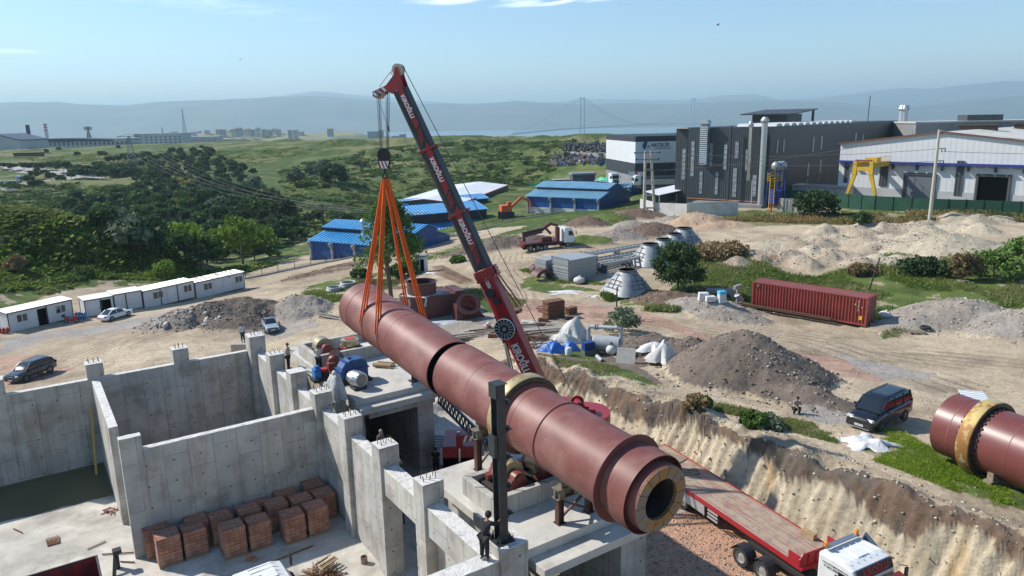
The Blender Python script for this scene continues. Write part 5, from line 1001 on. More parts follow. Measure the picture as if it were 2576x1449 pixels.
 skin_mesh('body',P,Ed,R_,SKIN,t)
 P=[pel+np.array([0,0,-.02]),(pel+ch)/2,ch,ch*.5+nk*.5];R_=[.165,.165,.18,.10];Ed=[(0,1),(1,2),(2,3)]
 for(sh,el,wr,hn)in(aR,aL):
  k=len(P);long=A.get('sleeve','short')=='long';P+=[sh,sh*.35+el*.65 if not long else el];R_+=[.095,.078];Ed+=[(2,k),(k,k+1)]
  if long:P.append(el*.1+wr*.9);R_.append(.058);Ed.append((k+1,k+2))
 skin_mesh('shirt',P,Ed,R_,top,t)
 P=[pel];R_=[.16];Ed=[]
 for(hp,kn,an,ft)in(lR,lL):k=len(P);P+=[hp,kn,an+np.array([0,0,.03])];R_+=[.125,.095,.08];Ed+=[(0,k),(k,k+1),(k+1,k+2)]
 skin_mesh('trousers',P,Ed,R_,legs,t)
 for(hp,kn,an,ft)in(lR,lL):loftx([(ft[0]+.07,.03,.025,0,.04),(ft[0],.048,.04,0,.07),(an[0],.042,.04,0,.13),(an[0]-.07,.036,.03,0,.09)],10,3).build('shoe',shoes,t,smooth=50).location=(0,an[1],an[2]-.075)
 hc=hd+(hd-nk)*.22
 if cap!='hood':MB().sphere(hc+np.array([-.012,0,.028]),.100,14,8,1.02).build('hair',cap or hair,t,smooth=60)
 else:MB().sphere(hc+np.array([-.015,0,.01]),.128,14,8,1.12).build('hood',top,t,smooth=60)
 fx=hc+np.array([.088,0,-.02]);M=MB();M.prism([(-.014,0),(.014,0),(0,.045)],fx+np.array([-.01,0,-.02]),(0,1,0),(0,0,1),(.03,0,0));M.build('nose',SKIN,t,smooth=40)
 for sg in(-1,1):MB().sphere(fx+np.array([-.004,.03*sg,.028]),.011,8,5).build('eye',BLP,t,smooth=60);MB().sphere(hc+np.array([0,.085*sg,-.02]),.025,8,5,1.3).build('ear',SKIN,t,smooth=60)
 MB().obox(fx+np.array([-.004,0,-.045]),.006,.022,.004).build('mouth',mat('lips',(.25,.09,.07)),t)
 return t
CB=mat('cloth_black',(.012,.012,.013),(.022,.022,.024),sc=6,rough=.9);CJ=mat('cloth_jeans',(.03,.035,.05),rough=.9);CG=mat('cloth_grey',(.10,.11,.12),(.13,.14,.15),sc=5,rough=.9);CW=mat('cloth_white',(.62,.62,.60),rough=.9);CLB=mat('cloth_pale_blue',(.42,.50,.60),rough=.9);CBE=mat('cloth_beige',(.50,.47,.42),rough=.9)
def uvp(u,v,z):return UV(u,v,z)
def facing(du,dv):w=UU*du+VV*dv;return atan2(w[1],w[0])
person('person all in black with the hood up leaning against the steel column',uvp(12.42,20.62,5.33),facing(.75,.35),CB,CB,lean=.38,arms={-1:'reach',1:'reach','sleeve':'long'},cap='hood',shoes=mat('shoe_grey',(.12,.12,.12)),s=1.02)
person('person in black shirt and trousers standing in the passage below the kiln',uvp(19.6,38.1,FLOOR+.07),facing(-.6,-.8),CB,CB,arms={-1:'down',1:'down'},s=1.05)
person('person in grey shirt standing on top of the concrete wall by the far pier',uvp(13.55,47.0,5.12),facing(.8,-.5),mat('cloth_stone',(.33,.33,.31),rough=.9),CB,arms={-1:'front',1:'front'})
person('grey haired person in dark grey T-shirt reaching along the wall top',uvp(14.6,35.0,3.0),facing(.5,-.8),CG,CJ,hair=HAIRG,cap=HAIRG,arms={-1:'side',1:'front'},lean=.15)
q=ground_at(627,893);person('person in pale blue shirt seen from the chest up behind the back wall',(q[0]+.3,q[1]-2.0,q[2]+2.0),radians(-60),CLB,CJ,arms={-1:'down',1:'down'})
rm=thing('rubble_step','low earth step behind the back concrete wall','earth step',(q[0]+.3,q[1]-2.0,q[2]),0);MB().box(-1,1,-.8,.8,-.5,1.98).build('step',mat('step_earth',(.38,.33,.26)),rm,bevel=.1)
person('person in white shirt and cap standing at the left roller of the far pier',uvp(15.05,45.3,5.12),facing(.5,.85),CBE,CB,cap=BLP,arms={-1:'front',1:'front'})
q=ground_at(1999,1040);person('person in pale patterned shirt sitting on rubble at the foot of the dark heap',(q[0],q[1],q[2]-.02),radians(-80),mat('cloth_check',(.42,.38,.36),(.2,.17,.17),sc=14,rough=.9),CB,pose='crouch',arms={-1:'knees',1:'knees'},lean=.25)
q=ground_at(1074,898);person('person in dark top sitting on the ground behind the hanging kiln',(q[0],q[1],q[2]),radians(-70),CJ,CB,pose='crouch',arms={-1:'knees',1:'knees'})
q=ground_at(1049,745);person('person in white shirt standing beside the poplar trunk',q,radians(-90),CW,CB,arms={-1:'down',1:'front'})
sp_=uvthing('working_platform','dark timber working platform behind the concrete wall','platform',14.6,35.0,FLOOR);MB().box(13.6,15.5,34.0,36.0,2.9,2.98).build('deck',mat('old_timber',(.2,.15,.1)),sp_)
for a,b in((13.7,34.1),(15.4,34.1),(13.7,35.9),(15.4,35.9)):MB().tube((a,b,FLOOR+.05),(a,b,2.9),.05).build('leg',DST,sp_)
# ------------------------------------------------------------------ brick pallets
BRK=bpy.data.materials.new('hollow_bricks');BRK.use_nodes=True
def _brk():
 n=BRK.node_tree.nodes;l=BRK.node_tree.links;b=n['Principled BSDF'];co=n.new('ShaderNodeTexCoord').outputs['Object'];s=n.new('ShaderNodeSeparateXYZ');l.new(co,s.inputs[0]);g=n.new('ShaderNodeNewGeometry');sn=n.new('ShaderNodeSeparateXYZ');tcn=n.new('ShaderNodeTexCoord');l.new(tcn.outputs['Normal'],sn.inputs[0])
 ad=n.new('ShaderNodeMath');l.new(s.outputs[0],ad.inputs[0]);l.new(s.outputs[1],ad.inputs[1]);c1=n.new('ShaderNodeCombineXYZ');l.new(ad.outputs[0],c1.inputs[0]);l.new(s.outputs[2],c1.inputs[1]);c2=n.new('ShaderNodeCombineXYZ');l.new(s.outputs[0],c2.inputs[0]);l.new(s.outputs[1],c2.inputs[1])
 gt=n.new('ShaderNodeMath');gt.operation='GREATER_THAN';ab=n.new('ShaderNodeMath');ab.operation='ABSOLUTE';l.new(sn.outputs[2],ab.inputs[0]);l.new(ab.outputs[0],gt.inputs[0]);gt.inputs[1].default_value=.6
 mv_=n.new('ShaderNodeMix');mv_.data_type='VECTOR';l.new(gt.outputs[0],mv_.inputs[0]);l.new(c1.outputs[0],mv_.inputs[4]);l.new(c2.outputs[0],mv_.inputs[5])
 br=n.new('ShaderNodeTexBrick');l.new(mv_.outputs[1],br.inputs['Vector']);br.inputs['Scale'].default_value=1;br.inputs['Brick Width'].default_value=.26;br.inputs['Row Height'].default_value=.19;br.inputs['Mortar Size'].default_value=.008;br.offset=.12
 br.inputs[1].default_value=(.42,.19,.115,1);br.inputs[2].default_value=(.25,.115,.078,1);br.inputs[3].default_value=(.12,.05,.035,1);br.inputs['Bias'].default_value=-.1
 nz_=n.new('ShaderNodeTexNoise');l.new(co,nz_.inputs['Vector']);nz_.inputs['Scale'].default_value=3;nz_.inputs['Detail'].default_value=8;mr=n.new('ShaderNodeMapRange');l.new(nz_.outputs[0],mr.inputs[0]);mr.inputs[1].default_value=.46;mr.inputs[2].default_value=.7;mr.inputs[4].default_value=.7
 mc=n.new('ShaderNodeMix');mc.data_type='RGBA';l.new(mr.outputs[0],mc.inputs[0]);l.new(br.outputs[0],mc.inputs[6]);mc.inputs[7].default_value=(.36,.26,.21,1);l.new(mc.outputs[2],b.inputs['Base Color']);b.inputs['Roughness'].default_value=.9
 bp=n.new('ShaderNodeBump');bp.inputs['Distance'].default_value=.02;l.new(br.outputs['Fac'],bp.inputs['Height']);bp.invert=True;l.new(bp.outputs[0],b.inputs['Normal'])
_brk()
bp0=None;pal=[(3.45,37.35,1),(4.7,37.4,1),(6.35,36.15,1),(7.65,36.15,1),(9.35,35.7,1),(10.6,35.7,1),(3.05,38.55,0),(5.0,38.15,0),(6.15,37.75,0),(7.55,37.55,0),(8.95,37.3,0),(10.25,37.0,0),(11.5,36.9,0),(8.1,38.2,0),(9.75,38.3,0),(11.35,38.2,0)]
labs=['brick pallet at the front left corner of the stack rows, top corner in the sun','second brick pallet in the front row from the left','third brick pallet of the front row, standing nearest the camera','fourth brick pallet of the front row from the left','fifth brick pallet of the front row, brick lying on top','rightmost brick pallet of the front row by the concrete pillar wall','brick pallet at the far left behind the front corner pallet','brick pallet of the second row behind the second front pallet','brick pallet of the second row, left of centre','brick pallet in the middle of the second row','brick pallet of the second row, right of centre','brick pallet of the second row, second from the right','last brick pallet of the second row, against the pillar wall','low brick pallet against the wall, left of the back row','brick pallet against the wall in the middle of the back row','brick pallet in the back right corner below the pillar wall']
for i,(u_,v_,fr)in enumerate(pal):
 zz=FLOOR+.06;r_=random.Random(i);h_=1.42+r_.uniform(-.06,.08)if i!=13 else 1.2
 t=uvthing('brick_pallet',labs[i],'brick pallet',u_+.56,v_+.55,zz,'pallets of hollow bricks against the concrete wall');ORG[t]=(0,0,0);t.rotation_euler=(0,0,TH+r_.uniform(-.04,.04))
 M=MB();nl=7
 for k in range(nl):
  a=r_.uniform(-.014,.014);b=r_.uniform(-.014,.014);M.box(-.56+a,.56+a,-.52+b,.52+b,.14+h_*k/nl,.14+h_*(k+1)/nl-.004)
 M.build('bricks',BRK,t)
 M=MB()
 for y in(-.45,0,.45):M.box(-.55,.55,y-.05,y+.05,0,.1)
 for x in np.linspace(-.5,.5,5):M.box(x-.05,x+.05,-.52,.52,.1,.125)
 M.build('pallet',mat('pallet_wood',(.33,.26,.17),(.24,.18,.12),sc=6),t)
 if i==4:MB().box(-.1,.15,-.1,.08,.15+h_,.34+h_).build('loose_brick',BRK,t)
 # ------------------------------------------------------------------ buildings
def base_at(px,py):
 z=-4.0
 for _ in range(16):P=G(px,py,z);z=.5*z+.5*float(rbf(np.array([P[0]]),np.array([P[1]]))[0])
 return G(px,py,z)
def hpix(P,y):
 """height above P whose top is seen at photo row y"""
 lo,hi=-30,400
 for _ in range(40):
  m_=(lo+hi)/2
  if pix(P+np.array([0,0,m_]))[1]>y:lo=m_
  else:hi=m_
 return lo
def unit(v):v=np.array(v,float);v[2]=0;return v/np.linalg.norm(v)
def perp(a):return np.array([-a[1],a[0],0.0])
def lthing(name,lab,cat,P0,a,group=None):
 """thing whose local x runs along a, y away (left of a), origin at P0"""
 return thing(name,lab,cat,P0,atan2(a[1],a[0]),group)
def quadm(M,*p):return M.add(p,[tuple(range(len(p)))])
GW=mat('galvanised',(.45,.47,.48));WIN=mat('building_glass',(.03,.045,.055),(.10,.13,.15),sc=.8,rough=.15);DKO=mat('dark_opening',(.004,.004,.005),rough=1,spec=0)  # DKO: flat near-black panels stand in for the unlit space behind openings
CABW=wavemat('cabin_panel',(.56,.57,.57),(.62,.62,.62),.5,3,.55,.0,.12);CABF=mat('cabin_frame',(.045,.05,.052),rough=.5);CABR=wavemat('cabin_roof',(.60,.59,.56),(.68,.67,.65),.25,0,.45,.3,.8);CURT=mat('window_curtain',(.10,.085,.07),(.16,.14,.12),sc=4)
def window(par,x,z,w,h,y=-.03,panes=2,dark=(0,)):
 f=MB();f.box(x,x+w,y-.03,y+.02,z,z+.07).box(x,x+w,y-.03,y+.02,z+h-.07,z+h).box(x,x+.07,y-.03,y+.02,z+.07,z+h-.07).box(x+w-.07,x+w,y-.03,y+.02,z+.07,z+h-.07)
 for k in range(1,panes):f.box(x+w*k/panes-.04,x+w*k/panes+.04,y-.03,y+.02,z+.07,z+h-.07)
 o=f.build('window',WHT,par)
 for k in range(panes):a=x+w*k/panes+.05;MB().add([(a,y-.005,z+.07),(x+w*(k+1)/panes-.05,y-.005,z+.07),(x+w*(k+1)/panes-.05,y-.005,z+h-.07),(a,y-.005,z+h-.07)],[(0,1,2,3)]).build('pane',GLS if k in dark else CURT,o)
def cabin(lab,px0,py0,px1,py1,ytop,items,posts=(),dep=2.4,rust=False):
 a0=base_at(px0,py0);a1=base_at(px1,py1);a0[2]=a1[2]=(a0[2]+a1[2])/2 if abs(a0[2]-a1[2])<.5 else min(a0[2],a1[2]);L_=np.linalg.norm((a1-a0)[:2]);a=unit(a1-a0);h=min(2.7,max(1.9,hpix(a0,ytop)))
 t=lthing('site_cabin',lab,'site cabin',a0,a,'white site cabins along the yard edge');t.location.z=a0[2]
 MB().box(.04,L_-.04,.0,dep,.08,h-.04).build('wall',CABW,t)
 M=MB()
 for x in[0,L_]+[p*L_ for p in posts]:M.box(x-.08 if x else-.02,x+.08 if x<L_ else L_+.02,-.03,.06,0,h)
 M.box(0,L_,-.03,.05,h-.18,h).box(0,L_,-.02,.05,0,.1).box(-.01,.08,.06,dep,h-.13,h).box(-.01,.1,dep-.08,dep+.01,0,h-.15).build('frame',CABF,t)
 r_=MB().add([(-.1,-.08,h+.01),(L_+.1,-.08,h+.01),(L_+.1,dep+.1,h+.18),(-.1,dep+.1,h+.18),(-.1,-.08,h-.04),(L_+.1,-.08,h-.04),(L_+.1,dep+.1,h+.1),(-.1,dep+.1,h+.1)],[(0,1,2,3),(5,4,7,6),(4,5,1,0),(5,6,2,1),(6,7,3,2),(7,4,0,3)]).build('roof',CABR,t)
 for k,f0,f1 in items:
  x0,x1=f0*L_,f1*L_
  if k=='win':window(t,x0,h*.42,x1-x0,h*.40)
  elif k=='door':d=MB().box(x0,x1,-.05,-.0,.1,h*.84).build('door',mat('door_white',(.62,.63,.63),rough=.5),t);MB().box(x1-.15,x1-.06,-.09,-.05,h*.42,h*.46).build('handle',CABF,d)
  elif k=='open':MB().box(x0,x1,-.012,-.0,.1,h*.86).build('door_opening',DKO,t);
  elif k=='lamp':MB().box(x0,x1,-.10,-.02,h*.86,h*.95).build('floodlight',GW,t)
 if rust:
  for k in range(9):x=L_*(.05+.1*k);s=MB().bar((x,.1,h+.12),(x+random.uniform(-.6,1.4),dep-.2,h+.24),.10,.05);s.build('loose_timber',mat('old_timber',(.2,.15,.1)),r_)
 return t
cabin('white site cabin standing alone at far left, door open beside the scooter',25,836,187,803,788,[('win',.12,.29),('door',.305,.43),('open',.44,.575),('win',.72,.89),('lamp',.01,.05)],(.585,))
cabin('first white site cabin of the row, glazed door open behind the white saloon',217,799,290,786,756,[('door',.12,.5),('open',.52,.9)],(.56,))
cabin('second white site cabin of the row, blank panels beside the white saloon',291,786,361,775,741,[],(.42,))
cabin('third white site cabin of the row with two windows and a closed door',363,775,492,752,729,[('win',.18,.38),('door',.46,.62),('win',.78,.95),('lamp',.02,.06)],(.33,.66))
cabin('last white site cabin of the row with timber lying on its roof',494,751,617,727,708,[('win',.16,.33),('door',.37,.53),('door',.56,.74),('win',.80,.96)],(.69,),rust=True)
q=ground_at(205,803);t=thing('water_bottles','blue water bottles stacked between the scooter and the white saloon','water bottles',q,.25)
for i in range(4):
 for j in range(2):MB().lathe([(.02,0),(.15,.02),(.15,.36),(.05,.46),(.05,.5),(.01,.5)],(-.6+.36*i,j*.35,0),n=10).build('bottle',mat('water_blue',(.10,.24,.42),rough=.2),t,smooth=40);MB().lathe([(.02,.5),(.15,.52),(.15,.86),(.05,.96),(.01,.97)],(-.6+.36*i,j*.35,0),n=10).build('bottle',mat('water_blue',(.10,.24,.42)),t,smooth=40)
q=ground_at(12,838);t=thing('gas_bottles','red gas bottles beside the left end of the first cabin','gas bottles',q,.2)
for i in range(3):MB().lathe([(.02,0),(.18,.02),(.19,.5),(.12,.66),(.05,.7),(.05,.78),(.01,.78)],(-.5+.42*i,0,0),n=12).build('bottle',mat('gas_red',(.35,.03,.02),rough=.4),t,smooth=40)
fp=[(618,703),(700,686),(782,669),(859,654),(930,640),(1002,626),(1072,611),(1142,597),(1215,577),(1289,557),(1340,548),(1392,538),(1490,517),(1582,496)]
FP=[base_at(x,y)for x,y in fp];FNC=mat('railing_black',(.02,.022,.024),rough=.5)
seg=[]
for i in range(len(FP)-1):seg.append((FP[i],FP[i+1]))
pts_=[]
for a,b in seg:
 n=max(1,int(round(np.linalg.norm(b-a)/3.6)))
 for k in range(n):pts_.append(a+(b-a)*k/n)
pts_.append(FP[-1]);pts_=[np.array([p[0],p[1],float(rbf(np.array([p[0]]),np.array([p[1]]))[0])])for p in pts_]
for i in range(1,len(pts_)-1):pts_[i][2]=(pts_[i-1][2]+pts_[i][2]+pts_[i+1][2])/3
fn=worldthing('railing_fence','long black steel railing fence on a low kerb between the yard and the blue halls','fence',pts_[0])
kb=MB()
for i in range(len(pts_)-1):kb.bar(pts_[i]+(0,0,.05),pts_[i+1]+(0,0,.05),.25,.5)
kb.build('kerb',mat('kerb_concrete',(.38,.37,.34)),fn)
for i in range(min(98,len(pts_)-1)):
 a,b=pts_[i]+np.array([0,0,.3]),pts_[i+1]+np.array([0,0,.3]);M=MB();M.bar(a+(0,0,.12),b+(0,0,.12),.06,.05).bar(a+(0,0,1.15),b+(0,0,1.15),.06,.05)
 for k in range(1,14):q=a+(b-a)*k/14;M.box(q[0]-.014,q[0]+.014,q[1]-.014,q[1]+.014,q[2]+.12,q[2]+1.15)
 M.build('bay',FNC,fn);MB().box(a[0]-.05,a[0]+.05,a[1]-.05,a[1]+.05,a[2]-.3,a[2]+1.3).build('post',FNC,fn)
BLW=wavemat('blue_cladding',(.012,.07,.26),(.016,.09,.30),.55,3,.45,.1,.5,dirt=((.10,.16,.26),.35,.2,.5,.7));BLR=wavemat('blue_roof_sheet',(.035,.27,.60),(.05,.32,.64),.9,0,.35,.25,.7,dirt=((.30,.42,.52),.5,.12,.45,.7));WPL=mat('white_plinth',(.55,.55,.53),(.62,.62,.6),sc=.5)
BLR2=wavemat('pale_blue_roof_sheet',(.16,.36,.52),(.24,.44,.58),.9,0,.35,.25,.7)
def far_hit(px,py):
 d=ray(px,py);s=np.arange(200,700,3.0);P=CAM+d[None]*s[:,None];z=hgt(P[:,0],P[:,1],False);k=np.argmax(P[:,2]<z);return np.array([P[k,0],P[k,1],z[k]])if P[k,2]<z[k]else None
def monitor_hall(lab,P0,a,L_,dep,h,rise,mon,wallm,roofm,name='workshop_hall',plinth=0,hm=1.1,cols=0,base=-4,group=None):
 """long hall: eaves along local x, roof slopes up to a raised monitor"""
 t=lthing(name,lab,'industrial building',P0,a,group)
 d1,d2=dep*(.5-mon/2),dep*(.5+mon/2);z1=h+rise*(1-mon);zt=z1+hm
 pf=[(0,base),(dep,base),(dep,h),(d2,z1),(d2,zt),(dep/2,zt+rise*mon),(d1,zt),(d1,z1),(0,h)]
 MB().prism([(p[0],p[1])for p in pf],(0,0,0),(0,1,0),(0,0,1),(L_,0,0)).build('wall',wallm,t)
 if plinth:MB().box(-.05,L_+.05,-.06,dep+.05,base,plinth).build('plinth',WPL,t)
 r_=MB();o=.35
 for(y0,z0,y1,z1_)in((-.4,h-.02,d1-.02,z1),(dep+.4,h-.02,d2+.02,z1),(d1-.5,zt-.05,dep/2,zt+rise*mon+.05),(d2+.5,zt-.05,dep/2,zt+rise*mon+.05)):
  r_.add([(-o,y0,z0+.06),(L_+o,y0,z0+.06),(L_+o,y1,z1_+.06),(-o,y1,z1_+.06),(-o,y0,z0+.2),(L_+o,y0,z0+.2),(L_+o,y1,z1_+.2),(-o,y1,z1_+.2)],[(0,3,2,1),(4,5,6,7),(0,1,5,4),(1,2,6,5),(2,3,7,6),(3,0,4,7)])
 r_.build('roof',roofm,t)
 MB().box(0,L_,d1-.05,d1-.01,z1+.1,zt-.1).build('clerestory',mat('clerestory_dark',(.02,.025,.035),rough=.6),t)
 for k in range(cols):x=L_*(k+.02)/max(1,cols-1)if cols>1 else 0;x=min(x,L_-.3);MB().box(x,x+.4,-.5,-.07,base,h-1.0).prism([(0,0),(-1.1,0),(-1.1,-.3),(-.4,-1.3),(0,-1.6)],(x,-.1,h+.0),(0,1,0),(0,0,1),(.4,0,0)).build('bracket_column',mat('grey_column',(.35,.36,.36)),t)
 return t
E0=GD(779,606,150);E1=G(933,618,E0[2]);a=unit(E1-E0)
b1=monitor_hall('low blue workshop hall with a bright blue roof nearest the cabins, grey bracket columns',np.array([E0[0],E0[1],0]),a,23,17,E0[2],2.3,.45,BLW,BLR,plinth=E0[2]-3.9,hm=.9,cols=5,base=-11)
q=G(905,640,-5);t=thing('vent_pipe','grey bent ventilation pipe with a cowl outside the low blue hall','pipe',(q[0],q[1],-5.5));MB().path([(0,0,0),(0,0,3.0),(.9,.6,4.6),(.9,.6,6.8)],.32,12).lathe([(.5,0),(.62,.5),(.3,.9),(.01,.95)],(.9,.6,6.7),n=12).build('tube',GW,t,smooth=35)
E0=GD(1012,600,172);E1=G(1140,590,E0[2]);a=unit(E1-E0+np.array([0,2,0]))
monitor_hall('long blue workshop hall with stepped bright blue roofs behind the crane boom',np.array([E0[0]-1*a[0],E0[1]-1*a[1],0]),a,27,26,E0[2]+.2,3.0,.5,BLW,BLR,hm=2.6,base=-11)
E0=GD(1030,545,205);monitor_hall('rear blue hall with a narrow raised roof beyond the crane boom',np.array([E0[0],E0[1],0]),a,27,16,E0[2]+.4,2.0,.5,BLW,BLR,hm=1.5,base=-11)
E0=GD(1003,503,235);E1=GD(1157,508,205);E2=GD(1278,483,262);b_=unit(E2-E1);a=np.array([b_[1],-b_[0],0]);E0=E1-a*21
DGY=wavemat('dark_grey_cladding',(.055,.06,.065),(.065,.07,.075),.6,3,.45,.1,.4);
gh=lthing('industrial_hall','grey hall with a large white low pitched roof edged in red','industrial building',np.array([E0[0],E0[1],0]),a);L1=np.linalg.norm((E1-E0)[:2]);L2=min(95,np.linalg.norm((E2-E1)[:2]));zt=E1[2]-.5
MB().box(0,L1,0,L2,-12,zt-.1).prism([(0,zt-.1),(L1,zt-.1),(L1/2,zt+1.1)],(0,0,0),(1,0,0),(0,0,1),(0,L2,0)).build('wall',DGY,gh)
MB().box(L1+.01,L1+.1,.5,L2-.5,-12,zt-5.0).build('plinth',WPL,gh)
r_=MB().add([(-.3,-.4,zt),(L1/2,-.4,zt+1.2),(L1/2,L2+.4,zt+1.2),(-.3,L2+.4,zt)],[(0,1,2,3)]).add([(L1/2,-.4,zt+1.2),(L1+.3,-.4,zt),(L1+.3,L2+.4,zt),(L1/2,L2+.4,zt+1.2)],[(0,1,2,3)]).build('roof',mat('white_roof',(.70,.71,.72),(.62,.63,.64),sc=.15,rough=.5),gh)
REDT=mat('red_trim',(.35,.06,.04));MB().bar((-.3,-.42,zt),(L1/2,-.42,zt+1.2),.2,.3).bar((L1/2,-.42,zt+1.2),(L1+.3,-.42,zt),.2,.3).bar((L1+.34,-.4,zt),(L1+.34,L2+.4,zt),.2,.35).build('trim',REDT,gh)
MB().box(L1,L1+5,L2*.45,L2*.95,zt-2.2,zt-2.0).build('canopy',mat('white_roof',(.7,.7,.7)),gh)
for k in range(5):MB().box(L1+.1,L1+.7,L2*(.08+.2*k),L2*(.08+.2*k)+.8,-12,zt-2.5).build('column',mat('rusty_panel',(.30,.20,.17),(.2,.12,.1),sc=1),gh)
E0=GD(1325,494,188);E1=G(1498,501,E0[2]);a=unit(E1-E0)
monitor_hall('blue hall with pale blue roof and white plinth at the far end of the railing',np.array([E0[0],E0[1],0]),a,np.linalg.norm((E1-E0)[:2])+1,20,E0[2],2.2,.45,BLW,BLR2,plinth=E0[2]-2.6,hm=.7,cols=4,base=-8)
E0=GD(1395,480,215);monitor_hall('second blue hall with a pale roof behind the first beside the forecourt',np.array([E0[0],E0[1],0]),a,22,13,E0[2],1.6,.5,BLW,BLR2,hm=.5,base=-8)
SGW=wavemat('white_cladding',(.60,.61,.62),(.64,.65,.66),1.0,3,.5,.1,.05);DNV=wavemat('navy_grey_cladding',(.030,.036,.045),(.036,.043,.052),.5,3,.5,.1,.3);MGY=mat('mid_grey_base',(.20,.205,.21),(.23,.235,.24),sc=.4)
K0=GD(1597,470,218);ztop=K0[2]+hpix(K0,343);ca=np.array([cos(radians(8)),sin(radians(8)),0]);ak=lthing('office_block','tall block clad in white and dark grey bands with a company sign','factory building',np.array([K0[0],K0[1],0]),ca)
def zb(y):return K0[2]+hpix(K0,y)
LB,DB=34,32
for nm,z0,z1,ma,g_ in(('base',K0[2]-6,zb(443),MGY,0),('wall',zb(443),zb(411),DNV,.03),('wall',zb(411),zb(357),SGW,.06),('parapet',zb(357),ztop,DNV,.10)):MB().box(-g_,LB+g_,-g_,DB+g_,z0,z1).build(nm,ma,ak)
MB().box(.5,LB-.5,.5,DB-.5,ztop-.3,ztop-.2).build('roof',MGY,ak)
sz=(zb(366)-zb(378));BLKT=mat('sign_black',(.012,.014,.02));NAVY=mat('sign_navy',(.02,.06,.16))
def atx(px,z):
 best=0;bd=1e9
 for x in np.linspace(0,LB,400):
  q=pix(np.array([K0[0],K0[1],z])+ca*x)
  if abs(q[0]-px)<bd:bd=abs(q[0]-px);best=x
 return best
zs=(zb(360)+zb(372))/2
xa,xb=atx(1638,zs),atx(1684,zs);text('AKCELİK','sign_text',ak,((xa+xb)/2,-.09,zs),(1,0,0),(0,0,1),(xb-xa)/4.05,BLKT,ext=.02,bold=.03)
xa,xb=atx(1650,zs),atx(1684,zs);text('STRONGER TOGETHER','sign_text',ak,((xa+xb)/2,-.09,zb(374.5)),(1,0,0),(0,0,1),(xb-xa)/9.5,BLKT,ext=.02,bold=.01)
xc=atx(1626.5,zs);M=MB();M.prism([(0,0)]+[(1.25*cos(t),1.25*sin(t))for t in np.linspace(radians(75),radians(250),12)],(xc,-.08,zs-.1),(1,0,0),(0,0,1),(0,-.03,0));M.build('sign_logo',NAVY,ak);text('A','sign_text',ak,(xc+.6,-.09,zs-.5),(1,0,0),(0,0,1),1.6,NAVY,ext=.02)
xc=atx(1712,zs);MB().box(xc-.8,xc+.8,-.1,-.07,zs-.2,zs+1.3).build('sign_logo',mat('sign_blue',(.03,.12,.42)),ak);text('S','sign_text',ak,(xc,-.11,zs+.55),(1,0,0),(0,0,1),1.5,WHT,ext=.01);text('TC','sign_text',ak,(xc,-.09,zs-.9),(1,0,0),(0,0,1),1.1,mat('sign_blue',(.03,.12,.42)),ext=.01)
for i,(px,cname,cc,lab)in enumerate(((1582,'white',(.7,.7,.7),'leftmost flagpole with a white flag before the white and grey block'),(1589,'white',(.7,.7,.7),'second flagpole from the left with a white flag'),(1597,'red',(.5,.02,.02),'flagpole with a red flag at the corner of the white and grey block'),(1604,'white',(.7,.7,.7),'second flagpole from the right with a white flag'),(1611,'white',(.7,.7,.7),'rightmost flagpole with a white flag near the twin pole'))):
 P=GD(px,474,196);t=thing('flagpole',lab,'flagpole',P,0,'flagpoles before the office block');MB().tube((0,0,0),(0,0,4.6),.05,n=6).build('pole',GW,t);MB().grid([[(x,.12*sin(x*5+z),4.5-z-.5*x)for x in np.linspace(0,.6,5)]for z in np.linspace(0,1.0,4)]).build('flag',mat('flag_'+cname,cc,rough=.9),t,smooth=60)
P=GD(1441,462,224);t=lthing('gatehouse','low flat roofed grey gatehouse canopy behind the pale blue roofs','gatehouse',P,ca);MB().box(0,7,0,4,0,2.6).build('wall',mat('charcoal_wall',(.06,.06,.065)),t);MB().box(-.3,7.3,-.4,4.4,2.6,3.1).build('roof',MGY,t);MB().box(1.0,3.0,-.02,0,.8,2.2).build('window',WIN,t)
P=GD(1395,468,226);t=lthing('storage_shed','low black shed left of the gatehouse','shed',P,ca);MB().box(0,5.5,0,5,0,1.7).build('wall',mat('charcoal_wall',(.06,.06,.065)),t);MB().box(-.1,5.6,-.1,5.1,1.7,1.85).build('roof',MGY,t)
def lorry(lab,px,py,D,rz,body,L_=8.5,bc=WHT,load=None):
 P=GD(px,py,D);t=thing('lorry',lab,'truck',P,rz);cab(t,L_/2,.9,2.5,2.0,2.7,WHT);MB().box(-L_/2,L_/2-2.2,-.45,.45,.6,.95).build('chassis',CHS,t)
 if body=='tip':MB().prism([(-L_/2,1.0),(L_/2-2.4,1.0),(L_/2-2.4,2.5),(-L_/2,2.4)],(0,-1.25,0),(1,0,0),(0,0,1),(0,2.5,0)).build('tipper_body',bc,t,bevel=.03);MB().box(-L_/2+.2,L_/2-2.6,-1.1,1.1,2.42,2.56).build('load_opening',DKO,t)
 else:MB().box(-L_/2,L_/2-2.4,-1.25,1.25,1.0,1.2).build('load_bed',GW,t);
 if load:MB().grid([[(-L_/2+.3+x*(L_-3.2),y*1.1,1.25+.9*sin(pi*x)**.4*(1-abs(y)**3)+.15*sin(9*x+5*y))for y in np.linspace(-1,1,9)]for x in np.linspace(0,1,14)]).build('tarpaulin',load,t,smooth=50)
 for x in(L_/2-1.2,-L_/2+2.6,-L_/2+1.3):
  for s in(-1.05,1.05):wheel(t,x,s,.5,.34)
 return t
GRT=mat('green_tarp',(.02,.32,.16),(.03,.42,.22),sc=3,rough=.6)
lorry('white lorry with a green covered load facing the camera by the gatehouse',1526,465,212,radians(-62),'flat',9,load=GRT)
lorry('white tipper lorry parked lengthwise behind the twin pole',1652,473,196,radians(183),'tip',13,mat('tipper_pale',(.42,.43,.42),(.5,.5,.5),sc=2))
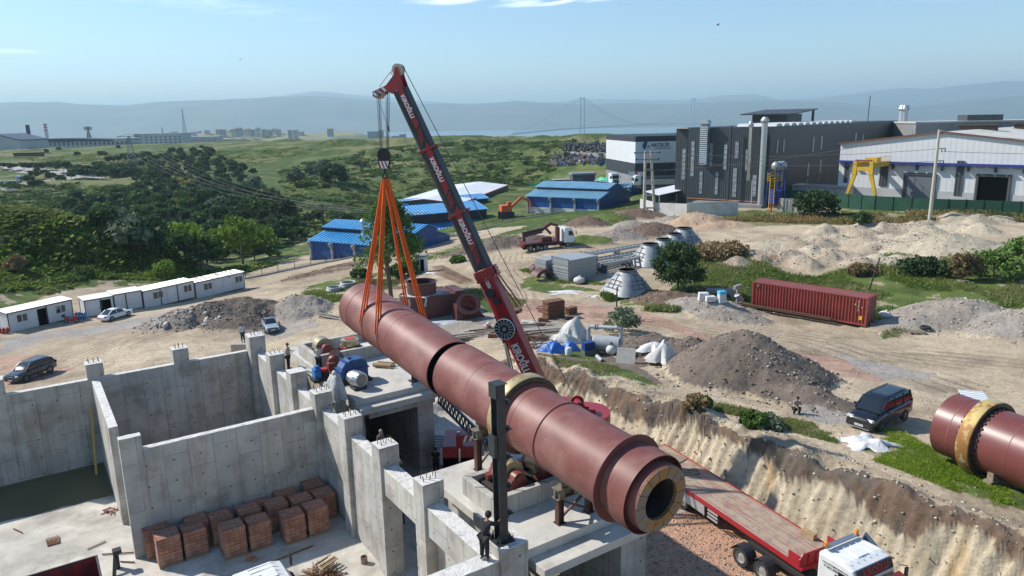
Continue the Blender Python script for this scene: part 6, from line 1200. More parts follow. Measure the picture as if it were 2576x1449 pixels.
q=GD(20,462,365);thing_l=lorry('white crane lorry driving on the far road at the left edge',22,461,365,radians(8),'flat',12)
for i,(px,py)in enumerate(((1352,468),(1375,464),(1392,460))):
 P=GD(px,py,235);t=thing('steel_bundle',('left','middle','right')[i]+' bundle of bright green painted steelwork beside the gatehouse','steelwork',P,.2*i,'green painted steelwork')
 for k in range(6):MB().bar((-2.2,-.6+.25*k,.3+.2*(k%3)),(2.2,-.5+.22*k,.4+.3*(k%2)),.16,.2).build('beam',GRT,t)
W0=GD(1928,520,159);wzt=W0[2]+hpix(W0,319);sa=radians(50);sdv=np.array([cos(sa),sin(sa),0]);P0=np.array([W0[0],W0[1],0]);fac=lthing('factory','large dark grey clad factory with narrow window strips and roof penthouse','factory building',P0,sdv)
FDG=wavemat('factory_cladding',(.042,.050,.056),(.050,.058,.064),.45,3,.42,.15,.35)
MB().box(0,108,0,19,W0[2]-3,wzt).build('wall',FDG,fac);MB().box(2,60,19.002,23,W0[2]-3,wzt-.1).build('wall',FDG,fac)
MB().box(.3,107.7,.3,22.8,wzt-.25,wzt-.1).build('roof',mat('factory_roof',(.42,.42,.40)),fac)
rf=MB()
for k in range(13):x=6+k*4.6;rf.prism([(0,0),(.7,.55),(2.1,.75),(3.5,.55),(4.2,0)],(x,1.2,wzt-.1),(1,0,0),(0,0,1),(0,9,0))
rf.build('skylight',mat('skylight',(.55,.56,.55),rough=.4),fac,smooth=40)
pn=MB().box(34,45,9,18,wzt,wzt+2.0).build('penthouse',FDG,fac);M=MB();M.add([(31,6,wzt+2.5),(48,6,wzt+3.6),(48,20,wzt+3.6),(31,20,wzt+2.5),(31,6,wzt+2.8),(48,6,wzt+3.9),(48,20,wzt+3.9),(31,20,wzt+2.8)],[(0,3,2,1),(4,5,6,7),(0,1,5,4),(1,2,6,5),(2,3,7,6),(3,0,4,7)]);M.box(32,32.6,6.5,7,wzt,wzt+2.5).box(46.5,47.1,6.5,7,wzt,wzt+3.4).box(34,45,9.01,17.99,wzt+2.0,wzt+2.6).build('penthouse_roof',DGY,pn)
def strip_end(y0,w,za,zb_,n):
 f=MB().box(-.08,-.02,y0,y0+w,za,zb_).build('window',mat('window_frame_grey',(.10,.11,.12)),fac);h=(zb_-za)/n
 for k in range(n):MB().box(-.1,-.081,y0+.08,y0+w-.08,za+h*k+.08,za+h*(k+1)-.08).build('pane',mat('pane_pale',(.16,.20,.22),(.34,.38,.40),sc=1.2,rough=.2),f)
def strip_side(x0,w,za,zb_,ma=None):f=MB().box(x0,x0+w,-.08,-.02,za,zb_).build('window',mat('window_frame_grey',(.1,.11,.12)),fac);MB().box(x0+.06,x0+w-.06,-.1,-.081,za+.1,zb_-.1).build('pane',ma or mat('translucent_panel',(.42,.42,.38),(.3,.31,.3),sc=1),f)
zf=lambda f:W0[2]+(wzt-W0[2])*f
for(y0,w,a,b,n)in((17.2,.9,.35,.82,7),(15.0,.8,.12,.42,5),(12.8,.8,.50,.80,5),(11.2,.8,.12,.42,5),(9.4,.9,.45,.78,5),(6.8,.9,.60,.82,4),(6.9,1.0,.10,.48,6),(4.4,.9,.45,.72,4),(2.4,1.0,.12,.40,4),(19.4,.9,.30,.72,7)):strip_end(y0,w,zf(a),zf(b),n)
for(x0,w,a,b)in((3.6,1.0,.66,.84),(7.4,1.0,.66,.84),(7.6,1.0,.10,.44),(27,1.1,.62,.83),(33,1.1,.64,.84),(24.5,1.1,.28,.48),(33.5,1.1,.30,.50),(24,1.1,.06,.26),(32.5,1.1,.06,.28),(62,1.3,.64,.84),(69,1.1,.64,.80)):strip_side(x0,w,zf(a),zf(b),WIN if b<.3 else None)
MB().box(-.05,0,0.2,18.8,zf(.06)-.15,zf(.06)).build('trim',mat('orange_trim',(.55,.20,.08)),fac)
MB().box(-3.0,-.02,0,16,W0[2]-1,zf(.05)-.3).build('plinth',MGY,fac)
def onend(y,z,off=-.5):return(off,y,z)
DUCT=wavemat('ribbed_duct',(.50,.56,.60),(.58,.64,.68),.45,2,.25,.7,.9);d_=MB().box(-1.5,-.15,13.6,15.4,zf(.52),wzt+.8).build('duct',DUCT,fac);MB().prism([(-.15,0),(1.95,0),(1.6,.8),(.2,.8)],(-1.7,13.5,wzt+.8),(0,1,0),(0,0,1),(1.8,0,0)).build('duct_cowl',GW,d_)
for(y,r_,za,zb_,ma,cap)in((8.3,.18,.06,1.02,mat('pipe_dark',(.05,.055,.06),rough=.5),0),(3.9,.42,.33,1.0,CHR,1),(2.9,.16,.02,.34,GW,0),(.9,.62,-.04,1.05,mat('pipe_pale',(.45,.47,.48),rough=.35,metal=.5),1)):
 c_=MB().tube((-1.2,y,zf(za)),(-1.2,y,zf(zb_)),r_,n=14).build('chimney_pipe',ma,fac,smooth=40)
 if cap:MB().lathe([(r_,0),(r_*1.45,.4),(r_*1.45,.7),(r_*.8,1.3),(.01,1.35)],(-1.2,y,zf(zb_)-.1),n=14).build('cowl',GW,c_,smooth=30)
for y in(1.0,2.4):c_=MB().tube((106.5,-1.0-y*.5,zf(.3)),(106.5,-1.0-y*.5,wzt+3),.9,n=14).build('chimney_pipe',GW,fac,smooth=40);MB().lathe([(.9,0),(1.4,.6),(1.0,1.8),(.01,2)],(106.5,-1.0-y*.5,wzt+2.9),n=12).build('cowl',GW,c_)
MB().tube((85,3,wzt),(85.4,3,wzt+7.5),.12,n=6).build('mast',DST,fac)
Wt=GD(1949,521,152);t=thing('water_tank_tower','blue tank tower with yellow ladder cage and red foot frame by the grey factory','tank tower',(Wt[0],Wt[1],W0[2]-.5),.3)
BLT=mat('tower_blue',(.015,.04,.22),rough=.5);YEL=mat('gantry_yellow',(.62,.40,.02),(.55,.33,.02),sc=.6,rough=.5,dirt=((.25,.15,.05),.5,.9,.58,.7));h=hpix(Wt,392)
MB().tube((0,0,2.0),(0,0,h*.45),1.3,n=18).build('tank',BLT,t,smooth=30);M=MB()
for sx in(-1.2,1.2):
 for sy in(-1.2,1.2):M.bar((sx,sy,2),(sx,sy,h-1.5),.16)
for k in range(4):z=h*.45+k*1.5;M.bar((-1.2,-1.2,z),(1.2,-1.2,z+1.4),.1).bar((1.2,-1.2,z),(-1.2,-1.2,z+1.4),.1)
M.build('frame',BLT,t)
for i,(x,y)in enumerate(((-.5,-.3),(.6,.1),(1.6,.5))):MB().sphere((x,y,h-.8),.95,14,9).build('vessel',mat('vessel_grey',(.40,.42,.44),rough=.35,metal=.4),t,smooth=60)
M=MB()
for k in range(4):M.bar((-2.6,-1.5,h-3.6+.45*k),(.3,-1.5,h-3.6+.45*k),.08).bar((-2.6,-.4,h-3.6+.45*k),(-2.6,-1.5,h-3.6+.45*k),.08)
for k in range(10):M.bar((-2.5,-1.4,3+.7*k),(-1.4,-1.4,3+.7*k),.1)
for x in(-2.5,-1.4):M.bar((x,-1.4,1),(x,-1.4,h-3),.12)
M.build('ladder_cage',YEL,t);M=MB()
for x in(-2,2):M.box(x-.12,x+.12,-1.6,-1.4,-1,2.0)
M.box(-2.1,2.1,-1.6,-1.4,1.9,2.1).build('foot_frame',REDT,t)
HL,HR_=GD(2112,404,160),GD(2576,417,135.5);ha_=unit(HR_-HL);zb0=3.0;LH=40.0;zE=14.7;zR=17.1;P0=np.array([HL[0],HL[1],0]);wh=lthing('white_hall','white clad gabled hall with a blue band, dark strips and two big doors','factory building',P0,ha_)
MB().prism([(0,0),(LH,0),(LH,zE),(LH/2,zR),(0,zE)],(0,0,0),(1,0,0),(0,0,1),(0,75,0)).build('wall',SGW,wh)
MB().add([(-.3,-.5,zE+.02),(LH/2,-.5,zR+.1),(LH/2,75.3,zR+.1),(-.3,75.3,zE+.02)],[(0,1,2,3)]).add([(LH/2,-.5,zR+.1),(LH+.3,-.5,zE+.02),(LH+.3,75.3,zE+.02),(LH/2,75.3,zR+.1)],[(0,1,2,3)]).build('roof',wavemat('cream_roof',(.60,.58,.50),(.66,.64,.57),1.2,1,.5,.1,.4,dirt=((.40,.36,.28),.7,.15,.5,.7)),wh)
MB().bar((-.3,-.45,zE),(LH/2,-.45,zR+.08),.25,.25).bar((LH/2,-.45,zR+.08),(LH+.3,-.45,zE),.25,.25).build('trim',mat('brown_trim',(.15,.06,.045)),wh)
zB=HL[2];MB().box(-.2,LH+.2,-.9,-.15,zB-.35,zB+.1).build('crane_rail_beam',mat('band_blue',(.012,.03,.20),rough=.5),wh)
for k in range(9):MB().box(2.0+4.6*k,2.3+4.6*k,-.8,-.1,zB-1.4,zB-.36).build('bracket',DST,wh)
for k in range(20):MB().box(.5+2*k,1.9+2*k,-.16,-1.35,zB-.55,zB-.52).build('bracket_plate',mat('band_blue',(.012,.03,.20)),wh)
MB().box(0,LH,-.12,0,0,zb0+2.6).build('plinth',mat('grey_plinth',(.36,.37,.38),(.42,.43,.44),sc=.3),wh)
def hx(px,z=6.0):
 best,bd=0,1e9
 for x in np.linspace(0,LH,500):
  q=pix(np.array([P0[0],P0[1],z])+ha_*x);
  if abs(q[0]-px)<bd:bd,best=abs(q[0]-px),x
 return best
for(a,b,y0,y1,ma,nm)in((2211,2231,409,474,DGY,'dark_strip'),(2401,2420,404,483,DGY,'dark_strip'),(2122,2132,410,470,DGY,'dark_strip')):
 x0,x1=hx(a),hx(b);Pq=P0+ha_*x0;MB().box(x0,x1,-.22,-.13,HL[2]-(y1-y0)*.078,HL[2]-.2 if a<2400 else HL[2]+.6).build(nm,ma,wh)
for(a,b,yt,ma,nm)in((2272,2353,441,mat('shutter_grey',(.13,.145,.16),rough=.5),'shutter_door'),(2453,2542,445,DKO,'door_opening')):
 x0,x1=hx(a),hx(b);Pq=P0+ha_*((x0+x1)/2);zt_=hpix(Pq,yt);f=MB();f.box(x0,x0+.5,-.4,-.125,1,zt_).box(x1-.5,x1,-.4,-.125,1,zt_).box(x0,x1,-.4,-.125,zt_,zt_+.5);fo=f.build('door_frame',DGY,wh);MB().box(x0+.5,x1-.5,-.2,-.13,1,zt_).build(nm,ma,fo)
for(x,y)in((16,22),(22,40),(30,55)):MB().box(x,x+7,y,y+2,zR-.9,zR+.9).box(x-.6,x+7.6,y-.5,y+2.5,zR+.9,zR+1.1).build('roof_vent',mat('vent_brown',(.06,.045,.035)),wh)
bh=lthing('rear_hall','low dark hall with a pale roof edge behind the white hall','factory building',GD(2225,330,250)*np.array([1,1,0]),np.array([1,.05,0]));zq=GD(2250,323,250)[2];MB().box(0,60,0,30,0,zq).build('wall',DNV,bh);MB().box(-.5,60.5,-.5,30.5,zq,zq+.8).build('roof',mat('factory_roof',(.42,.42,.4)),bh)
bh=lthing('rooftop_block','grey rooftop block above the pale ribbed roof at right','factory building',GD(2385,320,215)*np.array([1,1,0]),np.array([1,-.1,0]));zq=GD(2400,309,215)[2];MB().box(-9,40,0,20,0,zq).build('wall',MGY,bh);MB().box(-9.3,40,-.3,20,zq,zq+.5).build('roof',mat('factory_roof',(.42,.42,.4)),bh);z2=GD(2450,289,215)[2];MB().box(7,17,4,10,zq+.5,z2).build('plant_room',DGY,bh)
q=GD(2165,499,149);gz=hpix(q,402);t=thing('gantry_crane','yellow gantry crane with splayed legs in front of the white hall','gantry crane',q,atan2(ha_[1],ha_[0]))
w_=2.6
for s in(-1,1):MB().prism([(s*w_*1.15-.2,0),(s*w_*1.15+.25,0),(s*w_*.62+.42,gz*.62),(s*w_*.62-.42,gz*.62)],(0,-.25,0),(1,0,0),(0,0,1),(0,.5,0)).prism([(s*w_*.62-.42,0),(s*w_*.62+.42,0),(s*w_*.62+.35,gz*.34),(s*w_*.62-.35,gz*.34)],(0,-.3,gz*.62),(1,0,0),(0,0,1),(0,.6,0)).build('leg',YEL,t)
MB().box(-w_*.62,w_*.62,-.25,.25,gz*.72,gz*.82).build('cross_beam',YEL,t);MB().box(-w_*.62,w_*.62,-.2,.2,gz*.96,gz*1.0).build('cross_beam',mat('beam_rust',(.22,.07,.04)),t)
for s in(-1,1):MB().box(s*w_*.62-.3,s*w_*.62+.3,.3,8.5,gz*.80,gz*.93).build('girder',YEL,t)
M=MB()
for k in range(9):M.bar((w_*.62+.5,1+.9*k,gz*.93),(w_*.62+.5,1+.9*k,gz*.93+1),.06)
M.bar((w_*.62+.5,1,gz*.93+1),(w_*.62+.5,8.2,gz*.93+1),.06).box(-1,1.4,3,5,gz*.93,gz*.93+.8).build('walkway_rail',YEL,t)
q=G(1300,548,-2.2);t=thing('excavator','orange excavator arm working behind the railing beside the pale blue hall','excavator',q+np.array([0,6,0]),.3);EXO=mat('excavator_orange',(.65,.10,.02),rough=.4);MB().box(-4.2,-1.5,-1.2,1.2,1.0,2.6).box(-2.6,-1.6,-1.1,-.1,2.6,3.4).build('body',EXO,t,bevel=.1);MB().box(-4.5,-.9,-1.5,-.9,-1,.95).box(-4.5,-.9,.9,1.5,-1,.95).build('track',BLP,t,bevel=.2);MB().bar((-1.6,0,1.8),(1.2,0,4.2),.5,.6).bar((1.0,0,4.3),(3.6,0,3.4),.4,.5).bar((3.5,0,3.5),(3.9,0,1.2),.35,.45).build('arm',EXO,t,bevel=.05)
M=MB()
for _ in range(230):P=far_hit(1418+random.random()*108,366+random.random()*20);P is not None and M.sphere((P[0],P[1],P[2]+.6+random.random()*1.2),.85,7,4,.8)
M.build('tyre_heap',BLP,None,label='long dark heap of round tyres on the slope left of the white and grey block',cat='tyre heap',kind='stuff')
M=MB();M2=MB()
for k_ in range(150):
 P=far_hit(1385+random.random()*135,396+random.random()*22)
 if P is not None:a=random.random()*3;(M2 if P is not None and k_%4==0 else M).obox((P[0],P[1],P[2]+.8),1.4*random.random()+.4,.25,.25+random.random()*.6,(cos(a),sin(a),.3))
M.build('scrap_yard',mat('scrap_brown',(.09,.075,.07),(.16,.13,.12),sc=.5),None,label='jumble of rusty steel scrap on the slope left of the white and grey block',cat='scrap',kind='stuff');M2.build('scrap_yard',MBLUE,None,label='blue crates scattered in the steel scrap on the slope',cat='crates',kind='stuff')
def wall_line(name,lab,cat,pts,h,ma,th_=.25,z=None,part='wall',posts=False):
 Q=[G(x,y,zz)for x,y,zz in pts];t=worldthing(name,lab,cat,Q[0])
 for i in range(len(Q)-1):
  M=MB();a,b=Q[i],Q[i+1];hh=h if not isinstance(h,(list,tuple))else h[i];d=unit(b-a);n=perp(d)*th_/2;base=-1.5
  M.add([a-n+(0,0,base),b-n+(0,0,base),b+n+(0,0,base),a+n+(0,0,base),a-n+(0,0,hh),b-n+(0,0,hh),b+n+(0,0,hh),a+n+(0,0,hh)],[(3,2,1,0),(4,5,6,7),(0,1,5,4),(1,2,6,5),(2,3,7,6),(3,0,4,7)]);M.build(part,ma,t)
  if posts:
   n_=int(np.linalg.norm(b-a)/2.5)
   for k in range(n_+1):p=a+(b-a)*k/max(1,n_)-n*2.2;MB().box(p[0]-.05,p[0]+.05,p[1]-.05,p[1]+.05,p[2]-.5,p[2]+hh+.15).build('post',FNC,t)
 return t
YW=mat('yard_wall_concrete',(.46,.45,.42),(.54,.53,.50),sc=.5,dirt=((.3,.28,.25),.6,.6,.5,.7))
wall_line('boundary_wall','pale concrete boundary wall in front of the dark grey factory','wall',[(1611,529,.8),(1650,541,.9),(1728,545,1.2),(1856,540,1.6)],[2.6,2.6,2.8],YW);wall_line('boundary_wall','stained concrete wall below the green screen fence','wall',[(1955,530,1.8),(2040,534,2.0)],2.6,mat('stained_concrete',(.40,.38,.34),(.28,.26,.23),sc=.6))
GNF=mat('green_screen',(.012,.06,.035),(.018,.08,.045),sc=.8,rough=.9)
wall_line('screen_fence','dark green screened fence in front of the white hall','fence',[(1958,504,2.6),(2042,509,2.7),(2200,524,2.7),(2340,532,2.8),(2564,541,2.9),(2640,545,2.9)],2.4,GNF,.06,part='screen',posts=True)
q=G(1640,520,1);t=lthing('lean_to_shed','open shed with a white mono-pitch roof inside the boundary wall','shed',q+np.array([2,2,0]),np.array([.85,.5,0]));MB().add([(0,0,2.3),(11,0,3.4),(11,5,3.9),(0,5,2.8),(0,0,2.45),(11,0,3.55),(11,5,4.05),(0,5,2.95)],[(0,3,2,1),(4,5,6,7),(0,1,5,4),(1,2,6,5),(2,3,7,6),(3,0,4,7)]).build('roof',mat('white_roof',(.7,.7,.7)),t);MB().box(.2,10.8,4.6,4.8,-1,2.9).build('wall',MGY,t)
for x in(.2,5.5,10.6):MB().box(x,x+.15,.1,.25,-1,2.3).build('post',GW,t)
q=G(1985,497,2.5);t=lthing('storage_shed','small cream roofed shed behind the left end of the green screen','shed',q+np.array([0,3,0]),ha_);MB().box(-3,5,0,4,0,2.6).build('wall',WPL,t);MB().box(-3.2,5.2,-.3,4.2,2.6,2.8).build('roof',mat('cream_sheet',(.5,.47,.38)),t)
q=G(2080,505,2.7);t=lthing('storage_shed','low shed with a rusty ribbed roof and white slatted front behind the green screen','shed',q+np.array([0,3,0]),ha_);MB().box(-5,6,0,5,0,2.6).build('wall',wavemat('white_slats',(.5,.5,.52),(.6,.6,.6),.6,0,.5,0,.9),t);MB().box(-5.2,6.2,-.3,5.2,2.6,2.8).build('roof',wavemat('rusty_roof',(.30,.22,.19),(.42,.40,.38),1.0,1,.7,.2,.7),t)
for i in range(5):q=G(2222+9*i,501,3)+np.array([0,1.5,0]);t=thing('scrap_pile',('first','second','third','fourth','fifth')[i]+' heap of white and dark scrap panels from the left behind the green screen','scrap',q,.3*i,'scrap panels behind the green screen');M=[MB().obox((0,0,1.2+.3*k),1.3-.1*k,.8,.08,(cos(k),sin(k),.1*(k%2))).build('panel',WHT if k%2 else MGY,t)for k in range(5)]
def powerpole(lab,px,py,z,ytop,r0,r1,arms,name='power_pole',lean=0,ma=None,group=None):
 P=G(px,py,z);h=hpix(P,ytop);t=thing(name,lab,'pole',P,0,group);ma=ma or mat('pole_concrete',(.44,.40,.34),(.46,.42,.36),sc=2);MB().tube((0,0,-.5),(lean,0,h),r0,r1,12).build('pole',ma,t,smooth=40)
 for(f,w_,dx)in arms:
  a=MB().bar((lean*f+dx-.1,-.2,h*f),(lean*f+w_+dx,-.2,h*f),.16,.18).build('cross_arm',ma,t)
  for k in(.5,.95):MB().lathe([(.02,-.5),(.10,-.45),(.05,-.38),(.10,-.3),(.05,-.22),(.10,-.15),(.03,0)],(lean*f+dx+w_*k,-.2,h*f-.08),n=8).build('insulator',DST,a)
 return t,P,h
pp_,PPp,PPh=powerpole('tall single concrete pole in front of the white hall at the right',2338,559,2.6,326,.32,.20,((.80,1.3,0),(.67,1.2,0),(.985,-.9,.9)))
tw_,TWp,TWh=powerpole('twin concrete pole with cross bars left of the dark grey factory',1620,542,.8,381,.34,.26,())
MB().tube((2.3,0,-.5),(1.2,0,TWh),.34,.26,12).build('pole',mat('pole_concrete',(.4,.35,.3)),tw_,smooth=40)
for k in range(5):f=.12+.2*k;MB().bar((-.2,-.25,TWh*f),(2.3-f*1.0+.1,-.25,TWh*f),.22,.3).build('cross_bar',mat('pole_concrete',(.4,.35,.3)),tw_)
for f,w_ in((.98,2.6),(.88,2.3),(.72,2.6)):a=MB().bar((.4-w_,-.3,TWh*f),(.4+w_,-.3,TWh*f),.12,.12).build('cross_arm',FNC,tw_);[MB().lathe([(.03,-.1),(.16,0),(.16,.28),(.03,.35)],(.4+s*w_,-.3,TWh*f-.1),n=8).build('insulator',DST,a)for s in(-1,1)]
WIRE=mat('wire',(.09,.09,.095))
def wire(lab,a,b,sag=1.5,r=.035,name='power_line',grp='overhead power lines'):
 a=np.array(a);b=np.array(b);t=worldthing(name,lab,'power line',a,grp);MB().path([a+(b-a)*s-np.array([0,0,4*sag*s*(1-s)])for s in np.linspace(0,1,13)],r,4).build('wire',WIRE,t)
for i,(f,f2)in enumerate(((.80,.98),(.67,.86),(.985,.70))):
 wire(('upper','middle','lower')[i]+' wire running from the twin pole to the tall concrete pole',TWp+np.array([1.5,-.3,TWh*f2]),PPp+np.array([.8,-.2,PPh*f]),1.0)
 if i<3:wire(('upper','middle','lower')[i]+' wire leaving the tall concrete pole to the right',PPp+np.array([.8,-.2,PPh*f-.5]),PPp+np.array([75,-8,PPh*f-.5-1.5*i]),1.0)
powerpole('thin bare timber post behind the bush at the junk heap',1550,810,.3,722,.09,.07,(),name='timber_post',lean=.05,ma=mat('tarred_timber',(.04,.03,.022)))
powerpole('leaning thin timber post behind the red container',2182,735,.4,648,.10,.08,(),name='timber_post',lean=1.1,ma=mat('tarred_timber',(.04,.03,.022)))
powerpole('old timber pole with brackets in the valley left of the low blue hall',813,562,-7,514,.22,.16,((.95,1.0,-.5),(.6,.8,-.4)),ma=mat('tarred_timber',(.04,.03,.022)))
a=ground_at(1889,779,0);b=ground_at(2190,826,0);zc=max(a[2],b[2])+.12;ca_=unit(b-a);t=lthing('shipping_container','long rust red shipping container standing on rails beside the haul road','container',(a[0],a[1],zc),ca_)
CRD=mat('container_red',(.26,.045,.035),(.32,.06,.045),sc=.7,rough=.5,dirt=((.14,.04,.03),.6,1.2,.55,.7));M=MB();CL,CWd,CH=12.19,2.44,2.85;n=36;dx=(CL-.3)/n
for yy,sg in((0.04,-1),(CWd-.04,1)):
 P=[]
 for k in range(n):
  x=.15+k*dx
  for(fx,oy)in((0,0),(.30,0),(.42,.11),(.88,.11)):P.append((x+dx*fx,yy-sg*oy))
 P.append((CL-.15,yy));M.grid([[(x,y,.15)for x,y in P],[(x,y,CH-.1)for x,y in P]]if sg<0 else[[(x,y,CH-.1)for x,y in P],[(x,y,.15)for x,y in P]])
M.build('side_panel',CRD,t)
P=[];n2=44;dx=(CL-.2)/n2
for k in range(n2):
 for fx,oz in((0,0),(.4,0),(.55,-.05),(.9,-.05)):P.append((.1+dx*(k+fx),CH-.02+oz))
MB().grid([[(x,.1,z)for x,z in P],[(x,CWd-.1,z)for x,z in P]]).build('roof',mat('container_roof',(.33,.10,.085),(.38,.13,.11),sc=1.5,rough=.6),t)
M=MB()
for y in(0,CWd-.12):
 for x in(0,CL-.16):M.box(x,x+.16,y,y+.12,0,CH)
 M.box(.16,CL-.16,y,y+.08,0,.16).box(.16,CL-.16,y+.02,y+.08,CH-.1,CH)
for x in(0,CL-.1):M.box(x,x+.1,.12,CWd-.12,CH-.12,CH-.001).box(x,x+.1,.12,CWd-.12,0.01,.15)
M.build('frame',CRD,t);MB().box(.1,.14,.12,CWd-.12,.15,CH-.12).build('end_panel',CRD,t)
d_=MB().box(CL-.06,CL-.02,.14,CWd/2-.02,.18,CH-.14).build('door',CRD,t);d2_=MB().box(CL-.06,CL-.02,CWd/2+.02,CWd-.14,.18,CH-.14).build('door',CRD,t)
for y,dd in((.45,d_),(.9,d_),(1.5,d2_),(1.98,d2_)):MB().tube((CL+.02,y,.1),(CL+.02,y,CH-.1),.025,n=8).build('lock_bar',mat('galv_dull',(.25,.2,.19)),dd)
YST=mat('sticker_yellow',(.6,.42,.02));
for(x0,x1,z0,z1,ma)in((CL-.72,CL-.42,.55,.95,YST),(CL-.55,CL-.45,1.75,1.9,YST),(.55,.85,CH-.62,CH-.2,mat('sticker_dark',(.02,.025,.05)))):MB().box(x0,x1,-.012,-.004,z0,z1).build('sticker',ma,t)
MB().add([(CL-1.25,-.01,2.0),(CL-1.05,-.01,2.0),(CL-1.15,-.01,2.2)],[(0,1,2)]).build('warning_triangle',YST,t)
text('P','sticker_text',t,(.7,-.02,CH-.4),(1,0,0),(0,0,1),.34,YST,ext=.002)
for k,s_ in enumerate(('CAIU','8764','5G1')):text(s_,'marking',t,(CL-.85+.0*k,-.02,2.35-.42*k),(0,0,-1),(1,0,0),.16,WHT,ext=.002)
MB().box(CL-.015,CL-.008,.3,.6,1.4,1.75).build('sticker',YST,t);MB().box(CL-.015,CL-.008,.3,.6,2.1,2.5).build('sticker',mat('sticker_pale',(.5,.5,.5)),t)
for i in range(3):q=np.array([a[0],a[1],0])-perp(ca_)*(.35+.3*i)-ca_*(1.5-.3*i);q[2]=float(hgt(q[0],q[1]));t=lthing('steel_rail',('nearest the container','middle','outermost')[i]+' of the rusty beams on the ground along the red container','steel beam',q,ca_,'rusty beams beside the container');MB().box(0,11-.5*i,-.09,.09,.02,.2).box(0,11-.5*i,-.13,.13,.2,.24).build('rail',mat('rusty_beam',(.13,.06,.035),(.09,.05,.035),sc=3),t)
# ------------------------------------------------------------------ yard objects
MAR=mat('maroon_primer',(.085,.030,.026),(.12,.04,.034),sc=1.0,rough=.5)
q=ground_at(1095,800);a=unit(np.array([.9,.43,0]));v_=lthing('kiln_housing','maroon steel kiln housing with a round open neck on top','steel housing',q-a*3.4+np.array([0,0,0]),a)
hb_=2.55
M=MB().prism([(0,0)]+[(-1.9*sin(t)+.0,1.9-1.9*cos(t))for t in np.linspace(0,pi,13)][1:-1]+[(0,3.8),(5.0,3.8),(5.0,0)],(1.9,0,0),(1,0,0),(0,1,0),(0,0,hb_));M.build('body',MAR,v_,smooth=40)
MB().lathe([(1.65,hb_),(1.65,hb_+1.35),(1.78,hb_+1.37),(1.78,hb_+1.45),(1.58,hb_+1.45),(1.58,hb_+.02)],(2.6,1.9,0),n=40).build('neck',MAR,v_,smooth=35);MB().lathe([(1.575,1.44),(1.575,.05),(.01,.05)],(2.6,1.9,hb_),n=36).build('neck_inside',mat('maroon_inside',(.02,.012,.011)),v_)
MB().box(6.0,7.2,.2,3.5,hb_+.01,hb_+.2).build('top_plate',MAR,v_)
drape(v_,'white_strips',(2.6,1.9,hb_+.02),2.2,2.0,.12,TARP,seed=5)
for(x,l_)in((.25,1.7),(2.2,1.1)):MB().grid([[(x+.25*i+.06*sin(6*j),-.06-.03*sin(3*j+i),hb_-j*l_)for i in(0,1)]for j in np.linspace(0,1,8)]).build('hanging_sheet',TARP,v_,smooth=60)
q=ground_at(1180,803);t=thing('duct_elbow','maroon steel chute with a ring flange lying right of the housing','duct',q,.35);MB().lathe([(.95,-.1),(1.35,-.1),(1.35,.12),(.95,.12)],(0,0,1.75),(.0,-.72,.69),36,True).build('ring_flange',MAR,t,smooth=30);MB().lathe([(1.15,0),(1.1,1.0),(.01,1.02)],(0,.05,1.7),(.0,.72,-.69),30).build('tube',MAR,t,smooth=30);MB().prism([(-1.4,0),(1.9,0),(1.2,.9),(-1.3,1.6)],(0,.1,0),(1,0,0),(0,0,1),(0,2.0,0)).build('body',MAR,t);MB().lathe([(.94,0),(.9,.9),(.3,.95)],(0,0,1.72),(.0,.72,-.69),30).build('inside',mat('red_oxide_light',(.30,.09,.06)),t,smooth=30)
CN=mat('cone_pale_steel',(.24,.26,.27),(.31,.33,.34),sc=1.5,rough=.5,dirt=((.38,.36,.32),.5,2,.55,.7));CNF=mat('cone_frame',(.10,.105,.11))
def hopper(lab,px,py,s,rz,flip=False):
 q=ground_at(px,py);t=thing('silo_cone',lab,'silo cone',q-np.array([0,-1.6*s,0]),rz,'pale steel silo cones');t.location.z=float(hgt(t.location.x,t.location.y));n=40;R0,R1,h=2.45*s,.95*s,2.35*s
 P=[]
 for f in np.linspace(0,1,9):
  row=[]
  for i in range(n+1):
   a=2*pi*(i%n)/n;c,s_=cos(a),sin(a);e=5 if f<.5 else 2+3*(1-f)*2;k=(abs(c)**e+abs(s_)**e)**(-1/e);sq=R0*k;ci=R1;r_=sq*(1-f)+ci*f;row.append((r_*c,r_*s_,h*f))
  P.append(row)
 MB().grid(P).build('shell',CN,t,smooth=35)
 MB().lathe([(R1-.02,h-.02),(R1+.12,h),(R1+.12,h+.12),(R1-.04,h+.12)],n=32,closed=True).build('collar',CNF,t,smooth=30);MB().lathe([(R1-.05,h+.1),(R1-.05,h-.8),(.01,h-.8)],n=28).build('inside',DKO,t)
 for k in range(4):
  a=pi/2*k;ax=np.array([cos(a),sin(a),0]);sx=np.array([-sin(a),cos(a),0])
  def P_(x,f):e=5 if f<.5 else 2+3*(1-f)*2;r_=R0*(1-f)+R1*f;return ax*(r_+.05*s)+sx*x+np.array([0,0,h*f])
  M=MB()
  for(x,f0,f1)in((-.0,.28,.92),(-.75*s,.28,.62),(.75*s,.28,.62)):M.path([P_(x,f)for f in np.linspace(f0,f1,5)],.03*s,5)
  for(f,w_)in((.28,1.1*s),(.62,.8*s),(.45,1.1*s),(.85,.35*s)):M.bar(P_(-w_,f),P_(w_,f),.06*s)
  M.build('stiffener',CNF,t)
 return t
hopper('nearest pale silo cone standing alone in the weeds by the timber post',1583,740,1.1,.55)
hopper('front cone of the row of four pale silo cones beyond the bush',1641,668,1.15,.5);hopper('second cone of the row of four pale silo cones',1675,652,1.1,.5);hopper('third cone of the row, its round mouth hidden',1702,636,1.1,.4);hopper('farthest cone of the row of four pale silo cones',1727,624,1.2,.4)
GV=mat('galvanised_stack',(.36,.38,.39),(.46,.48,.49),sc=6,rough=.45,metal=.4,bump=1.2,bsc=5)
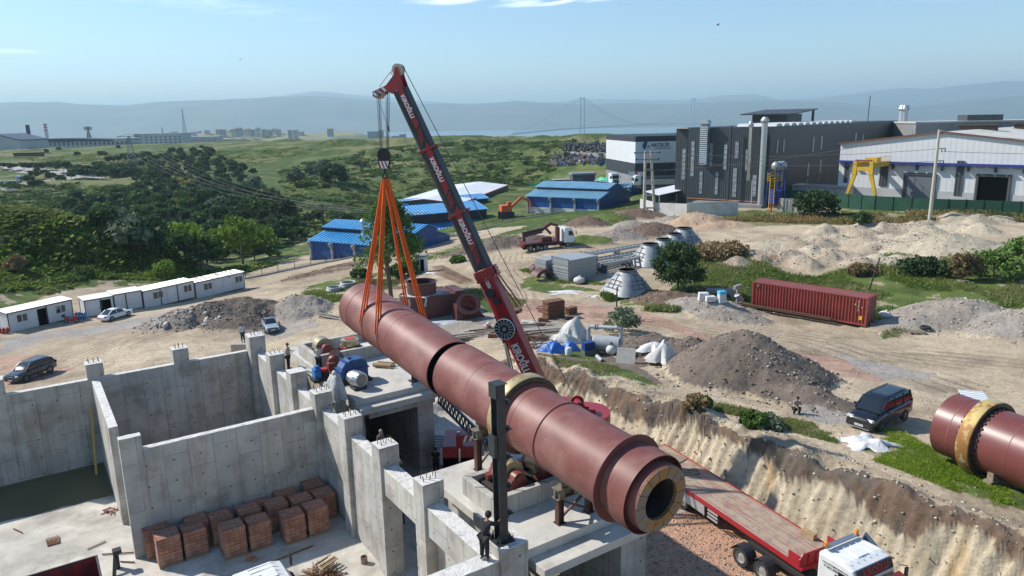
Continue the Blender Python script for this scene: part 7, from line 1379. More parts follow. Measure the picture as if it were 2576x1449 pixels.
q=ground_at(1432,710);a=unit(np.array([.78,.62,0]));t=lthing('grating_bundle','big bundle of stacked galvanised grating panels strapped with dark frames','steel stack',q-a*.2,a)
for k in range(26):o=random.uniform(-.06,.06);MB().box(-.0+o,5.2+o,-.1-o,3.1-o,.15+k*.107,.15+k*.107+.085).build('panel',GV,t)
M=MB()
for x in(-.05,5.15):
 for y in(-.15,3.1):M.box(x,x+.08,y,y+.08,0,3.1)
 M.box(x,x+.08,-.15,3.18,3.0,3.08)
M.build('strap_frame',CNF,t)
q2=np.array(q)+a*6+perp(a)*1.5
t=lthing('grating_bundle','second galvanised bundle behind the first, seen over its top','steel stack',np.array([q[0],q[1],q[2]])+perp(a)*3.7-a*.8,a)
for k in range(22):o=random.uniform(-.05,.05);MB().box(o,6.2+o,-o,2.2-o,.15+k*.107,.15+k*.107+.085).build('panel',GV,t)
for i,(dx,dy,z,L_,lab)in enumerate(((6.0,.6,.9,11,'galvanised ladder frame lying on the trestles behind the bundle'),(6.2,2.0,1.5,12,'upper galvanised ladder frame of the stack running away'),(7.0,3.4,2.1,12,'farthest and highest galvanised ladder frame of the stack'),(5.8,-.6,1.5,10.5,'galvanised ladder frame on the open edge above the dark gap'))):
 p=np.array([q[0],q[1],q[2]+z])+a*dx+perp(a)*dy;t=lthing('ladder_frame',lab,'steel frame',p,a,'galvanised ladder frames');M=MB()
 for y in(0,1.1):M.box(0,L_,y,y+.12,0,.3)
 for k in range(14):M.box(.2+k*L_/14,.35+k*L_/14,.12,1.1,.1,.25)
 M.build('frame',GV,t);[MB().box(x,x+.15,0,1.1,-z,-.01).build('stand',CNF,t)for x in(.5,L_/2,L_-.5)]
for i,(dx,dy,z)in enumerate(((5.6,-2.0,.25),(9.2,-1.3,.3),(13.5,-.8,.9))):p=np.array([q[0],q[1],q[2]])+a*dx+perp(a)*dy;t=lthing('steel_sheet',('nearest','middle','farthest')[i]+' flat pale steel panel lying in front of the ladder frames','steel panel',p,a,'loose steel panels');MB().box(0,3.2,0,1.7,z,z+.07).build('panel',GV,t);MB().box(.2,.5,.2,1.4,0,z-.001).box(2.5,2.8,.2,1.4,0,z-.001).build('bearer',CNF,t)
for i,(px,py,rz,s)in enumerate(((1372,706,.5,1.0),(1360,690,.3,.9),(1392,696,.2,.8))):
 q=ground_at(px,py);t=thing('steel_segment',('nearest maroon curved steel segment lying left of the galvanised bundle','farther maroon curved steel segment by the weeds','upright maroon steel segment against the galvanised bundle')[i],'steel segment',q,rz,'maroon steel segments')
 P=[]
 for y in(0,1.6*s):P.append([(1.5*s*cos(x),y,.15+1.35*s*sin(x)-.0)for x in np.linspace(.35,pi-.35,14)]);
 M=MB().grid(P);M.grid([[(x,0,z)for(x,y,z)in P[0]],[(x*.65,0,z*.72)for(x,y,z)in P[0]]]);M.grid([[(x*.65,1.6*s,z*.72)for(x,y,z)in P[0]],[(x,1.6*s,z)for(x,y,z)in P[1]]]);M.build('segment',MAR,t,smooth=40)
BAG=mat('white_sack',(.62,.61,.58),(.5,.49,.46),sc=3,rough=.8,bump=1.2,bsc=4)
for i,(px,py,s,lab)in enumerate(((1457,713,.95,'round white bulk bag between the grating bundle and the near cone'),(1404,0,0,''),(1466,722,0,''),(1404+0,0,0,''),(2226,800,.8,'white sack at the right end of the red container'))):
 if not s:continue
 q=ground_at(px,py);t=thing('bulk_bag',lab,'bulk bag',q);MB().sphere((0,0,s*.45),s*.8,14,9,.62).build('bag',BAG,t,smooth=60);MB().sphere((.1,0,s*.95),s*.2,8,6,.8).build('tied_neck',BAG,t,smooth=60)
def sheetpile(name,lab,cat,px,py,rx,ry,h,ma,seed,fold=.2,rz=0,peaks=None):
 q=ground_at(px,py);t=thing(name,lab,cat,q-np.array([0,0,.03]),rz);drape(t,'sheet',(0,0,0),rx,ry,h,ma,seed=seed,fold=fold,peaks=peaks);return t
BTP=mat('blue_tarp',(.01,.10,.42),(.015,.14,.5),sc=2,rough=.45,bump=1.2,bsc=4);WSH=mat('white_sheeting',(.70,.70,.69),(.58,.58,.57),sc=3,rough=.6,bump=2,bsc=3)
sheetpile('crumpled_sheet','crumpled white sheeting on the ground in front of the black van','sheet',2182,1118,1.5,1.25,.28,WSH,3,.35,0,[(-.6,.3,.22,.4),(.5,-.3,.25,.35),(.1,.6,.2,.3),(-.3,-.6,.18,.3)])
sheetpile('covered_machine','tall object under a grey tarpaulin behind the blue tarpaulins','covered machine',1440,850,1.5,1.4,1.75,TARP,4,.18,0,[(.5,.2,.5,.4)]);sheetpile('covered_machine','low lump under a grey tarpaulin left of the tall covered object','covered machine',1415,862,1.5,1.2,.9,TARP,8,.2)
sheetpile('blue_tarpaulin','bright blue tarpaulin over goods at the left of the junk','tarpaulin',1393,884,1.15,.9,.95,BTP,5,.25);sheetpile('blue_tarpaulin','second bright blue tarpaulin beside the white drum','tarpaulin',1433,880,.8,.8,.8,BTP,6,.3)
sheetpile('plastic_heap','heap of crumpled white plastic behind the blue tarpaulins','plastic heap',1370,870,1.8,1.2,.35,WSH,9,.4,0,[(.5,.2,.2,.3),(-.5,-.1,.2,.3)])
sheetpile('covered_bundle','pale sheet draped over a pointed bundle at the right end of the junk','covered machine',1668,905,1.25,1.0,1.25,BAG,11,.25,0,[(.1,.3,.5,.3)]);sheetpile('plastic_heap','pile of folded white sacks beside the right-hand covered bundle','plastic heap',1645,880,1.3,.9,.7,WSH,12,.35);sheetpile('plastic_heap','small upright crumpled plastic bundle left of the covered bundle','plastic heap',1640,905,.5,.5,.7,BAG,13,.3)
sheetpile('plastic_heap','white plastic strips on bare soil left of the near silo cone','plastic heap',1428,735,2.0,1.0,.25,WSH,14,.4);sheetpile('plastic_heap','scraps of white plastic by the weeds below the near silo cone','plastic heap',1505,745,1.2,.5,.15,WSH,15,.4)
sheetpile('plastic_heap','pale blue grey sheet on the ground in front of the maroon housing','plastic heap',1120,812,2.2,.7,.25,mat('pale_blue_sheet',(.40,.46,.50)),16,.3);sheetpile('plastic_heap','white cloth lying on the ground beyond the maroon housing','plastic heap',1178,748,1.6,.8,.25,WSH,17,.4);sheetpile('plastic_heap','white panel scraps on the ground beside the kiosk','plastic heap',1093,686,1.5,.8,.12,WSH,18,.4)
TKG=mat('tank_grey',(.33,.35,.36),(.40,.42,.43),sc=1.5,rough=.45,dirt=((.22,.2,.18),.5,3,.55,.7))
q=ground_at(1527,888);t=thing('filter_tank','grey horizontal tank with a bent pipe on top in the middle of the junk','tank',q,-.35);MB().lathe([(.02,-1.3),(.6,-1.22),(.72,-1.1),(.72,1.1),(.7,1.12),(.02,1.14)],(0,0,.85),(1,0,0),30).build('drum',TKG,t,smooth=35);MB().path([(-1.7,.3,.2),(-1.7,.3,2.0),(-1.6,.3,2.15),(.9,-.1,2.35),(1.2,-.1,2.2),(1.25,-.1,.9)],.17,12).build('pipe',TKG,t,smooth=50)
for x in(-.1,.1):MB().lathe([(.17,-.04),(.28,-.04),(.28,.04),(.17,.04)],(x-1.0,.25,2.2),(1,-.1,.08),16,True).build('flange',TKG,t)
for x in(-.8,.8):MB().box(x-.1,x+.1,-.5,.5,0,.3).build('saddle',CNF,t)
q=ground_at(1480,893);t=thing('plastic_crates','stack of dark blue slatted crates left of the grey tank','crates',q,.35)
for(x,y,z)in((0,0,.5),(.55,.1,.5),(0,0,.85),(.5,.05,.85)):M=MB();[M.box(x-.5,x+.0,y-.35,y+.35,z+.09*k,z+.09*k+.055)for k in range(4)];M.build('crate',mat('crate_blue',(.012,.05,.20),rough=.5),t)
MB().box(-.5,.6,-.35,.4,0,.49).build('block',CNF,t)
q=ground_at(1537,893);t=thing('white_drum','round white pressure vessel in front of the grey tank','drum',q);MB().sphere((0,0,.45),.44,18,12).build('vessel',mat('vessel_white',(.62,.63,.62),rough=.4),t,smooth=60);MB().tube((0,0,.85),(0,0,1.15),.1,n=12).build('neck',CNF,t)
q=ground_at(1430,893);t=thing('white_drum','short white drum between the two blue tarpaulins','drum',q);MB().lathe([(.02,0),(.28,.02),(.3,.5),(.22,.66),(.02,.7)],n=16).build('vessel',mat('vessel_white',(.62,.63,.62)),t,smooth=50)
q=ground_at(1573,915);t=thing('plywood_board','pale square board leaning at the front of the junk','board',q,-.3);MB().add([(-.75,0,0),(.75,0,0),(.75,.5,1.15),(-.75,.5,1.15),(-.75,.05,0),(.75,.05,0),(.75,.55,1.15),(-.75,.55,1.15)],[(0,1,2,3),(5,4,7,6),(4,0,3,7),(1,5,6,2),(3,2,6,7),(4,5,1,0)]).build('board',mat('board_grey',(.50,.48,.43),(.42,.4,.36),sc=2),t)
q=ground_at(1508,908);t=thing('pipe','short dark ended pale pipe in front of the blue crates','pipe',q,1.9);MB().lathe([(.17,-.5),(.17,.5),(.13,.5),(.13,-.5)],(0,0,.2),(1,0,.1),16,True).build('tube',TKG,t,smooth=40)
def tyre(lab,px,py,rz=0,tilt=0):q=ground_at(px,py);t=thing('old_tyre',lab,'tyre',q+np.array([0,0,.12]),rz);MB().lathe([(.28,-.12),(.46,-.13),(.5,-.06),(.5,.06),(.46,.13),(.28,.12),(.32,0)],(0,0,.0 if not tilt else .4),(0,sin(tilt),cos(tilt)),24,True).build('tyre',TYR,t,smooth=30)
tyre('old tyre lying beside the wooden pallet right of the container',2327,827);tyre('old tyre standing among the junk behind the board',1601,900,.3,1.1)
q=ground_at(2305,836);t=thing('wooden_pallet','weathered wooden pallet on pale ground right of the container','pallet',q,-.15);[MB().box(-.75,.75,-.55+.25*k,-.37+.25*k,.12,.15).build('slat',mat('old_timber',(.2,.15,.1)),t)for k in range(5)];[MB().box(x-.06,x+.06,-.55,.62,0,.119).build('bearer',mat('old_timber',(.2,.15,.1)),t)for x in(-.65,0,.65)]
q=ground_at(1812,752);t=thing('concrete_barrier','grey concrete block with legs behind the blue wrapped pallet','concrete block',q,-.25);MB().prism([(-1.6,1.1),(1.6,1.1),(1.6,.1),(1.2,.1),(1.0,.6),(-1.0,.6),(-1.2,.1),(-1.6,.1)],(0,0,0),(1,0,0),(0,0,1),(0,.8,0)).build('block',MGY,t)
q=ground_at(1815,762);t=thing('wrapped_pallet','upright bundle wrapped in light blue film in front of the grey block','wrapped bundle',q,.2);MB().box(-.4,.4,-.35,.35,0,1.1).build('bundle',mat('film_white',(.5,.55,.58),rough=.4),t,bevel=.08);MB().box(-.42,.42,-.37,.37,.95,1.35).build('film',mat('film_blue',(.08,.42,.60),rough=.3),t,bevel=.1)
for i,(px,py,lab)in enumerate(((1768,756,'stack of white hollow blocks at far left of the grey block'),(1786,758,'second stack of white hollow blocks beside the blue wrapped bundle'))):
 q=ground_at(px,py);t=thing('block_stack',lab,'block stack',q,.1*i);[MB().box(-.5+.02*k,.5+.02*k,-.35,.35,.02+.3*k,.29+.3*k).build('block',WSH,t,bevel=.02)for k in range(3-i)]
q=ground_at(1872,770);t=thing('steel_duct','pale bent steel duct leaning on the left end of the container','duct',q+np.array([-.3,.5,0]),.8);MB().path([(0,0,0),(.2,0,.5),(-.3,.3,1.2)],.35,8).box(-.9,.6,.2,.5,1.9,2.3).bar((-.2,.3,0),(-.2,.35,2.0),.2).build('duct',GV,t)
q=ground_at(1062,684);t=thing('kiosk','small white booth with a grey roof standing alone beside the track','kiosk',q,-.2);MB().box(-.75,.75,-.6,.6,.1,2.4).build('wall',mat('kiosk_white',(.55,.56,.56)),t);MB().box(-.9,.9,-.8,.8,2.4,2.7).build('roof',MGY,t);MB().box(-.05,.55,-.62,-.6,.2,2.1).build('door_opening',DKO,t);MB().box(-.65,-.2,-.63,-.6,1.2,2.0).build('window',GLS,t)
for i,(px,py,s)in enumerate(((840,731,1.0),(874,722,1.1))):
 q=ground_at(px,py);t=thing('hose_coil',('flat coil of pale grey corrugated hose left of the kiln end','taller coil of pale grey corrugated hose right of the flat one')[i],'hose coil',q,0,'coils of corrugated hose')
 for k in range(3+i):MB().lathe([(1.0*s+.1*cos(a)-.02*k,.12+.1*sin(a)+.19*k)for a in np.linspace(0,2*pi,9)],(0.05*k,0,0),n=36).build('turn',mat('hose_grey',(.45,.46,.46),rough=.6,bump=1,bsc=8),t,smooth=60)
RCG=mat('rebar_rust',(.15,.065,.04),(.22,.09,.05),sc=3,rough=.9)
for i,(x0,y0,x1,y1,h,lab)in enumerate(((895,722,1030,712,.9,'long dark rusty reinforcement cage behind the hanging kiln'),(1090,690,1165,718,1.2,'rusty reinforcement mesh cage lying beyond the maroon housing'),(905,734,1020,727,.6,'nearer rusty reinforcement cage beside the poplar'))):
 a0,a1=ground_at(x0,y0),ground_at(x1,y1);a=unit(a1-a0);L_=min(16,np.linalg.norm(a1-a0));t=lthing('rebar_cage',lab,'rebar cage',a0,a,'rusty reinforcement cages');M=MB()
 for y in(0,.5,1.0,1.5):
  for z in(.1,h*.5,h):M.bar((0,y,z),(L_,y,z),.045)
 M.build('long_bar',RCG,t);M=MB()
 for k in range(int(L_/.35)):x=.35*k;M.bar((x,0,.08),(x,0,h),.03).bar((x,0,h),(x,1.5,h),.03).bar((x,1.5,h),(x,1.5,.08),.03)
 M.build('stirrup',RCG,t)
FRM=mat('formwork_rust',(.20,.085,.045),(.12,.06,.04),sc=2.5,rough=.9)
for i,(px,py,n,s,lab)in enumerate(((1392,800,9,1.0,'tall stack of rusty steel shutters beyond the grey tarpaulins'),(1436,790,6,.6,'small stack of rusty steel shutters right of the tall one'),(1277,776,3,.5,'low heap of rusty scrap steel right of the crane boom'),(1300,783,2,.6,'flat rusty box beside the low scrap heap'))):
 q=ground_at(px,py);t=thing('shutter_stack',lab,'steel stack',q,.5+.2*i,'rusty shutter stacks');[MB().box(-1.1*s+.04*((k*7)%5),1.1*s,-.6*s+(.0 if k%2 else .05),.6*s,.03+.22*k*s,.03+.22*k*s+.17*s).build('shutter',FRM,t)for k in range(n)]
for i,(px,py,L_,n,rz,lab)in enumerate(((1180,848,7,7,.35,'dark planks lying on the gravel behind the kiln, left of the boom'),(1150,862,6,5,.3,'nearer dark planks lying behind the kiln'),(1365,838,5,6,.2,'grey and dark planks lying left of the grey tarpaulins'),(1335,852,4,5,.25,'dark beams beside the branch heap right of the boom'),(1215,832,5,4,.3,'thin planks behind the crane boom'),(838,800,7,6,2.5,'bundle of long grey poles left of the far pier'),(1070,815,6,5,.1,'dark timber strips in front of the maroon housing'),(1330,820,5,4,.15,'single pale plank with bars right of the boom'))):
 q=ground_at(px,py);t=thing('plank_pile',lab,'planks',q,rz);[MB().obox((random.uniform(-.5,.5),-.7+.24*k,.08+.07*(k%3)),L_/2*random.uniform(.6,1),.1,.035,(1,random.uniform(-.08,.08),0)).build('plank',(mat('dark_timber',(.05,.038,.03)),mat('grey_timber',(.30,.27,.23)),mat('old_timber',(.2,.15,.1)))[(k+i)%3 if i!=1 else 0],t)for k in range(n)]
def tangle(name,lab,cat,P,n,rx,ry,h,L_,ma,r=.02,seed=0,kind=None):
 r_=random.Random(seed);M=MB()
 for _ in range(n):
  a=r_.uniform(0,2*pi);rr_=sqrt(r_.random());c=np.array([P[0]+rx*rr_*cos(a),P[1]+ry*rr_*sin(a),P[2]+h*(1-rr_)*r_.random()+.03]);b=r_.uniform(0,pi);d=np.array([cos(b),sin(b),r_.uniform(-.3,.3)])*L_*r_.uniform(.4,1)/2;d[2]=max(d[2],-(c[2]-P[2]));M.tube(c-d,c+d,r,n=4,cap=False)
 return M.build(name,ma,None,label=lab,cat=cat,kind=kind)
for i in range(26):
 q=ground_at(1225+random.random()*270,775+random.random()*85);t=thing('scrap_piece','small rusty scrap piece lying on the gravel right of the crane boom','scrap',q,random.random()*3,'loose scrap right of the crane boom');k=i%3
 if k==0:MB().box(-.5,.5,-.25,.25,0,.25).box(-.4,.5,-.2,.2,.25,.38).build('box',FRM,t)
 elif k==1:MB().lathe([(.3,0),(.42,0),(.42,.2),(.3,.2)],n=18,closed=True).build('ring',MAR,t,smooth=30)
 else:MB().bar((-.9,0,.08),(.9,.1,.12),.14).bar((-.7,.3,.06),(.8,.2,.1),.1).build('offcut',(mat('old_timber',(.2,.15,.1)),WSH)[i%2],t)
q=ground_at(1345,868);tangle('branch_heap','heap of reddish brown brushwood right of the crane boom','brushwood',q,420,2.6,1.9,1.3,1.6,mat('brushwood',(.12,.06,.04),(.18,.09,.055),sc=4),.02,3,'stuff')
tangle('rebar_offcuts','loose pile of rusty rebar offcuts on the slab right of the pallets','rebar',np.array(UV(9.9,32.1,FLOOR+.06)),60,.95,.65,.22,1.5,STEELR,.022,4,'stuff')
t=uvthing('batten_bundle','bundle of short grey battens on top of the rebar offcuts','battens',10.3,32.4,FLOOR+.3);[MB().obox((10.3+random.uniform(-.2,.2),32.1+.09*k,FLOOR+.36+.05*(k%3)),.5,.03,.02,(.9,.35,0)).build('batten',TIMB,t)for k in range(9)]
t=uvthing('rebar_bundle','small upright bundle of rusty bars lying on the sunny slab at left','rebar',-.9,43.4,FLOOR+.06);[MB().tube((-1.1+.06*k,43.2,FLOOR+.1),(-1.15+.065*k,44.0,FLOOR+.12+.02*(k%3)),.025,n=5).build('bar',STEELR,t)for k in range(10)]
for i,(u0,v0,u1,v1,lab)in enumerate(((7.7,34.6,10.5,34.9,'long black bar lying on the slab in front of the pallets'),(1.2,40.6,2.6,39.8,'thin grey bar on the slab left of the front wall'),(.6,41.6,1.5,41.9,'short grey batten on the slab near the steel frame stub'),(-2.6,46.4,-2.2,45.6,'short dark bar near the edge of the muddy water'),(1.9,39.3,2.5,38.8,'short dark bar at the foot of the front wall'))):t=uvthing('steel_bar',lab,'bar',u0,v0,FLOOR+.06);MB().bar((u0,v0,FLOOR+.11),(u1,v1,FLOOR+.11),.05).build('bar',STEELR if i!=2 else TIMB,t)
t=uvthing('scaffold_boards','yellow timber prop leaning on the back wall in the shade','timber prop',2.0,51.5,FLOOR);MB().bar((1.9,51.0,FLOOR+.1),(2.25,52.7,3.4),.14,.05).build('prop',mat('yellow_timber',(.45,.30,.08)),t)
t=uvthing('paint_tin','rusty open tin on the slab at the foot of the pillar','tin',12.1,31.9,FLOOR+.06);MB().lathe([(.02,0),(.17,0),(.17,.36),(.15,.36),(.15,.05)],(12.1,31.9,FLOOR+.06),n=16).build('tin',mat('rusty_tin',(.3,.25,.22),(.2,.09,.05),sc=5),t,smooth=30)
tangle('scrap_bits','small bits of rusty scrap on the slab by the partition wall end','scrap',np.array(UV(2.2,45.4,FLOOR+.06)),14,.5,.4,.1,.5,mat('scrap_red',(.3,.08,.05)),.03,7,'stuff')
for i,(u,v)in enumerate(((7.35,35.6),(7.6,35.4))):t=uvthing('loose_brick',('upright','tipped')[i]+' loose hollow brick on the slab in front of the pallets','brick',u,v,FLOOR+.06);MB().box(u-.12,u+.12,v-.1,v+.1,FLOOR+.06,FLOOR+.06+(.34 if i==0 else .2)).build('brick',BRK,t)
for i,(u,v,lab)in enumerate(((21.3,39.8,'grey board lying on the floor between the piers'),(21.8,42.4,'dark warped sheet lying on the pale floor beyond the pier'),(22.6,37.8,'second grey board lying near the outrigger'),(20.9,44.5,'broken grey panels on the floor at the far end of the passage'))):t=uvthing('floor_board',lab,'board',u,v,FLOOR+.05,'boards on the passage floor');MB().obox((u,v,FLOOR+.1),1.1,.55,.02,(.5+.2*i,.8,0)).build('board',(mat('grey_timber',(.3,.27,.23)),DGY)[i%2],t)
pts=[np.array(UV(31.6+.5*sin(s*3),25.5-6*s,FLOOR+.12+.9*(1-s)))for s in np.linspace(0,1,16)];t=worldthing('cable','pale cables trailing down the foot of the limestone bank behind the trailer','cable',pts[0]);[MB().path([p+np.array([.12*k,.1*k,0])for p in pts],.025,5).build('cable',GW,t,smooth=60)for k in range(3)]
# ------------------------------------------------------------------ far things: left plants, pylons, town, bridge
def block(name,lab,cat,P,a,L_,dep,h,wm,rm,wins=0,group=None,pitch=0,base=-6):
 t=lthing(name,lab,cat,P,a,group);MB().box(0,L_,0,dep,base,h).build('wall',wm,t)
 if pitch:MB().prism([(-.3,h),(dep+.3,h),(dep/2,h+pitch)],(-.3,0,0),(0,1,0),(0,0,1),(L_+.6,0,0)).build('roof',rm,t)
 else:MB().box(-.4,L_+.4,-.4,dep+.4,h,h+.5).build('roof',rm,t)
 nf=max(1,int(h/3.2))
 for i in range(wins):
  for k in range(nf):x=L_*(i+.5)/wins;MB().box(x-L_/wins*.22,x+L_/wins*.22,-.1,-.02,k*3.2+1,k*3.2+2.4).build('window',WIN,t)
 return t
FG1=mat('far_pale_wall',(.42,.43,.43),(.5,.5,.49),sc=.05);FG2=mat('far_blue_roof',(.05,.08,.13));FG3=mat('far_tile',(.28,.15,.10))
ex_=np.array([1,0,0])
P=GD(-40,375,640);h=hpix(P,340);t=lthing('warehouse','grey warehouse with a blue grey sloping roof at the far left edge','factory building',P,ex_);MB().prism([(0,-5),(32,-5),(32,h*.55),(12,h),(0,h)],(0,0,0),(1,0,0),(0,0,1),(0,40,0)).build('wall',FG1,t);MB().prism([(-.5,h),(12,h),(32.5,h*.55),(32.5,h*.62),(12,h+.8),(-.5,h+.8)],(0,-.5,0),(1,0,0),(0,0,1),(0,41,0)).build('roof',FG2,t)
P=GD(116,367,760);h=hpix(P,349);t=lthing('warehouse','very long low factory with a navy wedge shaped roof on the left horizon','factory building',P,unit([1,.12,0]));Lq=205/1849*760;MB().box(0,Lq,0,40,-8,h*.5).build('wall',FG1,t);MB().prism([(0,h*.5),(Lq*.78,h*.5),(Lq*.78,h*.72),(Lq*.35,h*.95),(0,h)],(0,-1,0),(1,0,0),(0,0,1),(0,40,0)).build('roof',mat('navy_roof',(.03,.04,.07)),t);MB().box(Lq*.8,Lq,.2,30,h*.5,h*.85).build('office',FG1,t)
for k in range(18):MB().box(Lq*(.04+.052*k),Lq*(.065+.052*k),-.3,-.05,0,h*.42).build('window',WIN,t)
for i,(x,y,w,hh,lab)in enumerate(((340,363,120,12,'long pale factory with a row of windows left of the hill'),(470,363,80,9,'low pale factory building below the town hill'),(550,364,60,7,'small pale factory right of the long one'))):P=GD(x,y,900+60*i);block('warehouse',lab,'factory building',P,ex_,w/1849*900,25,hh,FG1,FG1,10,'far factories below the town')
P=GD(35,398,545);t=block('brick_ruin','long roofless dark red wall on the left slope','ruin',P,ex_,68/1849*545,5,3.2,mat('ruin_red',(.10,.035,.03)),DKO)
for(px,y0,y1,D,r0,r1,lab,ma,nm)in((77,368,314,700,2.3,1.7,'dark tapering chimney on the left horizon',mat('chimney_dark',(.04,.05,.08)),'chimney'),(119,352,311,1500,4.2,3.0,'pale chimney with red and white bands on the left horizon',FG1,'chimney')):
 P=GD(px,y0,D);h=hpix(P,y1);t=thing('chimney',lab,'chimney',P);MB().tube((0,0,-20),(0,0,h),r0,r1,16).build('stack',ma,t,smooth=40)
 if D>1000:[MB().tube((0,0,h*f),(0,0,h*(f+.09)),r1+.5*(1-f)+.15,r1+.4*(1-f)+.15,16).build('band',mat('band_red',(.35,.06,.05)),t,smooth=40)for f in(.90,.72,.54)]
STL=mat('pylon_steel',(.16,.17,.17),rough=.6)
def pylon(lab,px,py,D,ytop,w=5.0,arms=True,name='pylon'):
 P=GD(px,py,D);h=hpix(P,ytop);t=thing(name,lab,'pylon',P,.5);M=MB();r_=.11 if D<800 else .3
 def wd(f):return w*(1-f)**1.3*.5+w*.06
 for s1 in(-1,1):
  for s2 in(-1,1):M.path([(s1*wd(f),s2*wd(f),h*f)for f in np.linspace(0,1,7)],r_*1.5,4)
 n=12
 for k in range(n):
  f0,f1=k/n,(k+1)/n
  for(ax,s)in((0,-1),(0,1),(1,-1),(1,1)):
   for d in(-1,1):
    a=[0,0,h*f0];b=[0,0,h*f1];a[ax]=s*wd(f0);b[ax]=s*wd(f1);a[1-ax]=-d*wd(f0);b[1-ax]=d*wd(f1);M.tube(a,b,r_,n=4,cap=False)
 M.build('tower',STL,t);A_=[]
 if arms:
  for f in(.80,.90,.985):M=MB();M.bar((-w*.9,0,h*f),(w*.9,0,h*f),r_*2.5).bar((-w*.9,0,h*f),(0,0,h*f+1.2),r_*1.6).bar((w*.9,0,h*f),(0,0,h*f+1.2),r_*1.6);M.build('cross_arm',STL,t);A_+=[np.array(P)+np.array([s*w*.9*cos(.5),s*w*.9*sin(.5),h*f])for s in(-1,1)]
 return A_
A_=pylon('tall lattice pylon standing among the umbrella pines',336,436,430,342,7)
pylon('smaller lattice pylon behind the long left factory',225,352,900,320,5);pylon('tall lattice telecom mast on the town hill',465,336,2150,272,9,False,'telecom_mast');pylon('small mast on the left shoulder of the town hill',410,342,2150,320,5,False,'telecom_mast')
for i,p in enumerate(A_):wire(('first','second','third','fourth','fifth','sixth')[i]+' of the pylon wires crossing the green slope to the right',p,GD(1010+18*i,628+3*i,175)+np.array([0,0,8.5+.7*(i//2)]),9,.045)
rt=random.Random(11);TW=[(520,331),(548,328),(560,328),(575,330),(588,327),(600,326),(612,327),(622,325),(634,326),(648,325),(664,327),(678,328),(692,326),(700,327),(728,330),(742,329),(757,331),(830,326),(425,334),(432,333),(440,335),(396,342),(376,343),(388,344),(485,332),(500,332)]
for i,(px,py)in enumerate(TW):
 D=2080+rt.uniform(-60,80);P=GD(px,py+5,D);w=rt.uniform(8,16);h=rt.uniform(5,9);P[0]-=w/2;block('town_house','pale house in the town on the distant hill','house',P,ex_,w,10,h,(FG1,mat('far_cream',(.45,.40,.32)),mat('far_grey',(.28,.29,.30)))[i%3],FG3 if i%2 else FG1,3 if w>11 else 2,'houses of the town on the hill',pitch=2.5 if i%2 else 0,base=-14)
for i,(px,py,w,h,lab)in enumerate(((925,346,26,17,'grey industrial block on the coast behind the hook block'),(952,346,12,20,'tall grey silo block beside the coastal plant'),(985,348,20,8,'low buildings by the shore left of the boom'),(1005,347,16,11,'pale house group by the shore close to the boom'))):P=GD(px,py+2,1900);block('coast_building',lab,'building',P,ex_,w,15,h,mat('far_grey',(.28,.29,.3)),FG1,3,base=-20)
BRM=mat('bridge_steel',(.30,.36,.42),rough=.6)
T1=GD(1465,300,5050);T2=GD(1742,300,6900);T1[2]=T2[2]=SEA;bd_=unit(T2-T1);t=worldthing('suspension_bridge','suspension bridge with two pale twin leg towers across the distant bay','bridge',T1);bp_=perp(bd_)
def tow(P,yt):
 h=hpix(np.array([P[0],P[1],SEA]),yt);M=MB()
 for s in(-1,1):M.bar(P+bp_*16*s,P+bp_*14*s+np.array([0,0,h]),8.0,9.0,(1,0,0))
 o=M.build('tower',BRM,t)
 for f in(.28,.62,.97):MB().bar(P-bp_*15+np.array([0,0,h*f]),P+bp_*15+np.array([0,0,h*f]),6,9).build('cross_beam',BRM,o)
 return h
h1=tow(T1,245);h2=tow(T2,247);span=np.linalg.norm((T2-T1)[:2]);dk=62
Lft,Rgt=T1-bd_*900,T2+bd_*1500;MB().path([np.array([*(T1-bd_*900*s)[:2],SEA+dk-18*s*s])for s in np.linspace(1,0,8)]+[np.array([*(T1+(T2-T1)*s)[:2],SEA+dk+8*sin(pi*s)])for s in np.linspace(0,1,12)]+[np.array([*(T2+bd_*1500*s)[:2],SEA+dk-10*s])for s in np.linspace(0,1,5)],5.0,6).build('deck',BRM,t)
for s_ in(-1,1):
 M=MB();q=bp_*14*s_;cab_=[T1+q+np.array([0,0,h1])+(-bd_*850)*s+np.array([0,0,-(h1-dk+8)*(1-(1-s)**1.15)])for s in np.linspace(0,1,10)];M.path(cab_,1.6,5);mid=[np.array([*((T1+(T2-T1)*s+q)[:2]),SEA+dk+14+(h1-dk-14)*(2*s-1)**2])for s in np.linspace(0,1,25)];M.path(mid,1.6,5);M.path([T2+q+np.array([0,0,h2])+bd_*900*s+np.array([0,0,-(h2-dk)*s])for s in(0,.5,1)],1.6,5);M.build('cable',BRM,t)
 M=MB()
 for p in mid[1:-1]+cab_[1:-1]:M.tube(p,(p[0],p[1],SEA+dk),.7,n=3,cap=False)
 M.build('hanger',BRM,t)
for i,(px,py,D,s)in enumerate(((605,150,160,1),(1806,63,120,1))):
 P=GD(px,py,D);t=thing('seagull',('seagull gliding in the sky left of the boom head','seagull gliding in the sky at upper right')[i],'bird',P,.6*i+2.4);loftx([(-.28,.02,.02,-.02,.02),(-.1,.07,.06,-.07,.06),(.12,.07,.06,-.06,.07),(.24,.03,.03,-.01,.07),(.32,.01,.01,.02,.035)],10,2.5).build('body',mat('gull_grey',(.16,.17,.18)),t,smooth=60)
 for s_ in(-1,1):MB().grid([[(.10-.3*abs(y)**2-x*.22*(1-.7*abs(y)),s_*(.05+.65*abs(y)),.05+.18*sin(pi*abs(y)*.9))for x in(0,.5,1)]for y in np.linspace(0,1,8)]).build('wing',mat('gull_wing',(.12,.13,.14)),t,smooth=60)
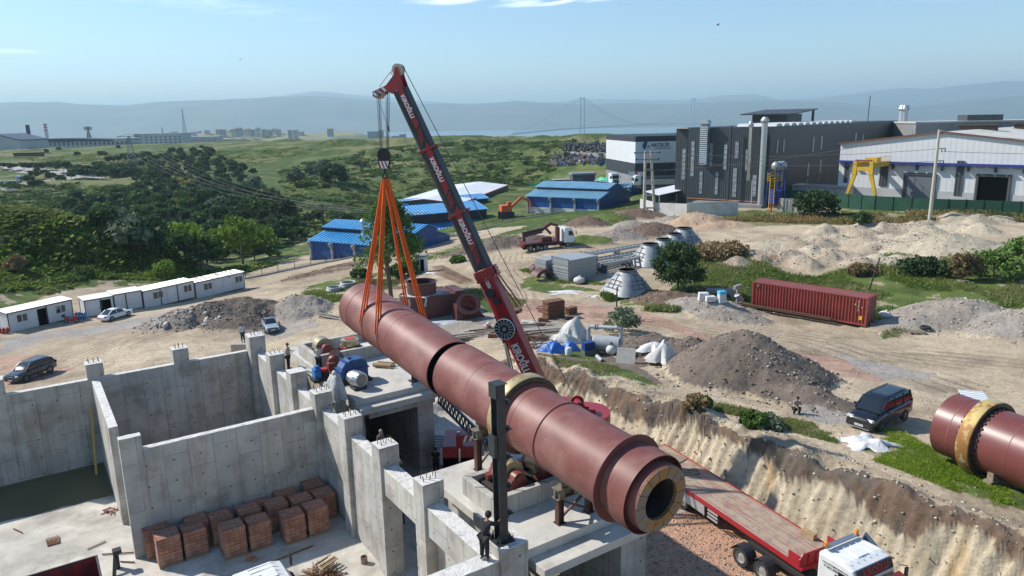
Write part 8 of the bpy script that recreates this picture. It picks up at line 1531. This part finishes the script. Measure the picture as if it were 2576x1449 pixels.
 # ------------------------------------------------------------------ vegetation
def leafmat(name,c1,c2,sc=.7):
 M=mat(name,c1,c2,sc=sc,rough=.75,detail=3,spec=.25);n=M.node_tree.nodes;l=M.node_tree.links;b=n['Principled BSDF'];src=b.inputs['Base Color'].links[0].from_socket
 oi=n.new('ShaderNodeObjectInfo');mr=n.new('ShaderNodeMapRange');l.new(oi.outputs['Random'],mr.inputs[0]);mr.inputs[3].default_value=.72;mr.inputs[4].default_value=1.3
 mx=n.new('ShaderNodeMix');mx.data_type='RGBA';mx.blend_type='MULTIPLY';mx.inputs[0].default_value=1;l.new(src,mx.inputs[6]);l.new(mr.outputs[0],mx.inputs[7]);l.new(mx.outputs[2],b.inputs['Base Color'])
 tl_=n.new('ShaderNodeBsdfTranslucent');l.new(mx.outputs[2],tl_.inputs[0]);ms=n.new('ShaderNodeMixShader');ms.inputs[0].default_value=.25;l.new(b.outputs[0],ms.inputs[1]);l.new(tl_.outputs[0],ms.inputs[2]);l.new(ms.outputs[0],n['Material Output'].inputs[0]);return M
LM=dict(dark=leafmat('leaf_dark',(.04,.075,.025),(.065,.11,.035)),mid=leafmat('leaf_mid',(.08,.15,.03),(.12,.19,.04)),bright=leafmat('leaf_bright',(.13,.22,.025),(.20,.29,.035)),olive=leafmat('leaf_olive',(.13,.17,.10),(.19,.23,.15)),yellow=leafmat('leaf_broom',(.55,.40,.01),(.30,.28,.03)),dry=leafmat('leaf_dry',(.26,.20,.09),(.20,.13,.07)))
BARK=mat('bark',(.09,.07,.055),(.14,.11,.085),sc=4,rough=.9)
def quads(C,S,g,up=.35):
 """one random quad per centre: C (n,3), sizes S (n,)"""
 n=len(C);a=g.normal(size=(n,3));a/=np.linalg.norm(a,axis=1)[:,None];b=g.normal(size=(n,3));b-=a*(a*b).sum(1)[:,None];b/=np.linalg.norm(b,axis=1)[:,None]
 V_=np.stack([C-a*S[:,None]-b*S[:,None]*.6,C+a*S[:,None]-b*S[:,None]*.5,C+a*S[:,None]*.8+b*S[:,None]*.6,C-a*S[:,None]*.7+b*S[:,None]*.6],1);return V_.reshape(-1,3),np.arange(n*4).reshape(-1,4)
def crown_pts(g,n,rx,rz,zc,nc=22,shell=.55,cr=.34):
 d=g.normal(size=(nc,3));d/=np.linalg.norm(d,axis=1)[:,None];r_=shell+(1-shell)*g.random(nc)**.5;d[:,2]=np.where(d[:,2]<-.55,-d[:,2],d[:,2]);cc=d*r_[:,None]*np.array([rx,rx,rz])*(.72+.35*g.random((nc,1)));cc[:,2]+=zc
 k=g.integers(0,nc,n);q=g.normal(size=(n,3));q/=np.linalg.norm(q,axis=1)[:,None];return cc[k]+q*(g.random((n,1))**.4)*cr*rx*np.array([1,1,.8])
def make_tree(name,lab,cat,loc,kind,r_,h,n=700,leaf=.24,trunk=.2,clump=22,ztop=None,seed=1,group=None,shape=None):
 g=np.random.default_rng(seed);t=thing(name,lab,cat,loc,g.random()*6,group);rz=(h-trunk*h)/2*1.02;zc=trunk*h+rz
 C=crown_pts(g,n,r_,rz,zc,clump)
 if shape=='poplar':C[:,:2]*=(1-.55*np.clip((C[:,2]-zc)/rz,-1,1)*.8)[:,None]
 if shape=='umbrella':C[:,2]=np.maximum(C[:,2],trunk*h)
 S=leaf*(.6+.8*g.random(n));V_,F_=quads(C,S,g);o=rawmesh('crown',V_,F_,LM[kind]);o.parent=t
 M=MB();M.path([(0,0,-.3),(.03*h*(g.random()-.5),.03*h,h*.35),(0,0,h*.7)],max(.05,h*.022),6)
 for k in range(5):a=6.28*k/5+g.random();M.tube((0,0,h*(.2+.08*k)),(cos(a)*r_*.6,sin(a)*r_*.6,h*(.45+.1*k)),h*.011,h*.004,5)
 M.build('trunk',BARK,t);return t
protos={}
def tree(lab,px,py,kind,r_,h,cat='tree',name='tree',group=None,zoff=0,P=None,v=0,**k):
 key=(kind,name,v,k.get('shape'));P=ground_at(px,py)if P is None else P;loc=(P[0],P[1],P[2]+zoff)
 if key not in protos:protos[key]=(make_tree(name,lab,cat,loc,kind,r_,h,group=group,seed=len(protos)+3,**k),r_,h);return protos[key][0]
 p,r0,h0=protos[key];t=clone(p,loc,random.random()*6,lab,group,(r_/r0,r_/r0,h/h0));
 if not group and 'group' in t:del t['group']
 t['category']=cat;return t
g=random.Random(21);pol=[(170,545),(200,520),(300,515),(345,470),(300,445),(420,395),(520,380),(570,420),(610,430),(700,520),(745,590),(700,620),(500,690),(330,650),(290,610),(200,575)]
def far_pt(px,py):
 """march the view line to the ground: first hit beyond 100 m"""
 d=ray(px,py);s=np.arange(90,900,3.0);P=CAM+d[None]*s[:,None];z=hgt(P[:,0],P[:,1],False);k=np.argmax(P[:,2]<z)
 return np.array([P[k,0],P[k,1],z[k]])if(P[k,2]<z[k])else None
GR='trees of the dense wood on the valley side';LBW={'dark':'dark green round crowned tree in the dense wood on the valley side','mid':'mid green leafy tree in the dense wood on the valley side','olive':'silvery grey green tree in the dense wood on the valley side','bright':'bright yellow green tree in the dense wood on the valley side'}
PX=[];tries=0
while len(PX)<225 and tries<9000:
 tries+=1;x=g.uniform(100,745);y=380+310*g.random()**1.0
 if not inpoly(np.array([x]),np.array([y]),pol)[0]:continue
 P=far_pt(x,y)
 if P is None or any((P[0]-q[0])**2+(P[1]-q[1])**2<34 for q in PX):continue
 PX.append(P);D=np.hypot(P[0],P[1]);u_=g.random();kd='dark' if(u_<.72 or y<520)else 'mid' if u_<.93 else 'olive';r_=g.uniform(2.6,4.2)if y>500 else g.uniform(2.3,3.0)
 tree(LBW[kd],0,0,kd,r_,r_*g.uniform(1.5,2.0),P=P,group=GR,v=g.randrange(3),n=800,leaf=.42,trunk=.16)
def scattered(lab,kind,pts,r0,r1,group,hf=1.7,**k):
 for i,(x,y)in enumerate(pts):
  P=far_pt(x,y)
  if P is not None:r_=g.uniform(r0,r1);tree(lab,0,0,kind,r_,r_*hf,P=P,group=group,v=7+i%2,**k)
scattered('dark umbrella pine in the rows planted beside the far road','dark',[(62+19*i+g.uniform(-5,5),428+1.2*i+g.uniform(-4,4))for i in range(17)]+[(250+20*i,432+g.uniform(-5,14))for i in range(9)]+[(260+18*i,408+g.uniform(-8,6))for i in range(8)]+[(190+22*i,448+g.uniform(-3,5))for i in range(8)],3.0,3.9,'umbrella pines in rows by the far road',1.35,n=600,leaf=.5,trunk=.4,shape='umbrella')
scattered('small dark roadside tree with a thin trunk at far left','dark',[(8,428),(32,430),(95,437),(112,448),(130,455),(155,462),(180,452),(205,447),(75,465),(88,452)],1.8,2.8,'small roadside trees at far left',1.6,n=500,leaf=.4,trunk=.35)
for(x,y,kd,r_,h,lab)in((612,668,'bright',6.5,9.5,'large bright yellow green tree at the right edge of the wood'),(588,640,'bright',4.6,7,'bright green tree top left of the large bright tree'),(468,668,'bright',4.4,6.8,'bright yellow green tree in the middle of the wood edge'),(640,655,'mid',5,7.5,'mid green tree right of the large bright tree'),(342,658,'olive',4.3,6.5,'silvery olive tree at the lower edge of the wood'),(438,672,'dark',4.2,5.8,'dark domed shrub right of the silvery olive tree'),(815,462,'olive',7,9.5,'pale grey green tree on the terraced slope'),(845,466,'dark',6.5,9,'dark tree right of the pale grey green one on the terraced slope'),(745,470,'olive',5,7.5,'smaller pale tree on the terraced slope'),(640,500,'olive',6,8,'pale silvery tree on the upper right edge of the wood')):
 P=far_pt(x,y);tree(lab,0,0,kd,r_,h,P=P,v=4,n=900,leaf=.42,trunk=.14)
for i,(x,y)in enumerate(((372,436),(386,440),(432,437),(452,446),(468,452),(458,462),(480,468),(500,486))):P=far_pt(x,y);tree('yellow flowering broom bush below the umbrella pines',0,0,'yellow',2.6,2.6,P=P,cat='bush',name='broom_bush',group='yellow broom bushes',n=260,leaf=.4,trunk=.05)
for(x,y,lab)in((870,570,'dark bush behind the low blue hall'),(905,585,'dark bush right of the old timber pole'),(880,610,'green bush at the corner of the low blue hall'),(790,560,'small dark tree left of the old timber pole'),(745,610,'mid green bush at the foot of the slope left of the blue hall'),(690,645,'low bush between the wood and the pale strip'),(215,700,'bush in the hollow behind the cabins'),(250,640,'bush on the knoll crest')):
 P=far_pt(x,y);tree(lab,0,0,'dark' if 'dark' in lab else 'mid',3.2 if x>700 else 1.7,3.6 if x>700 else 1.6,P=P,cat='bush',name='bush',v=1,n=700,leaf=.32,trunk=.05)
for i in range(26):P=far_pt(60+g.random()*1380,372+g.random()*110);P is not None and tree('small dark bush dotted on the open green slopes',0,0,'dark',g.uniform(1.5,3.2),g.uniform(1.2,2.6),P=P,cat='bush',name='bush',group='small bushes on the green slopes',v=2,n=400,leaf=.4,trunk=.03)
tree('tall slender poplar standing behind the orange slings',985,752,'mid',4.0,13.5,v=5,n=6500,leaf=.17,trunk=.11,clump=80,shape='poplar')
tree('dense dark green tree beside the near silo cone',1707,731,'dark',2.7,5.6,v=6,n=6000,leaf=.14,trunk=.01,clump=60)
tree('young leafy tree behind the third cabin',412,722,'bright',2.5,4.4,P=G(415,722,-5.4),v=6,n=1500,leaf=.2,trunk=.1)
tree('large dark shrub in front of the green screen fence',2055,548,'dark',4.0,4.6,cat='bush',name='bush',v=6,n=2500,leaf=.24,trunk=.04,clump=40)
for i,(x,y,kd,r_,h,lab)in enumerate(((1563,838,'olive',1.7,2.3,'grey green bush at the foot of the timber post by the junk'),(1748,1035,'dry',.75,.9,'yellowish bush on the bank edge'),(1765,1030,'mid',.6,.8,'small green bush beside the yellowish one on the bank edge'),(1900,1072,'mid',.85,.7,'rounded bright green bush on top of the bank'),(1930,1075,'olive',.9,.6,'lower green bush right of the rounded one on the bank'),(1790,655,'dry',3.2,2.2,'reddish dry brush heap right of the cones'),(1830,645,'dry',3,1.8,'second reddish dry brush heap'),(2168,690,'dry',1.7,1.2,'dark dry bush behind the container'),(2500,700,'mid',3,3.2,'bushy green shrub near the right edge'),(2560,680,'mid',2.6,3.6,'green shrub at the right edge'),(2420,705,'dry',1.6,3.0,'thin bare shrub in the weeds at right'),(2320,690,'dark',3,1.8,'dark low bush between heap and weeds'),(2170,568,'dark',1.6,1.6,'round dark bush at the track below the white hall'),(1690,530,'mid',2,1.6,'green bush by the twin pole foot'),(1720,480,'bright',2.4,2.6,'bright bush behind the tipper lorry'),(905,700,'dark',1.4,1.3,'dark bush left of the orange slings'),(1150,660,'mid',1.2,.8,'green bush on the grass strip below the railing'),(1000,700,'mid',1.6,1.8,'bush at the poplar foot left'),(1025,690,'bright',1.8,2.2,'bright bush right of the poplar'),(45,690,'dry',1.6,3.0,'bare branched tree on the left knoll'))):
 tree(lab,x,y,kd,r_,h,cat='bush',name='bush',v=20+i,n=1300 if y>600 else 700,leaf=.13 if y>800 else .2,trunk=.03,clump=30)
def translucent(M,f=.45):
 n=M.node_tree.nodes;l=M.node_tree.links;b=n['Principled BSDF']
 if any(q.type=='BSDF_TRANSLUCENT' for q in n):return
 t=n.new('ShaderNodeBsdfTranslucent');l.new(b.inputs['Base Color'].links[0].from_socket,t.inputs[0]);ms=n.new('ShaderNodeMixShader');ms.inputs[0].default_value=f;l.new(b.outputs[0],ms.inputs[1]);l.new(t.outputs[0],ms.inputs[2]);l.new(ms.outputs[0],n['Material Output'].inputs[0])
def cover(name,lab,cat,zones,n,s0,s1,palette,hh=1.0,wd=.08,thr=-.12,z=0.0,seed=0,far=False):
 g=np.random.default_rng(seed);V_,Cc=[],[];per=n//len(zones)
 for zone_ in zones:
  po=np.array([(GD(x,y,D)[:2]if far else G(x,y,z)[:2])for x,y,*D_ in zone_ for D in(D_ or[0])]);lo,hi=po.min(0),po.max(0);X=g.uniform(lo[0],hi[0],per*4);Y=g.uniform(lo[1],hi[1],per*4);m_=inpoly(X,Y,po)&(fbm(X,Y,5,4,50+seed)>thr)&((mp:=mound_part(X,Y))[2]<.25)|((mp[1]==0)&inpoly(X,Y,po));X,Y=X[m_][:per],Y[m_][:per];Z=hgt(X,Y);k=len(X)
  s=(s0+(s1-s0)*g.random(k)**1.5)*(1+.7*fbm(X,Y,2.5,3,9));pc=np.array(palette)[np.clip((g.random(k)*.6+.5*(fbm(X,Y,7,3,12)+.5))*len(palette),0,len(palette)-1).astype(int)]*(.8+.4*g.random((k,1)))
  for j in range(3):
   a=g.random(k)*pi;dx,dy=np.cos(a)*s*wd,np.sin(a)*s*wd;lx,ly=g.normal(size=k)*s*.3,g.normal(size=k)*s*.3;ox,oy=g.normal(size=k)*s*.4,g.normal(size=k)*s*.4;X,Y=X+ox,Y+oy;h=s*hh*(.5+.6*g.random(k))
   q=np.stack([np.stack([X-dx,Y-dy,Z-.03],1),np.stack([X+dx,Y+dy,Z-.03],1),np.stack([X+dx*.8+lx,Y+dy*.8+ly,Z+h],1),np.stack([X-dx*.7+lx,Y-dy*.7+ly,Z+h*.85],1)],1);V_.append(q.reshape(-1,3));Cc.append(np.repeat(pc,4,0))
 V_=np.concatenate(V_);o=rawmesh(name,V_,np.arange(len(V_)).reshape(-1,4),mat('cover_'+name,(.9,.9,.9),(1.1,1.1,1.1),sc=3,rough=.85,attr='col',spec=.15),np.concatenate(Cc));translucent(o.data.materials[0]);tag(o,lab,cat,kind='stuff');return o
GP=[(.07,.12,.028),(.11,.17,.035),(.16,.23,.045),(.24,.27,.09),(.33,.30,.16)]
cover('weeds','tall green weeds behind and beside the red container','weeds',[[(1840,655),(1900,680),(2050,690),(2250,655),(2576,640),(2576,790),(2400,775),(2235,835),(2200,780),(1880,745),(1740,755),(1560,765),(1540,740),(1680,740)],[(1730,640),(1850,640),(1990,690),(1880,740),(1740,730)],[(1520,735),(1560,720),(1640,745),(1720,745),(1700,775),(1560,765)]],80000,.15,.55,GP,.9,z=.9,seed=1)
cover('grass','bright grass on the bank beside the right-hand kiln','grass',[[(2130,1130),(2250,1100),(2340,1150),(2450,1225),(2576,1285),(2576,1345),(2450,1300),(2200,1200)]],20000,.05,.22,[(.17,.26,.03),(.25,.36,.04),(.34,.42,.07),(.42,.42,.18)],.8,wd=.05,z=2,seed=2,thr=.02)
cover('grass','patchy grass along the bank edge in front of the junk','grass',[[(1345,885),(1420,900),(1500,905),(1570,930),(1660,1000),(1560,965),(1400,925)],[(1980,1075),(2120,1110),(2100,1150),(1960,1110)],[(1800,1040),(1990,1080),(1960,1100),(1800,1060)]],14000,.06,.22,GP[1:],1,z=1.9,seed=3)
cover('grass','green verge between the haul road and the black railing','grass',[[(1010,645),(1200,600),(1400,560),(1500,545),(1610,505),(1650,550),(1560,590),(1380,575),(1250,612),(1060,655)],[(1010,720),(1150,722),(1330,765),(1290,800),(1180,745),(1060,760)],[(760,705),(940,682),(1000,695),(930,735),(800,740)],[(1310,700),(1400,690),(1420,715),(1560,745),(1700,770),(1600,745),(1420,732)]],45000,.15,.5,GP[1:],.7,z=-.8,seed=4)
cover('dry_grass','dry yellow grass and green brambles below the screen fence','grass',[[(1740,548),(1850,545),(2100,560),(2576,565),(2576,545),(2340,540),(2040,536),(1800,540)]],14000,.35,.9,[(.05,.10,.02),(.09,.13,.03),(.28,.22,.10),(.36,.29,.14),(.30,.22,.10)],.9,z=2.5,seed=5)
cover('meadow','lush green meadow in the hollow behind the cabins','meadow',[[(0,790),(200,745),(450,715),(600,685),(700,650),(500,690),(330,670),(200,700),(0,740)]],26000,.5,1.2,GP[:4],.5,.3,z=-6,seed=6)
cover('undergrowth','rough undergrowth covering the knoll and open slopes of the valley','undergrowth',[[(0,700,112),(0,560,190),(150,580,170),(290,690,125),(120,740,112)],[(0,560,190),(110,560,230),(340,460,360),(0,470,370)],[(745,590,215),(700,420,430),(1150,360,500),(1450,360,480),(1400,440,330),(1150,520,230),(900,600,200)],[(0,400,540),(900,362,540),(620,400,450),(300,415,440)]],70000,.3,1.1,[(.08,.13,.03),(.11,.165,.035),(.16,.20,.055),(.25,.25,.11)],.3,.4,seed=7,far=True)
cover('scrub','dark patchy scrub over the green slopes beyond the blue halls','scrub',[[(745,590,215),(700,420,430),(1150,360,500),(1450,360,480),(1400,440,330),(1150,520,230),(900,600,200)],[(0,560,190),(110,560,230),(340,460,360),(0,470,370)]],16000,.8,2.0,[(.05,.085,.025),(.07,.11,.03),(.09,.13,.04)],.55,.5,thr=.13,seed=13,far=True)
def stones(name,lab,gen,n,s0,s1,pal,seed=0):
 g=np.random.default_rng(seed);X,Y=gen(g,n);Z=hgt(X,Y);k=len(X);s=s0+(s1-s0)*g.random(k)**6;B_=np.array([(x,y,z)for z in(-1,1)for(x,y)in((-1,-1),(1,-1),(1,1),(-1,1))],float)
 V_=B_[None]*(.6+.6*g.random((k,8,3)))*s[:,None,None]*np.stack([np.ones(k),.5+.5*g.random(k),.35+.4*g.random(k)],1)[:,None];a=g.random(k)*6.28;t=g.normal(size=k)*.5;c,s_=np.cos(a)[:,None],np.sin(a)[:,None];ct,st=np.cos(t)[:,None],np.sin(t)[:,None]
 x,y,z=V_[...,0],V_[...,1],V_[...,2];y,z=y*ct-z*st,y*st+z*ct;x,y=x*c-y*s_,x*s_+y*c;V_=np.stack([x+X[:,None],y+Y[:,None],z+Z[:,None]+s[:,None]*.02],-1).reshape(-1,3)
 F_=(np.array([(3,2,1,0),(4,5,6,7),(0,1,5,4),(1,2,6,5),(2,3,7,6),(3,0,4,7)])[None]+8*np.arange(k)[:,None,None]).reshape(-1,4);col=np.repeat(np.array(pal)[g.integers(0,len(pal),k)]*(.8+.4*g.random((k,1))),8,0)
 o=rawmesh(name,V_,F_,mat('stone_mix',(.9,.9,.9),(1.1,1.1,1.1),sc=6,rough=.95,attr='col',spec=.2),col);tag(o,lab,'rubble',kind='stuff')
def on_mounds(keys,spread=1.15):
 S_=[m_ for m_ in MO if m_[7]in keys];w=np.array([m_[2]*m_[3]for m_ in S_]);w=w/w.sum()
 def f(g,n):k=g.choice(len(S_),n,p=w);a=g.random(n)*6.28;r_=np.sqrt(g.random(n))*spread;A=np.array([[m_[0],m_[1],m_[2],m_[3],m_[4]]for m_ in S_])[k];x,y=np.cos(a)*r_*A[:,2],np.sin(a)*r_*A[:,3];return A[:,0]+x*np.cos(A[:,4])-y*np.sin(A[:,4]),A[:,1]+x*np.sin(A[:,4])+y*np.cos(A[:,4])
 return f
def uvbox(u0,u1,v0,v1):
 def f(g,n):u=g.uniform(u0,u1,n);v=g.uniform(v0,v1,n);return u*UU[0]+v*VV[0],u*UU[1]+v*VV[1]
 return f
stones('rubble','stones and clods on the dark soil heaps',on_mounds(('dark','rub','soil')),17000,.015,.14,[(.17,.14,.115),(.13,.10,.08),(.21,.185,.16),(.29,.26,.23)],1)
stones('rubble','pale broken limestone on the light heaps',on_mounds(('white','sandy','grav','orange','rust')),16000,.02,.14,[(.52,.46,.35),(.42,.36,.28),(.36,.33,.29),(.28,.22,.17)],2)
stones('rubble','loose rock along the cut bank and its foot',uvbox(30.3,35.5,8,48),5000,.012,.09,[(.45,.48,.36),(.42,.33,.22),(.20,.16,.13),(.33,.29,.24)],3)
stones('gravel','reddish gravel on the trench floor and the yard',uvbox(20.8,31,9,26),14000,.025,.07,[(.44,.28,.20),(.34,.20,.15),(.46,.38,.30),(.26,.20,.17)],4)
stones('gravel','scattered pebbles and lumps over the yard',uvbox(33,60,14,80),9000,.02,.08,[(.46,.40,.31),(.36,.31,.25),(.31,.27,.22)],5)
stones('gravel','scattered pebbles over the yard behind the concrete building',uvbox(-25,33,54,92),8000,.02,.08,[(.46,.40,.31),(.36,.31,.25),(.31,.27,.22)],6)
q_=G(470,822,-2.7)
def slabs(g,n):a=g.random(n)*6.28;r_=np.sqrt(g.random(n));return q_[0]+np.cos(a)*r_*4.6,q_[1]+np.sin(a)*r_*2.2
stones('rubble','big grey broken concrete lumps at the left end of the dark heap',slabs,110,.1,.5,[(.36,.34,.31),(.28,.26,.24),(.45,.43,.40)],7)
# ------------------------------------------------------------------ haze
hz=MB().box(-34000,34000,-4500,41000,-140,830).build('haze',bpy.data.materials.new('haze'),kind='stuff');HM=hz.data.materials[0];HM.use_nodes=True;n=HM.node_tree.nodes;n.remove(n['Principled BSDF']);pv=n.new('ShaderNodeVolumePrincipled');pv.inputs['Density'].default_value=1.12e-4;pv.inputs['Color'].default_value=(.62,.88,1,1);pv.inputs['Anisotropy'].default_value=.15;HM.node_tree.links.new(pv.outputs[0],n['Material Output'].inputs['Volume'])
hz['label']='pale blue haze over the bay and mountains'
